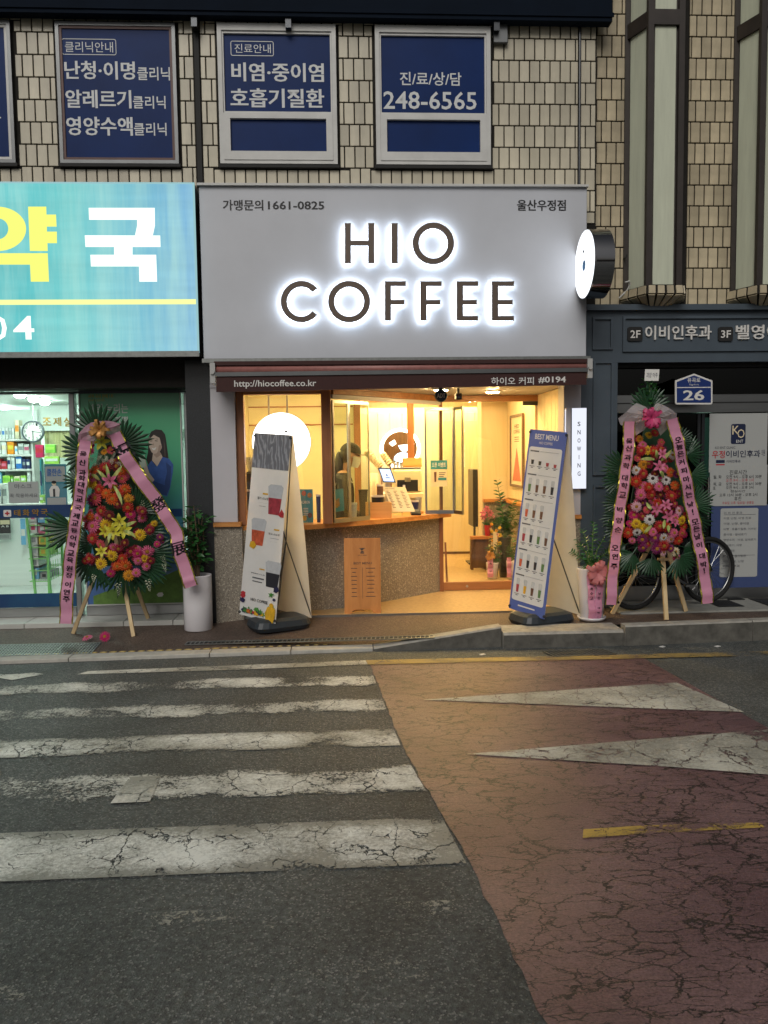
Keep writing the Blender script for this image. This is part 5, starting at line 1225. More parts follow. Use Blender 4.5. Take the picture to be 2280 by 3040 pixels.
# ------------------------------------------------------------------ flowers
GC = dict(red='a81f22', crimson='8e1430', darkred='6e1018', orange='d05a16', redorange='bc2e16', yellow='e0b81e', amber='d8941c', pink='d8688e', magenta='c02668', salmon='cf4f5a', purple='7a1656', white='d6d0cc', cream='d8c8a8', palepink='d8a8b4')
for k, v in GC.items(): pm('petal_'+k, v, .55, nscale=30, namt=.15, trans=.2)
pm('centre_yellow', '9a6a1a', .8, nscale=90, namt=.5); pm('centre_dark', '2c1a14', .8, nscale=90, namt=.4); pm('leaf_palm', '24482e', .38, nscale=6, namt=.25, spec=.5, trans=.1, rand=.25); pm('leaf_dark', '346a34', .36, nscale=8, namt=.25, trans=.15, rand=.35)
pm('leaf_stripe', '6a8a3c', .5, nscale=4, namt=.4, stretch=(12, 1, 1), var='c8c47a'); pm('lily_yellow', 'd6cf3c', .5, trans=.2, nscale=12, namt=.2); pm('lily_pink', 'd06a8c', .5, trans=.2, nscale=10, namt=.35); pm('floret', 'd0d2b8', .6); pm('stem_green', '4a6a30', .6)
_fm = {}
def gerbera(col, dark=False):
    k = (col, dark)
    if k not in _fm:
        r_ = random.Random(sum(map(ord, col))); mb = MB()
        for lay, (n, R0, lift) in enumerate(((17, 1.0, .10), (13, .72, .24))):
            for i in range(n):
                a = 2*math.pi*(i+.5*lay)/n+r_.uniform(-.06, .06); L_ = R0*r_.uniform(.9, 1.04); w_ = .19 if lay == 0 else .17
                ca, sa = math.cos(a), math.sin(a); droop = r_.uniform(-.12, .06)
                pt = lambda d, s, z: (ca*d-sa*s, sa*d+ca*s, z)
                mb.add([pt(.18, -.06, lift), pt(.18, .06, lift), pt(L_*.65, w_*.62, lift+.12), pt(L_*.65, -w_*.62, lift+.12), pt(L_*.97, .05, lift+droop), pt(L_*.97, -.05, lift+droop), pt(L_*.6, 0, lift+.06)],
                       [(0, 1, 2, 6), (0, 6, 3), (6, 2, 4), (6, 4, 5), (6, 5, 3)])
        mb.m = 1; mb.lathe([(.30, .24), (.26, .36), (.12, .40), (.0001, .38)], (0, 0, 0), 12)
        _fm[k] = mb.mesh('gerbera', ['petal_'+col, 'centre_dark' if dark else 'centre_yellow'])
    return _fm[k]
def lily(col):
    k = 'lily'+col
    if k not in _fm:
        mb = MB()
        for i in range(6):
            a = 2*math.pi*i/6; w_ = .26 if i % 2 else .19; ca, sa = math.cos(a), math.sin(a)
            pt = lambda d, s, z: (ca*d-sa*s, sa*d+ca*s, z)
            mb.add([pt(.05, 0, 0), pt(.4, w_, .28), pt(.4, 0, .22), pt(.4, -w_, .28), pt(.78, w_*.7, .32), pt(.78, 0, .27), pt(.78, -w_*.7, .32), pt(1.05, 0, .16)],
                   [(0, 2, 1), (0, 3, 2), (1, 2, 5, 4), (2, 3, 6, 5), (4, 5, 7), (5, 6, 7)])
        mb.m = 1
        for i in range(5): a = i*1.26; mb.tube([(0, 0, .05), (.1*math.cos(a), .1*math.sin(a), .45), (.2*math.cos(a), .2*math.sin(a), .55)], .02, 5)
        _fm[k] = mb.mesh('lily', ['lily_'+col, 'centre_yellow'], True)
    return _fm[k]
def spike():
    if 'sp' not in _fm:
        r_ = random.Random(5); mb = MB()
        for i in range(26):
            t_ = i/25; a = i*2.4; rr_ = .22*(1-t_*.7); c_ = V3((rr_*math.cos(a), rr_*math.sin(a), t_*1.0)); s_ = .10*(1-t_*.5)
            for j in range(4):
                b = j*1.57+r_.uniform(0, 1); mb.add([c_, c_+V3((s_*math.cos(b), s_*math.sin(b), s_*.3)), c_+V3((s_*.9*math.cos(b+.8), s_*.9*math.sin(b+.8), s_*.6))], [(0, 1, 2)])
        _fm['sp'] = mb.mesh('floret_spike', 'floret')
    return _fm['sp']
def fan(seed, n=24, spread=200):
    """pleated fan palm leaf in the local x-z plane, opening towards +z, blades radius 1"""
    k = ('fan', seed, n, spread)
    if k not in _fm:
        r_ = random.Random(seed); mb = MB()
        for i in range(n):
            a = rad(90-spread/2+spread*(i+.5)/n); L_ = r_.uniform(.86, 1.08)*(1-.10*abs((i+.5)/n*2-1)); w_ = math.pi*spread/180/n*.56
            d = V3((math.cos(a), 0, math.sin(a))); s_ = V3((-math.sin(a), 0, math.cos(a))); cv = -.10
            tw = V3((0, r_.uniform(-.03, .03), 0))
            def q(t_, s, y): return d*L_*t_ + s_*s + V3((0, y, 0)) + tw*t_ + V3((0, -cv*t_*t_, 0))
            mb.add([q(.05, 0, 0), q(.45, w_*.45, .012), q(.45, 0, -.022), q(.45, -w_*.45, .012), q(.8, w_*.5, .012), q(.8, 0, -.02), q(.8, -w_*.5, .012), q(1, 0, 0)],
                   [(0, 1, 2), (0, 2, 3), (1, 4, 5, 2), (2, 5, 6, 3), (4, 7, 5), (5, 7, 6)])
        mb.tube([(0, .01, -.25), (0, .01, .08)], .022, 6)
        _fm[k] = mb.mesh('palm_leaf', 'leaf_palm')
    return _fm[k]
def aim(o, pos, size, nrm, roll=0.):
    """put a flower (local +z is its face) at pos, facing nrm"""
    q = V3(nrm).to_track_quat('Z', 'Y'); o.location = pos; o.scale = (size, size, size); o.rotation_mode = 'QUATERNION'
    from mathutils import Quaternion
    o.rotation_quaternion = q @ Quaternion((0, 0, 1), roll)
def ribbon(root, name, pts, wid, lets, mats=('ribbon_pink', 'ribbon_edge'), ink='ink', vert=True, rnd=None):
    """hanging ribbon: centre points with half widths across x; letters at given positions along it"""
    rnd = rnd or random.Random(4)
    n = len(pts); tv = []
    for i in range(n): tv.append((pts[min(i+1, n-1)]-pts[max(i-1, 0)]).normalized())
    sv = [t.cross(V3((0, 1, 0))).normalized() for t in tv]
    sv = [s if s.x > 0 else -s for s in sv]
    fine = []
    for i in range(n-1):
        for j in range(5):
            t = j/5; fine.append((pts[i].lerp(pts[i+1], t), sv[i].lerp(sv[i+1], t).normalized()))
    fine.append((pts[-1], sv[-1]))
    wob = [V3((0, .010*math.sin(i*.7)+.004*math.sin(i*1.9), 0)) for i in range(len(fine))]
    mb = MB(); mb.strip([p-s*wid+o_ for (p, s), o_ in zip(fine, wob)], [p+s*wid+o_ for (p, s), o_ in zip(fine, wob)]); rb = obj(name, mb, mats[0], root, True)
    for sg in (-1, 1):
        mb = MB(); ew = wid*.20
        mb.strip([p+s*sg*wid*.985+o_+V3((0, -.002, 0)) for (p, s), o_ in zip(fine, wob)], [p+s*sg*(wid+ew)+o_+V3((0, .006*math.sin(i*1.7), 0)) for i, ((p, s), o_) in enumerate(zip(fine, wob))]); obj('ribbon_border', mb, mats[1], rb)
    for ch, fpos, sz in lets:
        t = MB()
        k = fpos*(len(fine)-1); i = min(int(k), len(fine)-2); p = fine[i][0].lerp(fine[i+1][0], k-i)+wob[i].lerp(wob[i+1], k-i); s = fine[i][1]; d = s.cross(V3((0, 1, 0))).normalized(); d = d if d.z < 0 else -d
        a = glyphs(ch, .028)
        for x, y, z in a[0]: pass
        w_ = sz*min(1.0, a[2]) if ch != '!' else sz*.2
        t.add([p+s*((x-.5)*w_*1.12)-d*((y-.5)*sz*.86)+V3((0, -.006, 0)) for x, y, z in a[0]], a[1]); obj('ribbon_character', t, ink, rb)
    return rb
pm('ribbon_pink', 'dc98b6', .5, nscale=3, namt=.1, trans=.25); pm('ribbon_edge', 'b59a3a', .28, .75, nscale=60, namt=.6, var='5a7a2a'); pm('ribbon_gold', 'c08a4a', .35, .4, nscale=20, namt=.3); pm('bow_pink', 'd0487c', .45, trans=.2, nscale=9, namt=.2)
def tulle(name, hx, alpha):
    m, N, L, out = newmat(name); b = N('BsdfPrincipled', i_Roughness=.5); b.inputs['Base Color'].default_value = c(hx); t = N('BsdfTransparent'); tl = N('BsdfTranslucent', i_Color=c(hx))
    m1 = N('MixShader', i_0=.4); L(b.outputs[0], m1.inputs[1]); L(tl.outputs[0], m1.inputs[2]); mx = N('MixShader', i_0=alpha); L(t.outputs[0], mx.inputs[1]); L(m1.outputs[0], mx.inputs[2]); L(mx.outputs[0], out.inputs[0])
tulle('tulle_pink', 'd39ab0', .78); tulle('tulle_white', 'f0e6ec', .42)
def crumple(pts, ctr, depth, rnd, n=14):
    """gathered net: a folded surface from the knot (ctr) out to an outline"""
    mb = MB(); k = len(pts); R = 6; vs = [V3(ctr)]
    for r in range(1, R+1):
        for i, p in enumerate(pts):
            q = V3(ctr).lerp(V3(p), r/R); q += V3((0, depth*math.sin(i*2.1+r*.5)*(r/R)*(.6+.4*rnd.random())-depth*1.2*math.sin(math.pi*r/R), rnd.uniform(-.008, .008))); vs.append(q)
    fs = [(0, 1+i, 1+(i+1) % k) for i in range(k)]
    for r in range(R-1):
        for i in range(k): fs.append((1+r*k+i, 1+(r+1)*k+i, 1+(r+1)*k+(i+1) % k, 1+r*k+(i+1) % k))
    mb.add(vs, fs); return mb
def loops(ctr, n, R, w, rnd, mb=None):
    """bow made of ribbon loops"""
    mb = mb or MB()
    for i in range(n):
        a = 2*math.pi*i/n+rnd.uniform(-.3, .3); d = V3((math.cos(a), -.45-.3*rnd.random(), math.sin(a))).normalized(); s = d.cross(V3((0, 1, 0))).normalized()
        if s.length < .1: s = V3((1, 0, 0))
        up = d.cross(s).normalized(); r_ = R*rnd.uniform(.7, 1.05); A_ = []; B_ = []
        for j in range(13):
            t = j/12; th = t*math.pi*2; c_ = V3(ctr)+d*(r_*.5*(1-math.cos(th)))+up*(r_*.30*math.sin(th)); A_.append(c_-s*w/2); B_.append(c_+s*w/2)
        mb.strip(A_, B_)
    return mb
def tripod(root, apex, feet, r=.016):
    for f in feet: obj('leg', MB().bar(apex, f, r*2, r*1.5), 'stick', root)

def flower_stand(name, label, crop, ydep, data, lil, fans, seed):
    rnd = random.Random(seed); root = data['root']
    # oasis board that carries everything
    for x, y, r, col in data['ger']:
        px, py = crop(x, y); yy = ydep(px, py)+rnd.uniform(-.03, .03); p = P(px, py, yy); size = r/data['sc']/FPX*(yy-CAM.y)*1.22
        dark = col.endswith('*'); col = col.rstrip('*')
        o = place('gerbera', gerbera(col, dark), root); cxp = data['cx']
        nrm = V3(((px-cxp)/260+rnd.uniform(-.3, .3), -1, (data['cy']-py)/700+.12+rnd.uniform(-.3, .3)))
        aim(o, p, size, nrm, rnd.uniform(0, 6)); o['label'] = f'{col} gerbera'
    for k in range(64):                              # fillers tucked behind the big blooms
        x, y, r, col = rnd.choice(data['ger']); px, py = crop(x+rnd.uniform(-45, 45), y+rnd.uniform(-45, 45)); yy = ydep(px, py)+.045; o = place('gerbera', gerbera(rnd.choice(['red', 'crimson', 'darkred', 'magenta', 'red', 'purple', 'pink'])), root)
        aim(o, P(px, py, yy), r/data['sc']/FPX*(yy-CAM.y)*rnd.uniform(.8, 1.05), (rnd.uniform(-.6, .6), -1, rnd.uniform(-.4, .6)), rnd.uniform(0, 6))
    for x, y, r, col in lil:
        px, py = crop(x, y); yy = ydep(px, py)-.03; p = P(px, py, yy); size = r/data['sc']/FPX*(yy-CAM.y)*1.1
        o = place('lily', lily(col), root); aim(o, p, size, (rnd.uniform(-.4, .4), -1, rnd.uniform(-.1, .5)), rnd.uniform(0, 6)); o['label'] = f'{col} lily'
    for i, (x, y, r, ang, spread, n, back) in enumerate(fans):
        px, py = crop(x, y); yy = ydep(px, py)+back; p = P(px, py, yy); size = r/data['sc']/FPX*(yy-CAM.y)*1.08
        o = place('palm_leaf', fan(seed*10+i, max(9, int(n*.62)), spread), root); o.location = p; o.scale = (size,)*3
        o.rotation_euler = (rnd.uniform(-.1, .2), rad(90-ang), rnd.uniform(-.2, .2))
def spikes(root, lst, crop, ydep, sc_, rnd):
    for x, y, r, ang in lst:
        px, py = crop(x, y); p = P(px, py, ydep(px, py)-.02); s = r/sc_/FPX*7.0; o = place('floret_spike', spike(), root); o.location = p; o.scale = (s, s, s); o.rotation_euler = (rnd.uniform(-.4, .1), rad(90-ang), rnd.uniform(0, 6))
def blades(root, lst, crop, ydep, sc_):
    """striped strap leaves: start, bend, tip in crop pixels"""
    for a, b, c2 in lst:
        A_ = []; B_ = []
        P0, P1, P2 = [P(*crop(*q), ydep(*crop(*q))-d) for q, d in ((a, .02), (b, .08), (c2, .06))]
        for i in range(9):
            t = i/8; p = P0*(1-t)**2+P1*2*t*(1-t)+P2*t*t; d = ((P1-P0)*(1-t)+(P2-P1)*t).normalized(); s = d.cross(V3((0, 1, 0))).normalized()*(.014*math.sin(math.pi*(.12+.88*t))+.001); A_.append(p-s); B_.append(p+s)
        mb = MB(); mb.strip(A_, B_); obj('strap_leaf', mb, 'leaf_stripe', root)

# ---- left stand
def cl_(x, y): return (x/2.37, 1050+y/2.37)
rnd = random.Random(11)
footL = [gs(217, 1881), gs(397, 1889), V3((P(440, 1848, .10).x, .10, ZS+.005))]
LS = thing('flower_stand', V3((footL[0].x+.3, -.25, .06)), 'congratulatory flower stand with yellow lilies in front of the green pharmacy poster', 'flower stand', 'congratulatory flower stands')
apex = P(337, 1560, -.16)
tripod(LS, apex, footL)
obj('backing', MB().prism([P(x, y, -.12) for x, y in ((300, 1290), (390, 1290), (460, 1560), (440, 1680), (290, 1680), (255, 1560))], (0, .03, 0)), 'leaf_palm', LS)
def ydL(px, py): return -.30-.14*max(0, min(1, (py-1260)/430.))-.10*math.cos(max(-1.4, min(1.4, (px-345)/110.)))+.06
G_L = [(632, 685, 32, 'magenta'), (650, 915, 37, 'yellow'), (665, 820, 36, 'orange'), (680, 1015, 45, 'salmon'), (790, 1025, 38, 'orange'), (750, 985, 34, 'orange'), (905, 1020, 33, 'amber'), (900, 1080, 36, 'redorange'), (715, 1105, 36, 'red'), (920, 1130, 33, 'magenta'),
       (1000, 1155, 32, 'pink'), (655, 1215, 42, 'pink'), (690, 1155, 32, 'pink'), (750, 1205, 42, 'yellow'), (985, 1275, 37, 'yellow'), (655, 1300, 40, 'red'), (1050, 1240, 32, 'crimson'), (635, 1440, 36, 'red'), (712, 1478, 37, 'yellow'), (790, 1420, 37, 'yellow'), (860, 1440, 33, 'redorange'),
       (882, 1490, 38, 'orange'), (905, 1560, 36, 'amber'), (825, 1495, 30, 'orange'), (920, 1390, 34, 'crimson'), (965, 1405, 32, 'magenta'), (1035, 1390, 40, 'pink'), (1015, 1440, 30, 'yellow'), (1060, 1455, 28, 'crimson'), (1030, 1495, 30, 'pink'), (970, 1455, 28, 'pink'), (960, 1540, 30, 'pink'),
       (780, 1545, 28, 'magenta'), (835, 1370, 32, 'crimson'), (800, 1360, 28, 'pink'), (710, 1340, 30, 'salmon'), (770, 1140, 34, 'darkred'), (820, 790, 36, 'darkred'), (740, 800, 38, 'red'), (855, 825, 34, 'orange'), (880, 955, 36, 'orange'), (700, 955, 34, 'redorange'), (840, 985, 32, 'redorange'),
       (635, 1145, 28, 'orange'), (1085, 1195, 22, 'yellow'), (1125, 1290, 24, 'purple'), (1105, 1340, 22, 'magenta'), (860, 880, 32, 'salmon'), (1000, 1110, 32, 'crimson'), (650, 870, 30, 'pink'), (780, 680, 28, 'salmon'), (735, 690, 24, 'amber'), (830, 1060, 30, 'darkred'), (800, 940, 30, 'amber'), (930, 1190, 30, 'crimson'), (880, 1330, 28, 'darkred'), (750, 1270, 28, 'crimson')]
LI_L = [(712, 622, 56, 'yellow'), (775, 895, 52, 'pink'), (840, 1180, 52, 'yellow'), (800, 1250, 56, 'yellow'), (875, 1245, 52, 'yellow'), (740, 1250, 42, 'yellow'), (715, 1392, 42, 'yellow')]
FA_L = [(690, 560, 205, 92, 150, 22, .10), (850, 640, 200, 5, 170, 26, .09), (610, 690, 180, 172, 170, 24, .09), (575, 900, 145, 185, 150, 22, .08), (540, 1230, 235, 182, 95, 16, .07), (640, 1440, 190, 225, 150, 24, .05), (700, 1500, 175, 240, 120, 20, .06),
        (870, 1480, 240, 270, 130, 24, .05), (1040, 1400, 195, -20, 150, 24, .06), (960, 1110, 190, 55, 140, 24, .06), (650, 1330, 150, 190, 140, 20, .07), (1010, 1250, 170, 10, 130, 20, .08), (760, 1050, 130, 200, 160, 20, .07), (1000, 1480, 200, -60, 120, 20, .07)]
flower_stand('', '', cl_, ydL, dict(root=LS, ger=G_L, sc=2.37, cx=345, cy=1480), LI_L, FA_L, 1)
spikes(LS, [(650+rnd.uniform(0, 210), 720+rnd.uniform(0, 70), 45, rnd.uniform(20, 160)) for _ in range(22)]+[(1000, 1110, 90, 60), (1140, 1420, 70, -60), (1150, 1480, 60, -90), (825, 1610, 90, -95), (1040, 1590, 85, -80), (660, 1560, 60, -120)], cl_, ydL, 2.37, rnd)
blades(LS, [((760, 900), (720, 850), (680, 815)), ((765, 890), (760, 830), (745, 775)), ((780, 890), (830, 830), (860, 785)), ((800, 930), (850, 1000), (858, 1065)), ((790, 1250), (760, 1280), (765, 1335)), ((850, 1230), (920, 1190), (960, 1180)), ((850, 1245), (930, 1250), (955, 1300)), ((700, 890), (660, 850), (640, 850))], cl_, ydL, 2.37)
ow = crumple([P(*cl_(x, y), -.40) for x, y in ((545, 610), (560, 560), (600, 510), (640, 485), (700, 480), (760, 470), (810, 478), (850, 500), (845, 540), (820, 580), (790, 600), (740, 560), (690, 590), (660, 640), (600, 650), (555, 645))], P(*cl_(705, 545), -.42), .035, rnd); obj('tulle_wrap', ow, 'tulle_pink', LS)
obj('gold_bow', loops(P(*cl_(705, 535), -.46), 16, .10, .024, rnd), 'ribbon_gold', LS)
rl = [P(*cl_(x, y), -.50+.0*i) for i, (x, y) in enumerate(((600, 610), (588, 700), (578, 820), (575, 920), (555, 1040), (530, 1200), (508, 1330), (492, 1480), (478, 1620), (466, 1760), (464, 1900)))]
txt = '울산과학대학교 국제교류어학교육원장 이연주'; ypos = [705, 765, 835, 875, 920, 965, 1020, 0, 1085, 1140, 1190, 1240, 1295, 1345, 1400, 1450, 1510, 1560, 0, 1625, 1675, 1725]
txt = ['울', '산', '과', '학', '대', '학', '교', ' ', '국', '제', '교', '류', '어', '학', '교', '육', '원', '장', ' ', '이', '연', '주']
def fpos(y, ys):
    for i in range(len(ys)-1):
        if ys[i] <= y <= ys[i+1]: return (i+(y-ys[i])/(ys[i+1]-ys[i]))/(len(ys)-1)
    return 1
ysL = [610, 700, 820, 920, 1040, 1200, 1330, 1480, 1620, 1760, 1900]
ribbon(LS, 'ribbon', rl, 39/2.37/FPX*6.85, [(ch, fpos(y, ysL), .056) for ch, y in zip(txt, ypos) if ch != ' '])
ysR = [560, 700, 790, 880, 1010, 1140, 1260, 1400, 1560, 1640]
rl = [P(*cl_(x, y), -.44) for x, y in ((805, 560), (868, 700), (925, 790), (990, 880), (1085, 1010), (1165, 1140), (1240, 1260), (1262, 1400), (1318, 1560), (1345, 1640))]
ribbon(LS, 'ribbon', rl, 41/2.37/FPX*6.9, [('祝', fpos(690, ysR), .17), ('發', fpos(1060, ysR), .13), ('展', fpos(1370, ysR), .13)])

# ---- right stand
def cr_(x, y): return (1640+x/2.572, 1080+y/2.572)
rnd = random.Random(12)
footR = [gs(1817, 1822), gs(1978, 1840), V3((G(2036, 1814, .168).x, G(2036, 1814, .168).y, .168))]
RS = thing('flower_stand', V3((2.73, -.6, .16)), 'congratulatory flower stand with pink lilies and white net bow by the clinic entrance', 'flower stand', 'congratulatory flower stands')
tripod(RS, P(1962, 1560, -.52), footR, .017)
obj('backing', MB().prism([P(x, y, -.50) for x, y in ((1915, 1270), (1985, 1270), (2040, 1540), (2000, 1650), (1890, 1640), (1865, 1540))], (0, .03, 0)), 'leaf_palm', RS)
obj('cross_bar', MB().bar(P(1953, 1660, -.62), P(1985, 1660, -.62), .03, .02, (0, 0, 1)), 'stick', RS)
def ydR(px, py): return -.60-.12*max(0, min(1, (py-1260)/400.))-.12*math.cos(max(-1.4, min(1.4, (px-1955)/105.)))+.06
G_R = [(665, 575, 27, 'amber'), (735, 545, 27, 'yellow'), (780, 530, 30, 'red'), (690, 620, 30, 'pink'), (830, 600, 27, 'salmon'), (680, 665, 36, 'red'), (725, 660, 36, 'yellow'), (770, 665, 34, 'redorange'), (822, 650, 32, 'red'), (910, 700, 34, 'white'), (690, 770, 36, 'amber'), (735, 765, 34, 'crimson'), (640, 815, 32, 'white'),
       (690, 840, 38, 'red'), (860, 800, 30, 'pink'), (900, 830, 34, 'orange'), (765, 880, 40, 'white*'), (865, 890, 36, 'white*'), (945, 845, 30, 'purple'), (640, 900, 40, 'redorange'), (935, 930, 34, 'orange'), (670, 948, 36, 'pink'), (735, 942, 36, 'redorange'), (810, 940, 34, 'pink'), (868, 955, 28, 'red'), (675, 1003, 38, 'pink'),
       (752, 1002, 38, 'red'), (905, 1010, 42, 'red'), (640, 1090, 38, 'palepink'), (690, 1060, 30, 'purple'), (800, 1065, 38, 'redorange'), (720, 1115, 28, 'salmon'), (620, 1155, 38, 'magenta'), (690, 1165, 32, 'crimson'), (740, 1190, 38, 'white*'), (640, 1220, 36, 'yellow'), (705, 1255, 40, 'yellow'), (985, 1195, 36, 'yellow'), (1020, 1155, 30, 'red'),
       (960, 1125, 34, 'palepink'), (935, 1175, 32, 'pink'), (575, 1290, 40, 'redorange'), (645, 1285, 30, 'white*'), (820, 1240, 42, 'red'), (870, 1245, 36, 'redorange'), (1000, 1245, 32, 'redorange'), (765, 1285, 34, 'pink'), (925, 1290, 36, 'pink'), (985, 1290, 32, 'salmon'), (685, 1340, 40, 'purple'), (780, 1330, 42, 'purple'), (845, 1325, 32, 'white'),
       (900, 1335, 36, 'palepink'), (960, 1350, 36, 'redorange'), (850, 1388, 42, 'red'), (690, 1402, 36, 'purple'), (795, 1412, 42, 'purple'), (610, 1350, 26, 'pink'), (845, 1440, 28, 'palepink'), (935, 1435, 36, 'cream'), (900, 1410, 30, 'purple'), (780, 710, 28, 'crimson'), (850, 740, 28, 'salmon'), (650, 720, 26, 'salmon'), (590, 1220, 26, 'magenta'), (960, 990, 30, 'crimson'), (860, 1120, 30, 'crimson'), (780, 840, 26, 'darkred'), (820, 1000, 28, 'darkred'), (930, 1070, 28, 'crimson')]
LI_R = [(840, 690, 42, 'pink'), (815, 790, 52, 'pink'), (795, 1110, 46, 'pink'), (870, 1080, 46, 'pink'), (888, 1165, 50, 'pink'), (930, 1210, 40, 'pink')]
FA_R = [(735, 350, 180, 90, 150, 24, .10), (560, 800, 185, 170, 120, 20, .10), (530, 880, 165, 195, 110, 18, .11), (540, 1060, 165, 165, 120, 20, .10), (530, 1160, 165, 190, 110, 18, .11), (540, 1260, 160, 200, 120, 18, .1), (960, 600, 120, 25, 130, 18, .1), (1020, 700, 170, 15, 120, 20, .1), (1050, 850, 160, -10, 120, 20, .1), (1060, 1080, 180, 20, 110, 20, .1), (1070, 1180, 180, -10, 110, 18, .11), (1040, 1260, 180, -20, 110, 18, .12),
        (620, 1440, 190, 235, 140, 24, -.02), (760, 1480, 150, 262, 130, 20, .0), (960, 1470, 180, -58, 150, 24, -.02), (1000, 1400, 150, -20, 120, 20, .0), (560, 1380, 140, 200, 120, 18, .03), (700, 700, 110, 140, 140, 18, .08)]
flower_stand('', '', cr_, ydR, dict(root=RS, ger=G_R, sc=2.572, cx=1955, cy=1460), LI_R, FA_R, 2)
blades(RS, [((780, 730), (720, 720), (670, 730)), ((800, 720), (800, 690), (790, 655)), ((830, 740), (880, 700), (915, 650)), ((850, 870), (840, 830), (820, 820)), ((860, 1190), (850, 1230), (850, 1262)), ((900, 1220), (880, 1250), (890, 1290)), ((720, 1060), (740, 1100), (760, 1110)), ((760, 1235), (720, 1270), (700, 1290))], cr_, ydR, 2.572)
# leafy sprig and card on top
def leaf_mesh(name, mat, wr=.42, cup=.08):
    mb = MB(); n = 5; L_ = []; R2 = []; C_ = []
    for i in range(n+1):
        t = i/n; w_ = wr*math.sin(math.pi*min(1, t*.96+.04))**.8*(1-.35*t)/1.4; z = -.25*t*t; C_.append((0, t, z)); L_.append((-w_, t, z+cup*w_/wr)); R2.append((w_, t, z+cup*w_/wr))
    mb.strip(L_, C_); mb.strip(C_, R2); return mb.mesh(name, mat)
LEAF = leaf_mesh('leaf', 'leaf_dark'); ZLEAF = leaf_mesh('leaflet', 'leaf_dark', .36)
def put_leaf(root, me, p, d, size, rnd, name='leaf'):
    o = place(name, me, root); q = V3(d).to_track_quat('Y', 'Z'); from mathutils import Quaternion
    o.rotation_mode = 'QUATERNION'; o.rotation_quaternion = q @ Quaternion((0, 1, 0), rnd.uniform(-.9, .9)); o.location = p; o.scale = (size,)*3; return o
tp = P(*cr_(745, 300), -.55); tq = P(*cr_(740, 160), -.52)
obj('sprig_stem', MB().tube([tp, tq], [.008, .004], 6), 'stem_green', RS)
for i in range(60):
    a = rnd.uniform(0, 6.28); el = rnd.uniform(-.3, 1.1); t = rnd.uniform(-.1, 1.1); d = V3((math.cos(a)*math.cos(el), math.sin(a)*math.cos(el), math.sin(el))); b = tp.lerp(tq, t); put_leaf(RS, LEAF, b+d*rnd.uniform(.0, .06), d, rnd.uniform(.045, .075), rnd)
cd_ = Pl(P(*cr_(708, 42), -.56), P(*cr_(817, 42), -.58), P(*cr_(702, 130), -.56)); mb = MB(); cd_.slab(mb, .002); o = obj('message_card', mb, 'paper', RS); mb = MB(); cd_.text(mb, '과장 이주', .12, .28, .9, .72, .002, 0); obj('handwriting', mb, 'ink_navy', o)
for i, outl in enumerate((((740, 380), (700, 330), (650, 305), (600, 330), (555, 370), (510, 420), (520, 470), (560, 480), (620, 470), (640, 540), (690, 500), (720, 440)), ((745, 380), (770, 320), (810, 295), (850, 320), (900, 345), (960, 385), (945, 430), (900, 450), (870, 510), (825, 545), (790, 500), (760, 440)))):
    ow = crumple([P(*cr_(x, y), -.72) for x, y in outl], P(*cr_(742, 410), -.74), .04, rnd); obj('tulle_wrap', ow, 'tulle_white', RS)
obj('pink_bow', loops(P(*cr_(745, 415), -.78), 22, .11, .022, rnd), 'bow_pink', RS)
ysA = [440, 600, 760, 920, 1080, 1240, 1400, 1560, 1700, 1840]
rl = [P(*cr_(x, y), -.80) for x, y in ((590, 440), (585, 600), (568, 760), (545, 920), (522, 1080), (500, 1240), (480, 1400), (466, 1560), (456, 1700), (448, 1840))]
ribbon(RS, 'ribbon', rl, 40/2.572/FPX*6.55, [(ch, fpos(y, ysA), .056) for ch, y in zip('울산과학대학교박양순오연주', (590, 645, 715, 780, 870, 930, 1000, 1115, 1195, 1265, 1405, 1470, 1545))])
ysB = [420, 560, 720, 880, 1040, 1220, 1380, 1540, 1700, 1830]
rl = [P(*cr_(x, y), -.80) for x, y in ((915, 420), (952, 560), (982, 720), (1018, 880), (1050, 1040), (1088, 1220), (1122, 1380), (1152, 1540), (1176, 1700), (1184, 1830))]
ribbon(RS, 'ribbon', rl, 42/2.572/FPX*6.55, [(ch, fpos(y, ysB), .056) for ch, y in zip('오늘은커피마시는날!모든날이대박!', (580, 632, 687, 752, 815, 880, 940, 997, 1075, 1130, 1205, 1258, 1318, 1385, 1465, 1530, 1578))])
# fallen flowers on the pavement
for q, col, lb, f in (((260, 1905), 'pink', 'pale pink gerbera head lying on the sidewalk, the left of two', (-.2, -.3, 1)), ((312, 1906), 'magenta', 'deep pink gerbera head lying on the sidewalk, the right of two', (.1, -1, .5))):
    p = gs(*q); o = place('fallen_gerbera', gerbera(col)); aim(o, p+V3((0, 0, .045 if col == 'magenta' else .03)), .05, f, 1.0); tag(o, lb, 'flower', 'fallen flowers')

# ------------------------------------------------------------------ planters
pm('ceramic_white', 'd8d5d8', .22, nscale=3, namt=.05, coat=.3); pm('soil', '2e2620', .95, nscale=40, namt=.5, bump=.6); pm('bark', '6a5a44', .8, nscale=20, namt=.3)
def planter(name, loc, rb, rt, h, label, saucer=False):
    t = thing(name, loc, label, 'plant pot')
    obj('pot', MB().lathe([(rb*.95, 0), (rb, .008), (rb+(rt-rb)*.5, h*.5), (rt, h-.01), (rt, h), (rt-.014, h), (rt-.016, h-.03)], loc, 40), 'ceramic_white', t, True)
    obj('soil', MB().lathe([(.0001, h-.028), (rt-.017, h-.03)], loc, 24), 'soil', t)
    if saucer: obj('saucer', MB().lathe([(rb*1.05, -.004), (rb*1.22, .012), (rb*1.28, .03), (rb*1.24, .03), (rb*1.1, .01), (rb*.9, .006)], loc, 40), 'ceramic_white', t, True)
    return t
rnd = random.Random(21)
b0 = gs(590, 1868); hp = .50
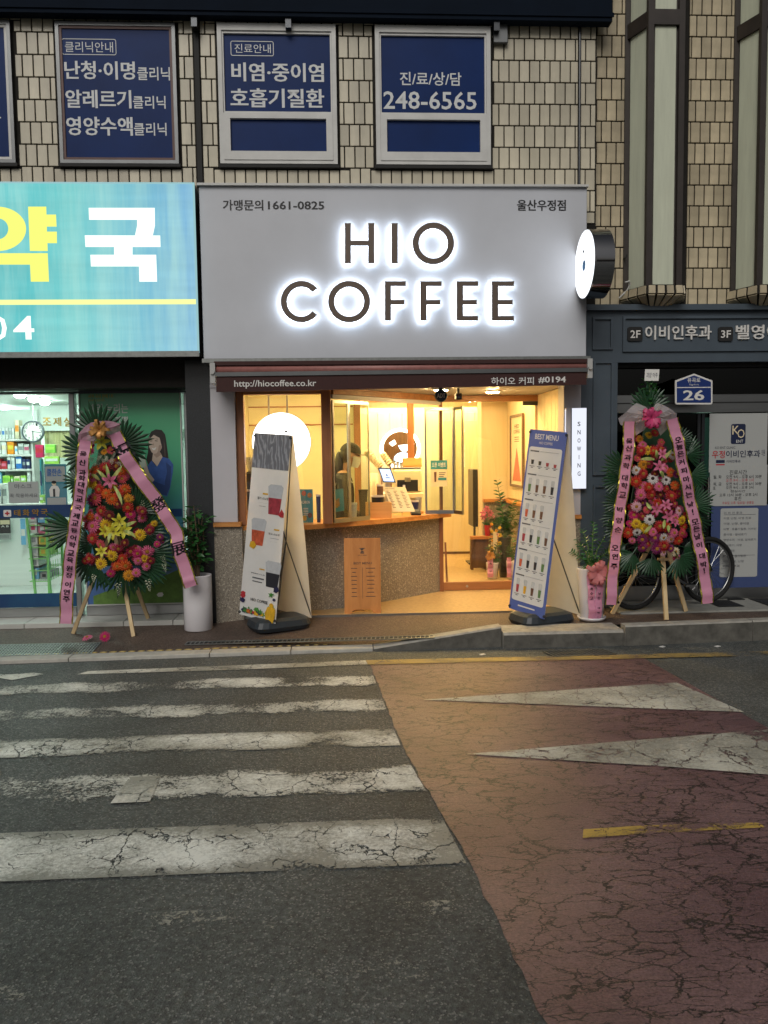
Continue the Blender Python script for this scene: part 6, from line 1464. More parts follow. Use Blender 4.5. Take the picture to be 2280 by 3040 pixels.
pt_ = planter('potted_ficus', b0, .128, .128, hp, 'tall white cylindrical pot with a bushy green plant beside the left flower stand')
top = b0+V3((0, 0, hp))
stems = []
for i in range(9):
    a = rnd.uniform(0, 6.28); e = top+V3((math.cos(a)*rnd.uniform(.02, .14), math.sin(a)*rnd.uniform(.02, .12), rnd.uniform(.38, .66))); m_ = top.lerp(e, .5)+V3((rnd.uniform(-.03, .03), rnd.uniform(-.03, .03), 0)); s0 = top+V3((rnd.uniform(-.03, .03), rnd.uniform(-.03, .03), -.03))
    obj('stem', MB().tube([s0, m_, e], [.008, .006, .003], 6), 'bark', pt_); stems.append((s0, m_, e))
for i in range(230):
    s0, m_, e = rnd.choice(stems); t = rnd.uniform(.18, 1.0); p = s0*(1-t)**2+m_*2*t*(1-t)+e*t*t
    a = rnd.uniform(0, 6.28); el = rnd.uniform(-.5, .7); d = V3((math.cos(a)*math.cos(el), math.sin(a)*math.cos(el), math.sin(el))); put_leaf(pt_, LEAF, p+d*rnd.uniform(.0, .075), d, rnd.uniform(.05, .085), rnd)
def zz(root, base, stems_, L_, rnd, n=11, sz=.06):
    for dx, dy, dz in stems_:
        e = base+V3((dx, dy, dz)); m_ = base.lerp(e, .5)+V3((-dx*.12, -dy*.12, dz*.08)); obj('stem', MB().tube([base, m_, e], [.008, .006, .003], 6), 'stem_green', root)
        for k in range(n):
            t = .18+.82*k/(n-1); p = base*(1-t)**2+m_*2*t*(1-t)+e*t*t; ax = (e-base).normalized()
            sd = ax.cross(V3((0, 1, 0))).normalized()
            for sg in (-1, 1): put_leaf(root, ZLEAF, p, ax*.75+sd*sg+V3((0, rnd.uniform(-.4, .1), 0)), sz*rnd.uniform(.8, 1.1)*(1-.3*t), rnd, 'leaflet')
b1 = gs(1756, 1841); b1.z += .008
pz = planter('potted_zz_plant', b1, .098, .128, .46, 'white tapered pot on a saucer with a feathery green plant and pink bow', True)
tz = b1+V3((0, 0, .43)); zz(pz, tz, [(-.14, -.02, .28), (.13, .0, .33), (.02, .02, .42), (.17, -.03, .20), (-.07, .05, .36), (-.17, .03, .17)], .3, rnd)
pm('ribbon_salmon', 'd88a8a', .5, trans=.3, nscale=9, namt=.2)
obj('bow', loops(b1+V3((-.0, -.13, .44)), 18, .12, .035, rnd), 'ribbon_salmon', pz)
for i, (x0, x1, xe) in enumerate(((-.055, -.045, -.03), (.03, .035, .02))):
    tops = [b1+V3((x0+(xe-x0)*k/4, -.135+.02*k/4-.006*math.sin(k), .42-.40*k/4+.0*i)) for k in range(5)]
    ribbon(pz, 'ribbon', tops, .026, [(ch, .2+.75*j/7, .022 if i else .03) for j, ch in enumerate(('경축수고', '이 날은 대박!')[i]) if ch != ' '], ('ribbon_pink', 'ribbon_pink'))

# ------------------------------------------------------------------ banner stands
m, N, L, out = newmat('banner_top'); b = N('BsdfPrincipled', i_Roughness=.25); tcx = N('TexCoord').outputs['Object']
mp = N('Mapping', i_Vector=tcx, i_Scale=(10, 10, 3.), i_Rotation=(.3, .5, .4)); wv = N('TexWave', i_Vector=mp.outputs[0], i_Scale=.7, i_Distortion=14.0, i_Detail=4.0, i_Detail_Scale=1.6)
L(ramp(N, wv.outputs['Fac'], [(.4, c('7e8086')), (.7, c('94969c')), (.9, c('b0b2b8'))]), b.inputs['Base Color'])
tl = N('BsdfTranslucent', i_Color=c('8a8c98')); mxs = N('MixShader', i_0=.25); L(b.outputs[0], mxs.inputs[1]); L(tl.outputs[0], mxs.inputs[2]); L(mxs.outputs[0], out.inputs[0])
pm('banner_white', 'e4e4e2', .5, trans=.2, nscale=5, namt=.06); pm('banner_back', 'e0dccf', .6, trans=.35, nscale=4, namt=.08); pm('banner_blue', '5a6cb0', .5, trans=.2); pm('base_plastic', '2b3238', .45, nscale=30, namt=.1); pm('pole_grey', '5c5a56', .4, .6)
pm('cup_red', 'a03a44', .5, nscale=30, namt=.4); pm('cup_white', 'b9bbbd', .5, nscale=20, namt=.12); pm('cup_orange', 'c05a3c', .5, nscale=30, namt=.4); pm('cup_black', '2a2a30', .5); pm('cup_brown', '6a4a3a', .5, nscale=40, namt=.4); pm('cup_green', '5a7a4a', .5); pm('mango', 'd8a828', .5, nscale=20, namt=.3); pm('berry', '2c2c50', .4, nscale=50, namt=.5); pm('leaf_print', '4a8a3a', .5, nscale=20, namt=.4); pm('orange_print', 'c8742c', .5, nscale=40, namt=.3); pm('strawberry', 'b03038', .5, nscale=40, namt=.3)
def banner(name, label, TL, TR, BR, BL, bNear, back, base_c, base_rot):
    """two sheets tied at the top over a weighted base, with poles"""
    t = thing(name, (base_c[0], base_c[1], sw(base_c[0], base_c[1])), label, 'banner stand', 'banner stands on the sidewalk')
    def sheet(nm, a, b_, c2, d, bow, mat, k=10):
        mb = MB(); vs = []
        nn = (b_-a).cross(d-a).normalized()
        for j in range(k+1):
            for i in range(5):
                u_, v_ = i/4, j/k; p = a.lerp(b_, u_).lerp(d.lerp(c2, u_), v_); p = p+nn*bow*math.sin(math.pi*v_)*(1+.25*math.sin(u_*6)); vs.append(p)
        mb.add(vs, [(j*5+i, j*5+i+1, (j+1)*5+i+1, (j+1)*5+i) for j in range(k) for i in range(4)]); return obj(nm, mb, mat, t, True)
    sheet('front_sheet', TL, TR, BR, BL, 0.0, 'banner_white')
    dn = bNear-BR; sheet('back_sheet', TL+V3((.01, .02, 0)), TR+V3((.01, .02, 0)), bNear, BL+dn, .02, back)
    for e, r in ((BR, TR), (bNear, TR), (BL+dn, TL)):
        mb = MB(); hub = V3((base_c[0], base_c[1], .9)); hub = (BR+bNear)/2; hub = V3((hub.x-.06, hub.y+.08, .85)); mb.tube([e+V3((0, .01, .01)), hub, r+V3((0, .01, -.02))], .006, 6); obj('pole', mb, 'pole_grey', t)
    zb_ = sw(base_c[0], base_c[1]); mb = MB(); R3 = Matrix.Rotation(base_rot, 3, 'Z')
    prof = [(.0, .25, .23), (.035, .27, .25), (.085, .25, .23), (.105, .20, .18)]
    ring = []
    for z, hx, hy in prof:
        rr_ = []
        for q in range(20):
            a = 2*math.pi*q/20; cx_, cy2 = math.cos(a), math.sin(a); e_ = .45; x_ = hx*math.copysign(abs(cx_)**e_, cx_); y_ = hy*.75*math.copysign(abs(cy2)**e_, cy2); p = R3 @ V3((x_, y_, 0)); rr_.append((base_c[0]+p.x, base_c[1]+p.y, zb_+z+.002))
        ring.append(rr_)
    mb.add(sum(ring, []), [(r*20+q, r*20+(q+1) % 20, (r+1)*20+(q+1) % 20, (r+1)*20+q) for r in range(3) for q in range(20)]+[tuple(range(19, -1, -1)), tuple(range(60, 80))]); obj('base', mb, 'base_plastic', t)
    for p in (TL, TR, BL, BR):
        o = place('grommet', None, t)
        mbg = MB(); mbg.lathe([(.004, -.004), (.012, -.004), (.012, .004), (.004, .004)], p*.97+(TL+TR+BL+BR)/4*.03+V3((-.003, -.006, 0)), 10, Matrix.Rotation(rad(90), 3, 'X')); bpy.data.objects.remove(o); obj('grommet', mbg, 'steel_dark', t)
    return t, Pl(TL, TR, BL)
def onplane(px, py, a, b, c2):
    n = (b-a).cross(c2-a); d = ray(px, py); return CAM + d*(n.dot(a-CAM)/n.dot(d))
class Pq:
    """bilinear sheet for printing"""
    def __init__(s, TL, TR, BR, BL, N): s.q = (TL, TR, BR, BL); s.N = N
    def p(s, u, v, h=.002): a, b, c2, d = s.q; return a.lerp(b, u).lerp(d.lerp(c2, u), v)+s.N*h
for nm_ in ('rect', 'poly', 'ell', 'rrect', 'line', 'text'): setattr(Pq, nm_, getattr(Pl, nm_))
def cup(pl, t, u, v, w_, h_, col, taper=.72, lid=True, h=.003):
    mb = MB(); pl.poly(mb, [(u-w_*.5*(.5+.5*taper), v+h_*.45), (u+w_*.5*(.5+.5*taper), v+h_*.45), (u+w_*.5*taper, v+h_), (u-w_*.5*taper, v+h_)], h); obj('drink_print', mb, col, t)
    if lid: mb = MB(); pl.poly(mb, [(u-w_*.5, v+h_*.08), (u-w_*.35, v), (u+w_*.35, v), (u+w_*.5, v+h_*.08), (u+w_*.5*(.5+.5*taper), v+h_*.45), (u-w_*.5*(.5+.5*taper), v+h_*.45)], h); obj('foam_print', mb, 'cup_white', t)
TL, TR, BR = P(757, 1285, -.06), P(866, 1292, -.40), P(818, 1852, -.52); BL = onplane(710, 1823, TL, TR, BR)
t, pl = banner('menu_banner', 'tall white drinks banner stand left of the counter with fruit print at its foot', TL, TR, BR, BL, P(925, 1835, -.26), 'banner_back', (-.60, -.30), rad(25))
pq = Pq(TL, TR, BR, BL, pl.N)
def pc(px, py):                                     # crop pixels of the banner -> u,v
    x, y = 600+px/2.633, 1060+py/2.633; v = (y-1288)/(1838-1288); xl2 = 757+(710-757)*v; xr2 = 866+(818-866)*v; u = (x-xl2)/(xr2-xl2); v = (y-(1285+7*u))/((1823+29*u)-(1285+7*u)); return u, v
def ppoly(mt, pts, h, nm): mb = MB(); pq.poly(mb, [pc(*q) for q in pts], h); return obj(nm, mb, mt, t)
mb = MB(); pq.rect(mb, .0, .0, 1, .19, .003); obj('film_top', mb, 'banner_top', t)
for (x, y, w_, h_, col) in ((583, 1000, 95, 250, 'cup_red'), (452, 1262, 100, 230, 'cup_orange'), (562, 1600, 100, 230, 'cup_black')):
    a, b = pc(x-w_/2, y), pc(x+w_/2, y+h_); u_, v_ = pc(x, y); cup(pq, t, u_, v_, (b[0]-a[0]), (b[1]-a[1]), col)
for s, q in (('딸기 스노잉', (440, 1090, 520, 1122)), ('망고 스노잉', (525, 1372, 605, 1402)), ('블루베리 스노잉', (388, 1680, 492, 1712))):
    mb = MB(); a, b = pc(q[0], q[1]), pc(q[2], q[3]); pq.text(mb, s, a[0], a[1], b[0], b[1], .003, .02); obj('drink_name', mb, 'ink', t)
    mb = MB(); 
    for k in range(2): a, b = pc(q[0]+10, q[3]+14+k*26), pc(q[2]-4-14*k, q[3]+24+k*26); pq.rect(mb, a[0], a[1], b[0], b[1], .003)
    obj('small_print', mb, 'ink_grey', t, kind='stuff')
    mb = MB(); a, b = pc(q[2]-40, q[1]-28), pc(q[2], q[1]-10); pq.rect(mb, a[0], a[1], b[0], b[1], .003); obj('tag_print', mb, 'mango', t)
mb = MB(); a, b = pc(388, 1880), pc(515, 1935); pq.text(mb, 'HIO COFFEE', a[0], a[1], b[0], b[1], .006, .02); obj('logo_print', mb, 'ink', t)
rf = random.Random(8)
for k in range(70):
    x, y = rf.uniform(296, 572), rf.uniform(1830, 2085)
    if 375 < x < 525 and y < 1950: continue
    if y < 1950 and 330 < x < 540: continue
    mt = rf.choice(['berry', 'leaf_print', 'mango', 'strawberry', 'berry', 'leaf_print', 'leaf_print', 'orange_print']); r_ = rf.uniform(10, 26); u_, v_ = pc(x, y); u_ = max(.07, min(.92, u_)); v_ = min(.97, v_); a0 = rf.uniform(0, 6); nn = 11; st_ = .45 if mt == 'leaf_print' else .85
    mb = MB(); pq.poly(mb, [(u_+r_/290*(1 if q % 2 else st_)*rf.uniform(.8, 1.1)*math.cos(a0+q*2*math.pi/nn), v_+r_/1480*(1 if q % 2 else st_)*rf.uniform(.8, 1.1)*math.sin(a0+q*2*math.pi/nn)) for q in range(nn)], .004+.00012*k); obj('fruit_print', mb, mt, t)
ppoly('mango', [(505, 2070), (500, 2000), (520, 1955), (555, 1945), (578, 1975), (572, 2040), (555, 2085)], .014, 'mango_print')
ppoly('strawberry', [(600, 1240), (625, 1190), (642, 1225), (638, 1258), (615, 1255)], .006, 'berry_print'); ppoly('mango', [(375, 1480), (385, 1440), (415, 1440), (430, 1475), (410, 1500)], .006, 'mango_slice_print'); ppoly('berry', [(560, 1835), (565, 1800), (595, 1800), (602, 1830), (580, 1848)], .006, 'blueberry_print')
# right banner
TL, TR, BR = P(1574, 1274, -.28), P(1685, 1284, -.60), P(1616, 1839, -.76); BL = onplane(1511, 1805, TL, TR, BR)
t, pl = banner('best_menu_banner', 'blue BEST MENU banner stand with rows of drink pictures by the entrance', TL, TR, BR, BL, P(1722, 1826, -.46), 'banner_back', (1.72, -.52), rad(20))
pq = Pq(TL, TR, BR, BL, pl.N)
mb = MB(); pq.rect(mb, 0, 0, 1, 1, .002); obj('blue_print', mb, 'banner_blue', t)
mb = MB(); pq.rrect(mb, .05, .095, .93, .945, .06, .012, .004); obj('white_panel', mb, 'banner_white', t)
mb = MB(); pq.text(mb, 'BEST MENU', .17, .022, .80, .052, .005, .03); pq.text(mb, 'HIO COFFEE', .30, .064, .66, .078, .005, 0); pq.rect(mb, .25, .965, .72, .972, .005); obj('white_lettering', mb, 'print_white', t)
rows = [(.115, ['cup_black', 'cup_black', 'cup_red', 'cup_red']), (.245, ['cup_green', 'cup_brown', 'cup_brown', 'cup_black']), (.385, ['cup_orange', 'cup_brown', 'cup_brown', None]), (.52, ['cup_red', 'cup_black', 'cup_green', 'cup_brown']), (.66, ['cup_orange', 'cup_black', 'cup_black', 'cup_green']), (.80, ['cup_red', 'mango', 'cup_brown', 'cup_green'])]
lines = MB()
for ri, (v, cols) in enumerate(rows):
    pq.rect(lines, .09, v, .33, v+.007, .0055); pq.rect(lines, .36, v+.003, .86, v+.0042, .0055)
    for k, col in enumerate(cols):
        if not col: continue
        u = .18+.205*k; hh = .075 if ri else .045; cup(pq, t, u, v+.024+(.0 if ri else .008+.006*k), .10, hh-(.004*k if not ri else 0), col, .62, ri not in (0,), .0052)
        pq.rect(lines, u-.07, v+.107 if ri else v+.086, u+.07, v+.110 if ri else v+.089, .0055); pq.rect(lines, u-.03, v+.114 if ri else v+.093, u+.03, v+.118 if ri else v+.097, .0055)
obj('menu_text', lines, 'ink_grey', t, kind='stuff')

# ------------------------------------------------------------------ wooden menu board
TL, TR, BR, BL = P(1021, 1598, .14), P(1129, 1597, .14), P(1135, 1823, .045), P(1023, 1823, .045)
mbn = thing('menu_board', (BL+BR)/2, 'small wooden BEST MENU board standing before the counter', 'menu board')
pl = Pl(TL, TR, BL); f = lambda u, v, h=0: pl.p(u, v, h)
mb = MB(); mb.prism([f(0, 0), f(1, 0), f(1, 1), f(.80, 1), f(.76, .965), f(.70, .945), f(.28, .945), f(.22, .965), f(.18, 1), f(0, 1)], -pl.N*.018); obj('board', mb, 'wood_menu', mbn)
rear = V3((0, .30, 0)); mb = MB(); mb.prism([f(0, 0, -.025), f(1, 0, -.025), f(1, 1, -.025)+rear, f(0, 1, -.025)+rear], V3((0, .012, 0))); obj('rear_leg', mb, 'wood_menu', mbn)
mb = MB(); pl.text(mb, 'BEST MENU', .26, .318, .76, .348, .002, .02); obj('heading', mb, 'ink_brown', mbn)
mb = MB(); pl.ell(mb, .5, .19, .05, .022, .002, 14, math.pi, 2*math.pi); pl.rect(mb, .45, .19, .55, .205); pl.line(mb, (.42, .135), (.58, .135), .006); pl.poly(mb, [(.44, .145), (.56, .13), (.52, .16), (.47, .165)]); pl.text(mb, 'HIO COFFEE', .38, .222, .62, .236, .002, 0); obj('bird_logo', mb, 'ink_brown', mbn)
mb = MB()
rf = random.Random(2)
for i in range(8):
    v = .395+.053*i; w_ = rf.uniform(.10, .17); pl.rect(mb, .27-w_/2, v, .27+w_/2, v+.009); w_ = rf.uniform(.14, .26); pl.rect(mb, .72-w_/2, v, .72+w_/2, v+.009)
pl.line(mb, (.5, .39), (.5, .80), .003); obj('menu_lines', mb, 'ink_brown', mbn, kind='stuff')
# ------------------------------------------------------------------ inside the coffee shop
# hanging moon-shaped light sign behind the left window
mc = P(836, 1312, .30); rm_ = 86/FPX*(.30-CAM.y)
ms = thing('moon_light_sign', (mc.x, mc.y, mc.z-rm_), 'big round glowing white sign hanging behind the left shop window', 'light sign')
obj('drum', MB().lathe([(rm_, -.03), (rm_, .028)], mc, 56, rx), 'window_white', ms, False); obj('face', MB().lathe([(.0001, .030), (rm_-.004, .030)], mc, 56, rx), 'moon', ms)
for dx in (-.115, .06): obj('hanger', MB().tube([(mc.x+dx, mc.y, mc.z+rm_*.9), (mc.x+dx, mc.y, ZCe)], .009, 8), 'window_white', ms)
mb = MB(); mb.poly([(mc.x+.025, mc.y-.033, mc.z+.108), (mc.x+.065, mc.y-.033, mc.z+.108), (mc.x+.052, mc.y-.033, mc.z+.085), (mc.x+.042, mc.y-.033, mc.z+.085)]); obj('beak_mark', mb, 'ink', ms)
# ring sign on the back wall
RYs = 3.9; rc = P(1188, 1332, RYs); R2_ = 60/FPX*(RYs-CAM.y)
rs = thing('ring_sign', (rc.x, RYs, rc.z-R2_), 'round dark sign with a glowing ring and white bird logo deep in the shop', 'light sign')
obj('disc', MB().lathe([(R2_*.84, -.02), (R2_*.84, .02)], rc, 40, rx), 'wood_dark', rs); pmr = MB(); 
for i in range(40):
    a, b = 2*math.pi*i/40, 2*math.pi*(i+1)/40
pmr.lathe([(R2_*.88, -.03), (R2_*1.0, -.03), (R2_*1.0, .03), (R2_*.88, .03), (R2_*.88, -.03)], rc, 48, rx); obj('glow_ring', pmr, 'ring_glow', rs)
rp_ = Pl((rc.x-R2_, RYs-.025, rc.z+R2_), (rc.x+R2_, RYs-.025, rc.z+R2_), (rc.x-R2_, RYs-.025, rc.z-R2_))
mb = MB(); rp_.poly(mb, [(.22, .36), (.36, .28), (.40, .38), (.30, .44)], .004); rp_.poly(mb, [(.45, .42), (.85, .38), (.72, .52), (.58, .60), (.50, .52)], .004); obj('bird', mb, 'moon', rs)
mb = MB(); rp_.ell(mb, .56, .76, .22, .17, .004, 24); obj('cup_glow', mb, 'cool_blue_glow', rs)
# alarm box, camera, open-event poster
ab = thing('alarm_box', P(1309, 1190, -.0), 'round dark blue alarm box reading ADT under the soffit', 'alarm box'); ac = P(1309, 1175, -.02)
pm('alarm_blue', '16324a', .35); obj('body', MB().lathe([(.052, -.02), (.06, .0), (.055, .02)], ac, 20, rx), 'alarm_blue', ab); mb = MB(); tpx(mb, 'ADT', 1297, 1168, 1322, 1181, ac.y-.024, .03); obj('lettering', mb, 'print_white', ab); obj('mount', MB().box(ac.x-.015, ac.x+.015, ac.y, ac.y+.03, ac.z+.04, ZL+.036), 'steel_dark', ab)
cm_ = thing('camera', P(1360, 1185, .3), 'small black security camera hanging from the soffit', 'camera'); cc = P(1360, 1168, .25)
obj('mount', MB().tube([(cc.x, cc.y, ZL+.035), (cc.x, cc.y, cc.z)], .014), 'seal_black', cm_); obj('body', MB().bbox(cc.x-.03, cc.x+.03, cc.y-.05, cc.y+.04, cc.z-.06, cc.z), 'seal_black', cm_); obj('lens', MB().lathe([(.018, .052), (.018, .06)], (cc.x, cc.y, cc.z-.03), 12, rx), 'chrome', cm_)
t, pl = poster('event_poster', (1278, 1367), (1328, 1444), 1.02, 'paper_warm', 'small open-event poster on the folded window pane', 'poster')
mb = MB(); pl.rect(mb, 0, 0, 1, .34, .002); obj('blue_print', mb, 'box_teal', t); mb = MB(); pl.rect(mb, .45, .66, .95, .76, .002); obj('blue_label', mb, 'box_teal', t); mb = MB(); pl.text(mb, '오픈 이벤트', .08, .08, .92, .26, .004, .02); obj('heading', mb, 'print_white', t)
mb = MB(); pl.poly(mb, [(.20, .44), (.36, .44), (.33, .82), (.23, .82)], .003); obj('drink', mb, 'cup_brown', t); mb = MB(); [pl.rect(mb, .5, .46+.07*i, .9-.06*i, .49+.07*i, .003) for i in range(3)]; obj('text_lines', mb, 'ink_grey', t, kind='stuff')

# ---- counter things.  helper: box/cup standing on the counter
def cz(): return ZC+.001
def onc(px, yy): return X0(px, 1500, yy)
def cupthing(name, px0, px1, pytop, yy, mat, label, lid=None, z=None, cat='cup'):
    a, b = X0(px0, pytop, yy), X0(px1, pytop, yy); r = (b-a)/2; zt = Z0((px0+px1)/2, pytop, yy); z = cz() if z is None else z
    t = thing(name, ((a+b)/2, yy, z), label, cat); obj('body', MB().lathe([(r*.78, 0), (r*.98, zt-z), (r*.90, zt-z), (r*.72, .01)], ((a+b)/2, yy, z), 20), mat, t, False)
    obj('rim', MB().lathe([(r*.99, zt-z-.012), (r*1.05, zt-z-.006), (r*1.05, zt-z+.006), (r*.9, zt-z+.006)], ((a+b)/2, yy, z), 20), lid or 'print_white', t); return t
pm('cream_plastic', 'd8ccb0', .4); pm('black_plastic', '1a1a1c', .35); pm('snack', 'c08038', .7, nscale=40, namt=.5, bump=.6); pm('kraft', 'b89a68', .7)
def ccy(px):                                       # y of the counter's front edge below this pixel
    for a, b in zip(cpts, cpts[1:]):
        pa, pb2 = a, b; d = ray(px, 1500); k = d.x/d.y
        f = lambda q: (q.x-CAM.x)-(q.y-CAM.y)*k
        if f(a)*f(b) <= 0: t = f(a)/(f(a)-f(b)); return a.y+(b.y-a.y)*t
    return 0.
# wooden box with a black cup
y_ = ccy(1125)+.16; a, b = X0(1086, 1510, y_), X0(1163, 1510, y_)
t = thing('wooden_tray_box', ((a+b)/2, y_+.08, cz()), 'small wooden box on the counter under the tablet', 'box'); hz = Z0(1120, 1492, y_)-cz()
for nm, q in (('front_panel', (a, b, y_, y_+.012)), ('rear_panel', (a, b, y_+.14, y_+.152))): obj(nm, MB().bbox(q[0], q[1], q[2], q[3], cz(), cz()+hz, .002), 'wood_box', t)
for x in (a, b-.012): obj('side_panel', MB().bbox(x, x+.012, y_+.0125, y_+.1395, cz(), cz()+hz, .002), 'wood_box', t)
obj('bottom_panel', MB().box(a+.0125, b-.0125, y_+.0125, y_+.1395, cz(), cz()+.008), 'wood_box', t)
cupthing('black_cup', 1102, 1141, 1472, y_+.075, 'black_plastic', 'black tub with a white rim in the wooden box on the counter', z=cz()+.009)
# tablet till
ty = ccy(1150)+.38; q = [P(1121, 1388, ty+.05), P(1160, 1389, ty+.03), P(1137, 1433, ty)]
tb = thing('tablet_till', (q[0].x, ty+.1, cz()), 'white-edged tablet till showing a pale blue screen on the counter', 'tablet'); pl = Pl(*q)
mb = MB(); pl.slab(mb, .012); obj('case', mb, 'window_white', tb); mb = MB(); pl.rect(mb, .02, .02, .98, .98, .001); obj('bezel', mb, 'black_plastic', tb); mb = MB(); pl.rect(mb, .10, .10, .90, .90, .0025); obj('screen', mb, 'screen', tb)
mb = MB(); pl.ell(mb, .5, .5, .06, .08, .004, 12); pl.rect(mb, .34, .64, .66, .70, .004); obj('logo', mb, 'ink_grey', tb); m_ = pl.p(.5, .6, -.02); obj('stand', MB().bar(m_, (m_.x, m_.y+.06, cz()), .05, .03), 'window_white', tb)
# menu sheet stand
my = ccy(1195)+.08; q = [P(1137, 1446, my+.10), P(1203, 1446, my+.10), P(1166, 1519, my)]
mn = thing('counter_menu', (q[2].x+.1, my, cz()), 'cream menu sheet leaning on the counter beside the wooden box', 'menu'); pl = Pl(*q); mb = MB(); pl.slab(mb, .003); obj('sheet', mb, 'paper_warm', mn)
mb = MB(); pl.text(mb, 'HIO COFFEE', .08, .04, .5, .09, .002, 0)
for k in range(3):
    for j in range(12): pl.rect(mb, .08+.31*k, .16+.06*j, .08+.31*k+.10+.1*((j*7+k*3) % 5)/5, .18+.06*j, .002)
obj('menu_text', mb, 'ink_brown', mn, kind='stuff'); mb = MB(); mb.bar(pl.p(.5, .1, -.004), pl.p(.5, 1.0, -.004)+V3((0, .12, 0)), .03, .006); obj('strut', mb, 'cream_plastic', mn)
y2 = ccy(1200)+.22; a = P(1187, 1431, y2); b = P(1206, 1455, y2); t = thing('black_card', (a.x, y2, b.z), 'small black price card above the counter menu', 'card'); obj('card', MB().box(a.x, b.x, y2, y2+.004, b.z, a.z), 'black_plastic', t); mb = MB().box(a.x+.03, b.x-.01, y2-.002, y2-.001, b.z+.03, a.z-.03); obj('price_print', mb, 'print_white', t); obj('stalk', MB().tube([(a.x+.02, y2+.006, b.z+.01), (a.x+.02, y2+.006, cz())], .004, 6), 'steel', t)
y2 = ccy(1225)+.14; a = P(1221, 1505, y2); b = P(1250, 1518, y2); t = thing('card_reader', ((a.x+b.x)/2, y2, cz()), 'black card reader at the right end of the counter', 'card reader'); mb = MB(); mb.prism([(a.x, y2, cz()), (a.x, y2, cz()+.02), (a.x, y2+.13, cz()+.055), (a.x, y2+.13, cz())], (b.x-a.x, 0, 0)); obj('body', mb, 'black_plastic', t); mb = MB(); mb.poly([(a.x+.01, y2+.05, cz()+.037), (b.x-.01, y2+.05, cz()+.037), (b.x-.01, y2+.12, cz()+.056), (a.x+.01, y2+.12, cz()+.056)]); obj('display', mb, 'ink_grey', t)
cupthing('navy_cup', 1218, 1243, 1487, ccy(1225)+.30, 'box_navy', 'dark blue cup beside the card reader'); cupthing('paper_cup', 1037, 1060, 1494, ccy(1050)+.16, 'cup_white', 'white paper cup with printed lid by the glass pane', 'print_white')
cupthing('dark_canister', 1064, 1092, 1455, ccy(1080)+.45, 'black_plastic', 'dark plastic canister in front of the barista', 'black_plastic', cat='canister'); cupthing('clear_cup', 1118, 1138, 1440, ccy(1130)+.32, 'cup_brown', 'iced drink behind the wooden box')
# takeaway snack packs by the corner post
y2 = .22; q = [P(982, 1455, y2+.06), P(1019, 1450, y2+.10), P(985, 1521, y2)]
t = thing('snack_card', (q[2].x, y2, cz()), 'teal snack display card with fried chips behind the corner post', 'display card'); pl = Pl(*q); mb = MB(); pl.slab(mb, .01); obj('card', mb, 'box_teal', t)
mb = MB(); rf = random.Random(4); [pl.poly(mb, [(.1+rf.random()*.5+.12*math.cos(a), .35+rf.random()*.5*.9+.09*math.sin(a)) for a in (0, 1, 2, 3, 4, 5)][:3], .003+.0004*k) for k in range(16)]; obj('chip_print', mb, 'snack', t)
t = thing('macaron_poster', P(905, 1535, .2), 'blue macaron poster standing in the left shop window', 'poster'); a, b = P(880, 1453, .2), P(930, 1536, .2); pl = Pl(a, (b.x, .2, a.z), (a.x, .2, cz())); mb = MB(); pl.slab(mb, .008); obj('sheet', mb, 'box_teal', t)
mb = MB(); pl.text(mb, 'MACARON', .16, .34, .80, .43, .002, .03); [pl.rect(mb, .4, .56+.05*i, .7, .58+.05*i, .002) for i in range(5)]; obj('lettering', mb, 'print_white', t)
for (u_, v_, mt) in ((.12, .22, 'mango'), (.45, .12, 'cup_orange'), (.8, .18, 'snack'), (.12, .88, 'cup_red'), (.46, .86, 'petal_yellow'), (.8, .78, 'cup_brown')): mb = MB(); pl.ell(mb, u_, v_, .14, .08, .003, 14); obj('macaron_print', mb, mt, t)
# things at the left edge of the window
for px0, px1, pyt, k, lb in ((728, 748, 1455, 'black', 'dark jar at the left edge of the shop window'), (938, 952, 1470, 'navy', 'dark bottle by the corner post inside the window')): cupthing('window_jar', px0, px1, pyt, .22, 'box_'+k, lb, cat='jar')
a, b = P(726, 1318, .5), P(762, 1440, .5); t = thing('espresso_grinder', ((a.x+b.x)/2, .5, cz()), 'dark machine partly hidden behind the left window post', 'machine'); obj('body', MB().bbox(a.x, b.x, .45, .62, cz(), Z0(740, 1400, .5), .02), 'black_plastic', t); obj('hopper', MB().lathe([(.03, 0), (.06, .12), (.06, .14)], ((a.x+b.x)/2, .53, Z0(740, 1400, .5)), 16), 'plastic_clear', t); obj('red_dial', MB().lathe([(.02, .0), (.02, .02)], (b.x-.03, .45, Z0(740, 1420, .5)), 12, rx), 'red', t)
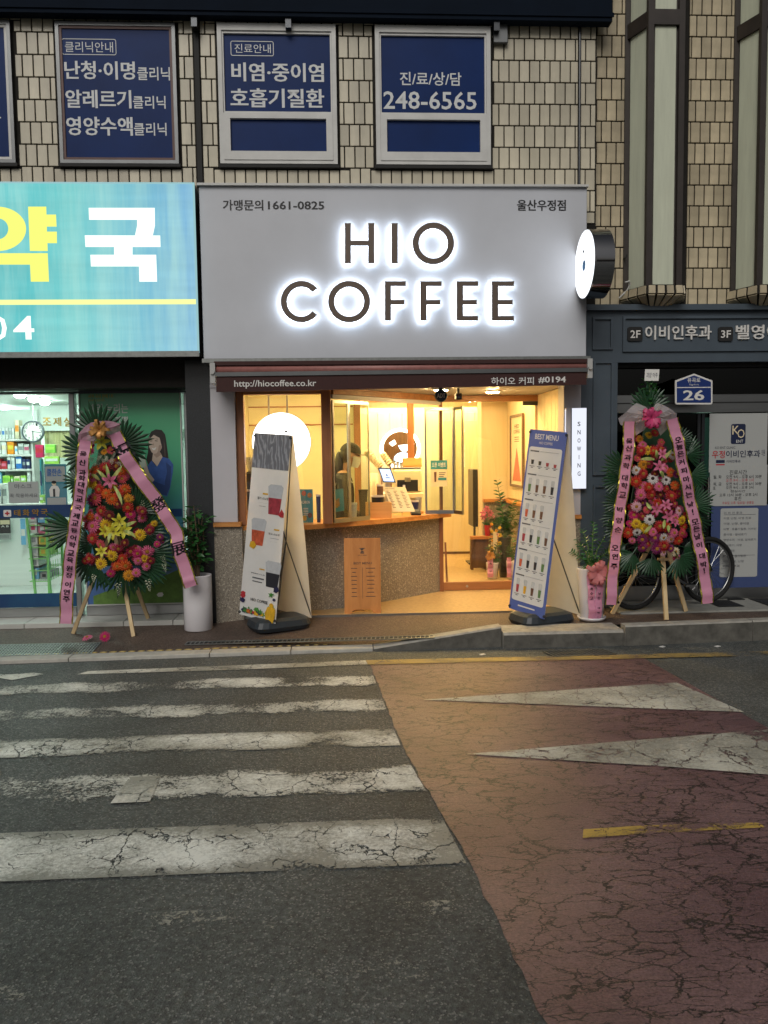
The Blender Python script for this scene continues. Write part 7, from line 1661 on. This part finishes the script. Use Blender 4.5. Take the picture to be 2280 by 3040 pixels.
# back bar with coffee machine
BBY = 1.75; bbx0, bbx1 = X0(1105, 1450, BBY), X0(1258, 1450, BBY)
t = thing('back_counter', ((bbx0+bbx1)/2, BBY+.25, ZD), 'cream back counter behind the till', 'counter'); obj('top', MB().bbox(bbx0, bbx1, BBY, BBY+.5, 1.10, 1.16, .006), 'cream_plastic', t); obj('front', MB().box(bbx0+.02, bbx1-.02, BBY+.04, BBY+.48, ZD, 1.099), 'cream_wall', t)
a, b = X0(1166, 1400, BBY+.05), X0(1253, 1400, BBY+.05); zt = Z0(1200, 1394, BBY+.05)
t = thing('coffee_machine', ((a+b)/2, BBY+.2, 1.16), 'cream coffee machine on the back counter', 'coffee machine'); obj('body', MB().bbox(a, b, BBY+.05, BBY+.42, 1.162, zt, .02), 'cream_plastic', t); obj('top_tray', MB().bbox(a+.01, b-.01, BBY+.07, BBY+.40, zt+.001, zt+.025, .004), 'steel', t); obj('group_head', MB().lathe([(.035, 0), (.035, .05)], ((a+b)/2, BBY+.02, zt-.14), 16), 'steel', t); obj('dark_front', MB().box(a+.05, b-.05, BBY+.045, BBY+.0495, 1.18, zt-.12), 'steel_dark', t)
a, b = P(1196, 1360, BBY+.2), P(1252, 1380, BBY+.2); t = thing('wooden_rail_box', ((a.x+b.x)/2, BBY+.2, zt+.026), 'long wooden box on top of the coffee machine', 'box'); obj('box', MB().bbox(a.x, b.x, BBY+.18, BBY+.3, zt+.026, zt+.026+(a.z-b.z)*1.3, .003), 'wood_box', t); obj('lip', MB().bbox(a.x, b.x, BBY+.172, BBY+.1795, zt+.026, zt+.045, .001), 'wood_counter', t)
for i, px in enumerate((1166, 1176, 1186)): cupthing('glass_jar', px, px+9, 1368+3*i, BBY+.12, 'plastic_clear', ['left', 'middle', 'right'][i]+' small glass jar on the coffee machine', 'steel', zt+.026, 'jar')
# tilted stacks of paper cups
for i, (q0, q1, r_, lb) in enumerate((((1086, 1338), (1130, 1386), .045, 'tall slanted stack of cream paper cups above the till'), ((1135, 1346), (1158, 1378), .04, 'short slanted stack of paper cups behind the till'))):
    A0, A1 = P(*q0, 1.5), P(*q1, 1.45); t = thing('cup_stack', A1, lb, 'cup stack'); d = (A1-A0); n = 9 if i == 0 else 5; rotm = d.to_track_quat('Z', 'Y').to_matrix()
    for k in range(n): obj('cup', MB().lathe([(r_*.80, 0), (r_*.98, d.length/n*.9), (r_*1.06, d.length/n*.92), (r_*1.06, d.length/n)], A0+d*(k/n), 16, rotm), 'cream_plastic', t)
    obj('holder', MB().bar(A1, (A1.x+.02, A1.y+.1, 1.16), .02, .02), 'steel', t)
y2 = 1.35; a, b = P(1092, 1405, y2), P(1128, 1470, y2); t = thing('blender', ((a.x+b.x)/2, y2, 1.0), 'cream blender housing behind the till', 'machine'); obj('housing', MB().lathe([(.075, 0), (.07, .10), (.055, .22), (.05, a.z-.98)], ((a.x+b.x)/2, y2, .98), 20), 'cream_plastic', t, True); obj('foot', MB().bbox((a.x+b.x)/2-.08, (a.x+b.x)/2+.08, y2-.08, y2+.08, ZD, .979), 'cream_wall', t)
# plastic cup tree on the right end
y2 = ccy(1240)+.35; t = thing('cup_tower', (X0(1240, 1480, y2), y2, cz()), 'translucent cups stacked beside the navy cup', 'cup stack')
for k in range(3): obj('cup', MB().lathe([(.028, 0), (.036, .055), (.033, .055), (.026, .004)], (X0(1242, 1480, y2), y2, cz()+.03+k*.045), 16), 'plastic_clear', t)
obj('tray', MB().bbox(X0(1225, 1480, y2), X0(1256, 1480, y2), y2-.05, y2+.05, cz(), cz()+.028, .003), 'wood_box', t)

# ---- barista: one skinned body, hair, cap, mask, apron as children
py_ = .95; hc = P(1041, 1352, py_)
pm('skin', 'c89a7c', .5, nscale=20, namt=.06); pm('cloth_dark', '151410', .8, nscale=30, namt=.25); pm('hair_black', '17120f', .5, nscale=40, namt=.3, stretch=(6, 6, .5)); pm('cap_black', '11110e', .8, nscale=30, namt=.2); pm('mask_white', 'cfcfc0', .8)
zfl = ZD; H = hc.z+.115-zfl; br_ = thing('person', (hc.x-.03, py_, zfl), 'barista in black cap and dark top wearing a white mask, facing right behind the counter', 'person')
bx_, s = hc.x-.075, 1.0
zs = hc.z-.235                                          # shoulder height
J = {}; vs = []; es = []; rs_ = []
def jt(n, p, r, par=None):
    J[n] = len(vs); vs.append(tuple(p)); rs_.append(r)
    if par: es.append((J[par], J[n]))
jt('pelvis', (bx_-.01, py_, zfl+.80), (.125, .15)); jt('waist', (bx_-.02, py_, zfl+.98), (.10, .135), 'pelvis'); jt('chest', (bx_-.03, py_, zs-.10), (.115, .155), 'waist'); jt('upchest', (bx_-.02, py_, zs-.0), (.085, .12), 'chest'); jt('neck', (bx_+.015, py_, zs+.075), (.045, .048), 'upchest'); jt('skull', (hc.x-.02, py_, hc.z-.03), (.052, .052), 'neck')
for sg, nm in ((1, 'l'), (-1, 'r')):
    jt('sh'+nm, (bx_-.02, py_+sg*.16, zs-.03), (.055, .055), 'upchest'); jt('el'+nm, (bx_-.03+.02*(sg < 0), py_+sg*.20, zs-.30), (.043, .043), 'sh'+nm); jt('wr'+nm, (bx_+.17, py_+sg*.15, zs-.40), (.03, .03), 'el'+nm); jt('hand'+nm, (bx_+.23, py_+sg*.13, zs-.415), (.028, .036), 'wr'+nm)
    for k, (dy, L_) in enumerate(((-.030, .065), (-.010, .078), (.010, .072), (.030, .058))):
        b_ = (bx_+.255, py_+sg*.13+dy, zs-.415); jt(f'f{nm}{k}', b_, (.010, .010), 'hand'+nm); jt(f'g{nm}{k}', (b_[0]+L_*.6, b_[1], b_[2]-.012), (.009, .009), f'f{nm}{k}'); jt(f'h{nm}{k}', (b_[0]+L_*.9, b_[1], b_[2]-.04), (.008, .008), f'g{nm}{k}')
    jt('t'+nm, (bx_+.245, py_+sg*.13-sg*.05, zs-.405), (.012, .012), 'hand'+nm); jt('u'+nm, (bx_+.29, py_+sg*.13-sg*.055, zs-.42), (.010, .010), 't'+nm)
    jt('hip'+nm, (bx_, py_+sg*.09, zfl+.74), (.085, .09), 'pelvis'); jt('kn'+nm, (bx_+.02, py_+sg*.09, zfl+.43), (.058, .058), 'hip'+nm); jt('an'+nm, (bx_-.01, py_+sg*.09, zfl+.08), (.038, .038), 'kn'+nm); jt('to'+nm, (bx_+.13, py_+sg*.09, zfl+.03), (.03, .04), 'an'+nm)
me = bpy.data.meshes.new('body'); me.from_pydata(vs, es, []); bd_ = place('body', me, br_)
sk = bd_.modifiers.new('skin', 'SKIN'); sv = me.skin_vertices[0].data
for i, r in enumerate(rs_): sv[i].radius = r
sv[0].use_root = True
sb = bd_.modifiers.new('sub', 'SUBSURF'); sb.levels = 1; sb.render_levels = 1
m, N, L, out = newmat('body_skin_cloth'); b = N('BsdfPrincipled', i_Roughness=.7); g_ = N('NewGeometry'); sp = N('SeparateXYZ', i_Vector=g_.outputs['Position'])
up = N('Math', operation='GREATER_THAN', i_0=sp.outputs[2], i_1=zs+.055); hx_ = N('Math', operation='GREATER_THAN', i_0=sp.outputs[0], i_1=bx_+.165); mxx = N('Math', operation='MAXIMUM', i_0=up.outputs[0], i_1=hx_.outputs[0])
mx = N('Mix', data_type='RGBA'); L(mxx.outputs[0], mx.inputs[0]); mx.inputs[6].default_value = c('161511'); mx.inputs[7].default_value = c('c89a7c'); L(mx.outputs[2], b.inputs['Base Color']); L(b.outputs[0], out.inputs[0]); me.materials.append(m)
# head with face turned right and slightly down
Rh = Matrix.Rotation(rad(12), 3, 'Y')
def hp(x, y, z): return hc + Rh @ V3((x, y, z))
mb = MB(); n, m2 = 20, 16; hv = []
for i in range(m2+1):
    t_ = math.pi*i/m2
    for k in range(n):
        q = 2*math.pi*k/n; x, y, z = .098*math.sin(t_)*math.cos(q), .076*math.sin(t_)*math.sin(q), -.118*math.cos(t_)
        if z < -.02: x *= 1-.25*(-z-.02)/.1 if x < 0 else 1-.08*(-z-.02)/.1; y *= 1-.3*(-z-.02)/.1
        if x > .06: x += .022*math.exp(-((z+.012)/.016)**2-(y/.014)**2); x -= .010*math.exp(-((z-.02)/.014)**2-((abs(y)-.032)/.014)**2); x += .007*math.exp(-((z+.05)/.008)**2-(y/.022)**2)
        hv.append(hp(x, y, z))
mb.add(hv, [(i*n+k, i*n+(k+1) % n, (i+1)*n+(k+1) % n, (i+1)*n+k) for i in range(m2) for k in range(n)]); obj('head', mb, 'skin', br_, True)
for sg in (-1, 1):
    mb = MB(); mb.ellipsoid(hp(-.005, sg*.077, -.01), (.02, .010, .032), 10, 8, Rh); obj('ear', mb, 'skin', br_, True); mb = MB(); mb.ellipsoid(hp(.084, sg*.032, .018), (.008, .013, .006), 8, 6, Rh); obj('eye', mb, 'hair_black', br_, True)
mb = MB(); hv = []
for i in range(9):
    t_ = math.pi*(.5+.5*i/8)
    for k in range(n): q = 2*math.pi*k/n; hv.append(hp(-.008+.112*math.sin(t_)*math.cos(q), .09*math.sin(t_)*math.sin(q), .03-.105*math.cos(t_)))
mb.add(hv, [(i*n+k, i*n+(k+1) % n, (i+1)*n+(k+1) % n, (i+1)*n+k) for i in range(8) for k in range(n)])
A_ = []; B_ = []
for k in range(9): q = rad(-60+120*k/8); A_.append(hp(-.008+.112*math.cos(q), .09*math.sin(q), .032)); B_.append(hp(.055+.125*math.cos(q), .078*math.sin(q), .022+.012*math.cos(q)))
mb.strip(A_, B_); mb.strip([p-V3((0, 0, .006)) for p in B_], [p-V3((0, 0, .006)) for p in A_]); obj('cap', mb, 'cap_black', br_, True)
mb = MB(); mb.ellipsoid(hp(-.045, 0, -.01), (.075, .083, .085), 14, 10, Rh); mb.ellipsoid(hp(-.10, 0, -.12), (.045, .06, .14), 12, 10); mb.ellipsoid(hp(-.125, 0, -.25), (.04, .055, .13), 12, 10); obj('hair', mb, 'hair_black', br_, True)
mb = MB(); hv = []
for i in range(7):
    for k in range(9): q = rad(-75+150*k/8); z = .0-.115*i/6; w_ = .012*math.sin(math.pi*i/6); hv.append(hp(.004+(.104+w_)*math.cos(q)*(1-.10*i/6), (.082)*math.sin(q)*(1-.25*i/6), z))
mb.add(hv, [(i*9+k, i*9+k+1, (i+1)*9+k+1, (i+1)*9+k) for i in range(6) for k in range(8)]); obj('mask', mb, 'mask_white', br_, True)
for sg in (-1, 1): obj('mask_strap', MB().tube([hp(.03, sg*.078, -.015), hp(-.02, sg*.082, -.008)], .003, 5), 'mask_white', br_)
mb = MB(); A_ = [(bx_+.095, py_+y, zs-.05) for y in (-.09, 0, .09)]; B_ = [(bx_+.11, py_+y, zfl+.62) for y in (-.16, 0, .16)]; mb.strip(A_, B_); obj('apron', mb, 'cap_black', br_)
for sg in (-1, 1): obj('apron_strap', MB().tube([(bx_+.09, py_+sg*.08, zs-.05), (bx_+.0, py_+sg*.075, zs+.055), (bx_-.13, py_+sg*.05, zs-.12)], .008, 6), 'mask_white', br_)

# ------------------------------------------------------------------ interior right: bench, plants, poster, kiosk
BY = 2.65; a, b = X0(1398, 1640, BY), X0(1460, 1640, BY); zt = Z0(1430, 1592, BY)
t = thing('bench', ((a+b)/2, BY+.2, ZD), 'dark wooden bench seat by the shop wall inside the glass door', 'bench'); obj('seat', MB().bbox(a, XW-.08, BY, BY+.09, zt-.04, zt, .004), 'wood_counter', t)
for x in (a, XW-.13): obj('leg', MB().bbox(x, x+.035, BY+.005, BY+.085, ZD, zt-.041, .003), 'wood_dark', t)
obj('panel', MB().box(a+.036, XW-.131, BY+.03, BY+.05, ZD+.02, zt-.042), 'wood_dark', t)
pz_ = (X0(1448, 1570, BY+.04), BY+.045, zt+.001); pm('pot_red', 'a81c22', .25, coat=.4)
t = thing('orchid_pot', pz_, 'red pot with pink orchids on the bench inside the shop', 'plant pot'); obj('pot', MB().lathe([(.035, 0), (.042, .1), (.044, .14), (.038, .14)], pz_, 20), 'pot_red', t)
for k in range(7): 
    a_ = k*.9; e = V3(pz_)+V3((.06*math.cos(a_), .02*math.sin(a_), .24+.05*(k % 3))); obj('stem', MB().tube([V3(pz_)+V3((0, 0, .13)), e], .003, 5), 'stem_green', t); o = place('orchid', lily('pink'), t); aim(o, e, .05, (rnd.uniform(-.5, .5), -1, .3), k)
for k in range(5): put_leaf(t, LEAF, V3(pz_)+V3((0, 0, .13)), (math.cos(k*1.25), math.sin(k*1.25), .7), .10, rnd)
def potz(name, px, pyb, yy, r, h, mat, label):
    x = X0(px, pyb, yy); t = thing(name, (x, yy, ZD), label, 'plant pot'); obj('pot', MB().lathe([(r*.8, 0), (r, h-.01), (r, h), (r-.012, h), (r-.014, h-.03)], (x, yy, ZD), 24), mat, t, True); obj('soil', MB().lathe([(.0001, h-.028), (r-.015, h-.03)], (x, yy, ZD), 20), 'soil', t); return t, V3((x, yy, ZD+h-.03))
t, b2 = potz('tall_zz_pot', 1498, 1715, 2.05, .075, .48, 'black_plastic', 'tall black pot with a large feathery plant inside the glass door'); rnd = random.Random(31)
zz(t, b2, [(-.10, -.05, .70), (-.05, .0, .52), (.10, -.04, .45), (.16, -.05, .34), (-.16, -.05, .28), (.02, -.1, .34), (.2, .0, .2)], .5, rnd, 13, .095)
t, b2 = potz('small_white_pot', 1462, 1710, 1.95, .075, .19, 'ceramic_white', 'small white pot with dark leaves and a pink ribbon inside the glass door'); zz(t, b2, [(-.06, -.02, .22), (.06, -.02, .25), (.0, .03, .3), (.1, -.03, .14)], .3, rnd, 7, .08)
obj('bow', loops(b2+V3((-.04, -.06, .12)), 9, .07, .03, rnd), 'ribbon_gold', t); ribbon(t, 'ribbon', [b2+V3((-.04, -.08, .10-.06*k)) for k in range(5)], .028, [('축', .3, .03), ('경', .7, .03)], ('ribbon_pink', 'ribbon_pink'))
t, b2 = potz('ribboned_white_pot', 1518, 1712, 1.85, .06, .22, 'ceramic_white', 'narrow white pot with a pink ribbon behind the right banner'); zz(t, b2, [(-.04, -.02, .2), (.08, 0, .22), (.02, .02, .28)], .3, rnd, 7, .07); ribbon(t, 'ribbon', [b2+V3((-.04, -.07, .08-.06*k)) for k in range(5)], .022, [], ('ribbon_pink', 'ribbon_pink'))
t = thing('flower_basket', (X0(1474, 1600, 1.95), 1.95, ZD+.4), 'yellow and pink flower arrangement with a paper strip before the tall plant', 'flowers'); fb = P(1470, 1590, 1.98)
for k in range(22): o = place('blossom', gerbera(rnd.choice(['amber', 'cream', 'palepink', 'yellow'])), t); aim(o, fb+V3((rnd.uniform(-.06, .06), rnd.uniform(-.03, .02), rnd.uniform(-.22, .14))), rnd.uniform(.018, .028), (rnd.uniform(-.5, .5), -1, rnd.uniform(0, .6)), k)
mb = MB(); mb.tube([fb+V3((0, .03, .15)), fb+V3((0, .05, -.2)), (fb.x, 2.03, ZD+.42)], .006, 6); obj('stem', mb, 'stem_green', t); mb = MB(); mb.strip([fb+V3((-.03, -.03, .05-.1*k)) for k in range(4)], [fb+V3((.02, -.03, .05-.1*k)) for k in range(4)]); obj('paper_strip', mb, 'paper_warm', t)
# framed poster on the right wall
xw_ = XW-.035; q = [X(1520, 1238, xw_), X(1556, 1232, xw_), X(1523, 1440, xw_)]
ya, yb = q[0].y, q[1].y; zt, zb = 1.6+(q[0].z-1.6), q[2].z
t = thing('framed_poster', (xw_, (ya+yb)/2, zb), 'tall framed poster with an orange cone drawing on the shop wall', 'picture'); mb = MB()
pl = Pl((xw_-.012, ya, zt), (xw_-.012, yb, zt), (xw_-.012, ya, zb)); mb = MB(); pl.slab(mb, .01); obj('print', mb, 'paper_warm', t)
mb = MB()
for a, b in (((0, 0), (1, 0)), ((0, 1), (1, 1)), ((0, 0), (0, 1)), ((1, 0), (1, 1))): mb.bar(pl.p(*a, 0), pl.p(*b, 0), .03, .03, (1, 0, 0))
obj('frame', mb, 'wood_dark', t)
mb = MB(); pl.poly(mb, [(.5, .45), (.85, .93), (.15, .93)], .003); obj('cone_print', mb, 'cup_orange', t); mb = MB(); pl.text(mb, 'HIO', .3, .12, .7, .18, .003, .02); pl.text(mb, 'COFFEE', .25, .2, .75, .25, .003, .02); [pl.rect(mb, .3, .3+.03*i, .7, .31+.03*i, .003) for i in range(3)]; obj('lettering', mb, 'ink_brown', t)
# kiosk seen edge-on
a, b = P(1400, 1393, 3.2), P(1416, 1562, 3.2); t = thing('kiosk', ((a.x+b.x)/2, 3.2, ZD), 'slim black ordering kiosk seen edge-on by the inner column', 'kiosk'); obj('screen_case', MB().bbox(a.x, b.x, 3.1, 3.5, b.z, a.z, .006), 'black_plastic', t); obj('post', MB().box(b.x-.03, b.x-.01, 3.25, 3.33, ZD, b.z-.001), 'steel_dark', t); obj('foot', MB().bbox(a.x-.05, b.x+.05, 3.15, 3.45, ZD-.001, ZD+.02, .003), 'steel_dark', t)
# leaning stick by the counter end
mb = MB(); mb.bar(P(1322, 1610, 1.5), V3((X0(1327, 1672, 1.45), 1.45, ZD)), .018, .03); single('leaning_board', mb, 'wood_post', 'narrow brown stick leaning behind the end of the counter', 'stick')

# ------------------------------------------------------------------ bicycle
pm('tyre', '161616', .85, nscale=60, namt=.3); pm('bike_paint', '23262c', .35, .4)
wr_ = .315; w1 = V3((2.62, -.36, .168+wr_)); w2 = V3((3.42, -.10, .168+wr_)); dv = (w2-w1).normalized(); nv = V3((-dv.y, dv.x, 0)); upv = V3((0, 0, 1))
bk = thing('bicycle', (w1+w2)/2-V3((0, 0, wr_)), 'dark bicycle parked behind the right flower stand', 'bicycle')
for w_ in (w1, w2):
    wh = place('wheel', None, bk); wh.location = w_
    Rw = Matrix((dv, upv, nv)).transposed()
    def ring_t(R_o, r_, n=40, m=8):
        mb = MB(); vs = []
        for i in range(n):
            a = 2*math.pi*i/n
            for k in range(m): q = 2*math.pi*k/m; d = R_o+r_*math.cos(q); vs.append(w_+Rw @ V3((d*math.cos(a), d*math.sin(a), r_*math.sin(q))))
        mb.add(vs, [(i*m+k, ((i+1) % n)*m+k, ((i+1) % n)*m+(k+1) % m, i*m+(k+1) % m) for i in range(n) for k in range(m)]); return mb
    obj('tyre', ring_t(wr_-.022, .022), 'tyre', wh, True); obj('rim', ring_t(wr_-.05, .009), 'steel', wh, True)
    mb = MB(); [mb.tube([w_+nv*(.02 if i % 2 else -.02), w_+Rw @ V3(((wr_-.05)*math.cos(i*math.pi/12), (wr_-.05)*math.sin(i*math.pi/12), 0))], .0015, 4) for i in range(24)]; obj('spokes', mb, 'steel', wh); obj('hub', MB().tube([w_-nv*.04, w_+nv*.04], .018, 10), 'steel', wh)
def bp_(t, z): return w1+dv*t+V3((0, 0, z))
wb = (w2-w1).length; bbk = bp_(.40*wb/.84, -.03); st = bp_(.26*wb/.84, .42); hd = bp_(.68*wb/.84, .40); hdt = bp_(.655*wb/.84, .52)
mb = MB()
for a, b, r_ in ((bbk, st, .015), (st, hd+V3((0, 0, .06)), .014), (bbk, hd-V3((0, 0, .02)), .016), (hd-V3((0, 0, .05)), hdt, .017)): mb.tube([a, b], r_, 8)
for sg in (-1, 1): mb.tube([bbk+nv*.03*sg, w1+nv*.045*sg], .009, 6); mb.tube([st+nv*.01*sg, w1+nv*.045*sg], .008, 6)
obj('frame', mb, 'bike_paint', bk, True)
mb = MB(); [mb.tube([hd-V3((0, 0, .05))+nv*.03*sg, w2+nv*.045*sg], .011, 6) for sg in (-1, 1)]; obj('fork', mb, 'bike_paint', bk); 
mb = MB(); top_ = hdt+V3((0, 0, .16)); mb.tube([hdt, top_], .011, 8); mb.tube([top_-nv*.28-dv*.05, top_-nv*.2, top_+dv*.03, top_+nv*.2, top_+nv*.28-dv*.05], .011, 8); obj('handlebar', mb, 'chrome', bk, True)
mb = MB(); sd_ = st+V3((0, 0, .10)); mb.tube([st, sd_], .012, 8); mb.ellipsoid(sd_+V3((0, 0, .02)), (.13, .065, .03), 12, 8, Matrix((dv, nv, upv)).transposed()); obj('saddle', mb, 'tyre', bk, True)
mb = MB(); mb.tube([bbk-nv*.06, bbk+nv*.06], .012, 8); mb.bar(bbk-nv*.06, bbk-nv*.06+dv*.13-V3((0, 0, .08)), .02, .012); mb.bar(bbk+nv*.06, bbk+nv*.06-dv*.13+V3((0, 0, .08)), .02, .012); mb.obox(bbk-nv*.10+dv*.13-V3((0, 0, .08)), (.09, .07, .02)); obj('crank', mb, 'steel', bk)
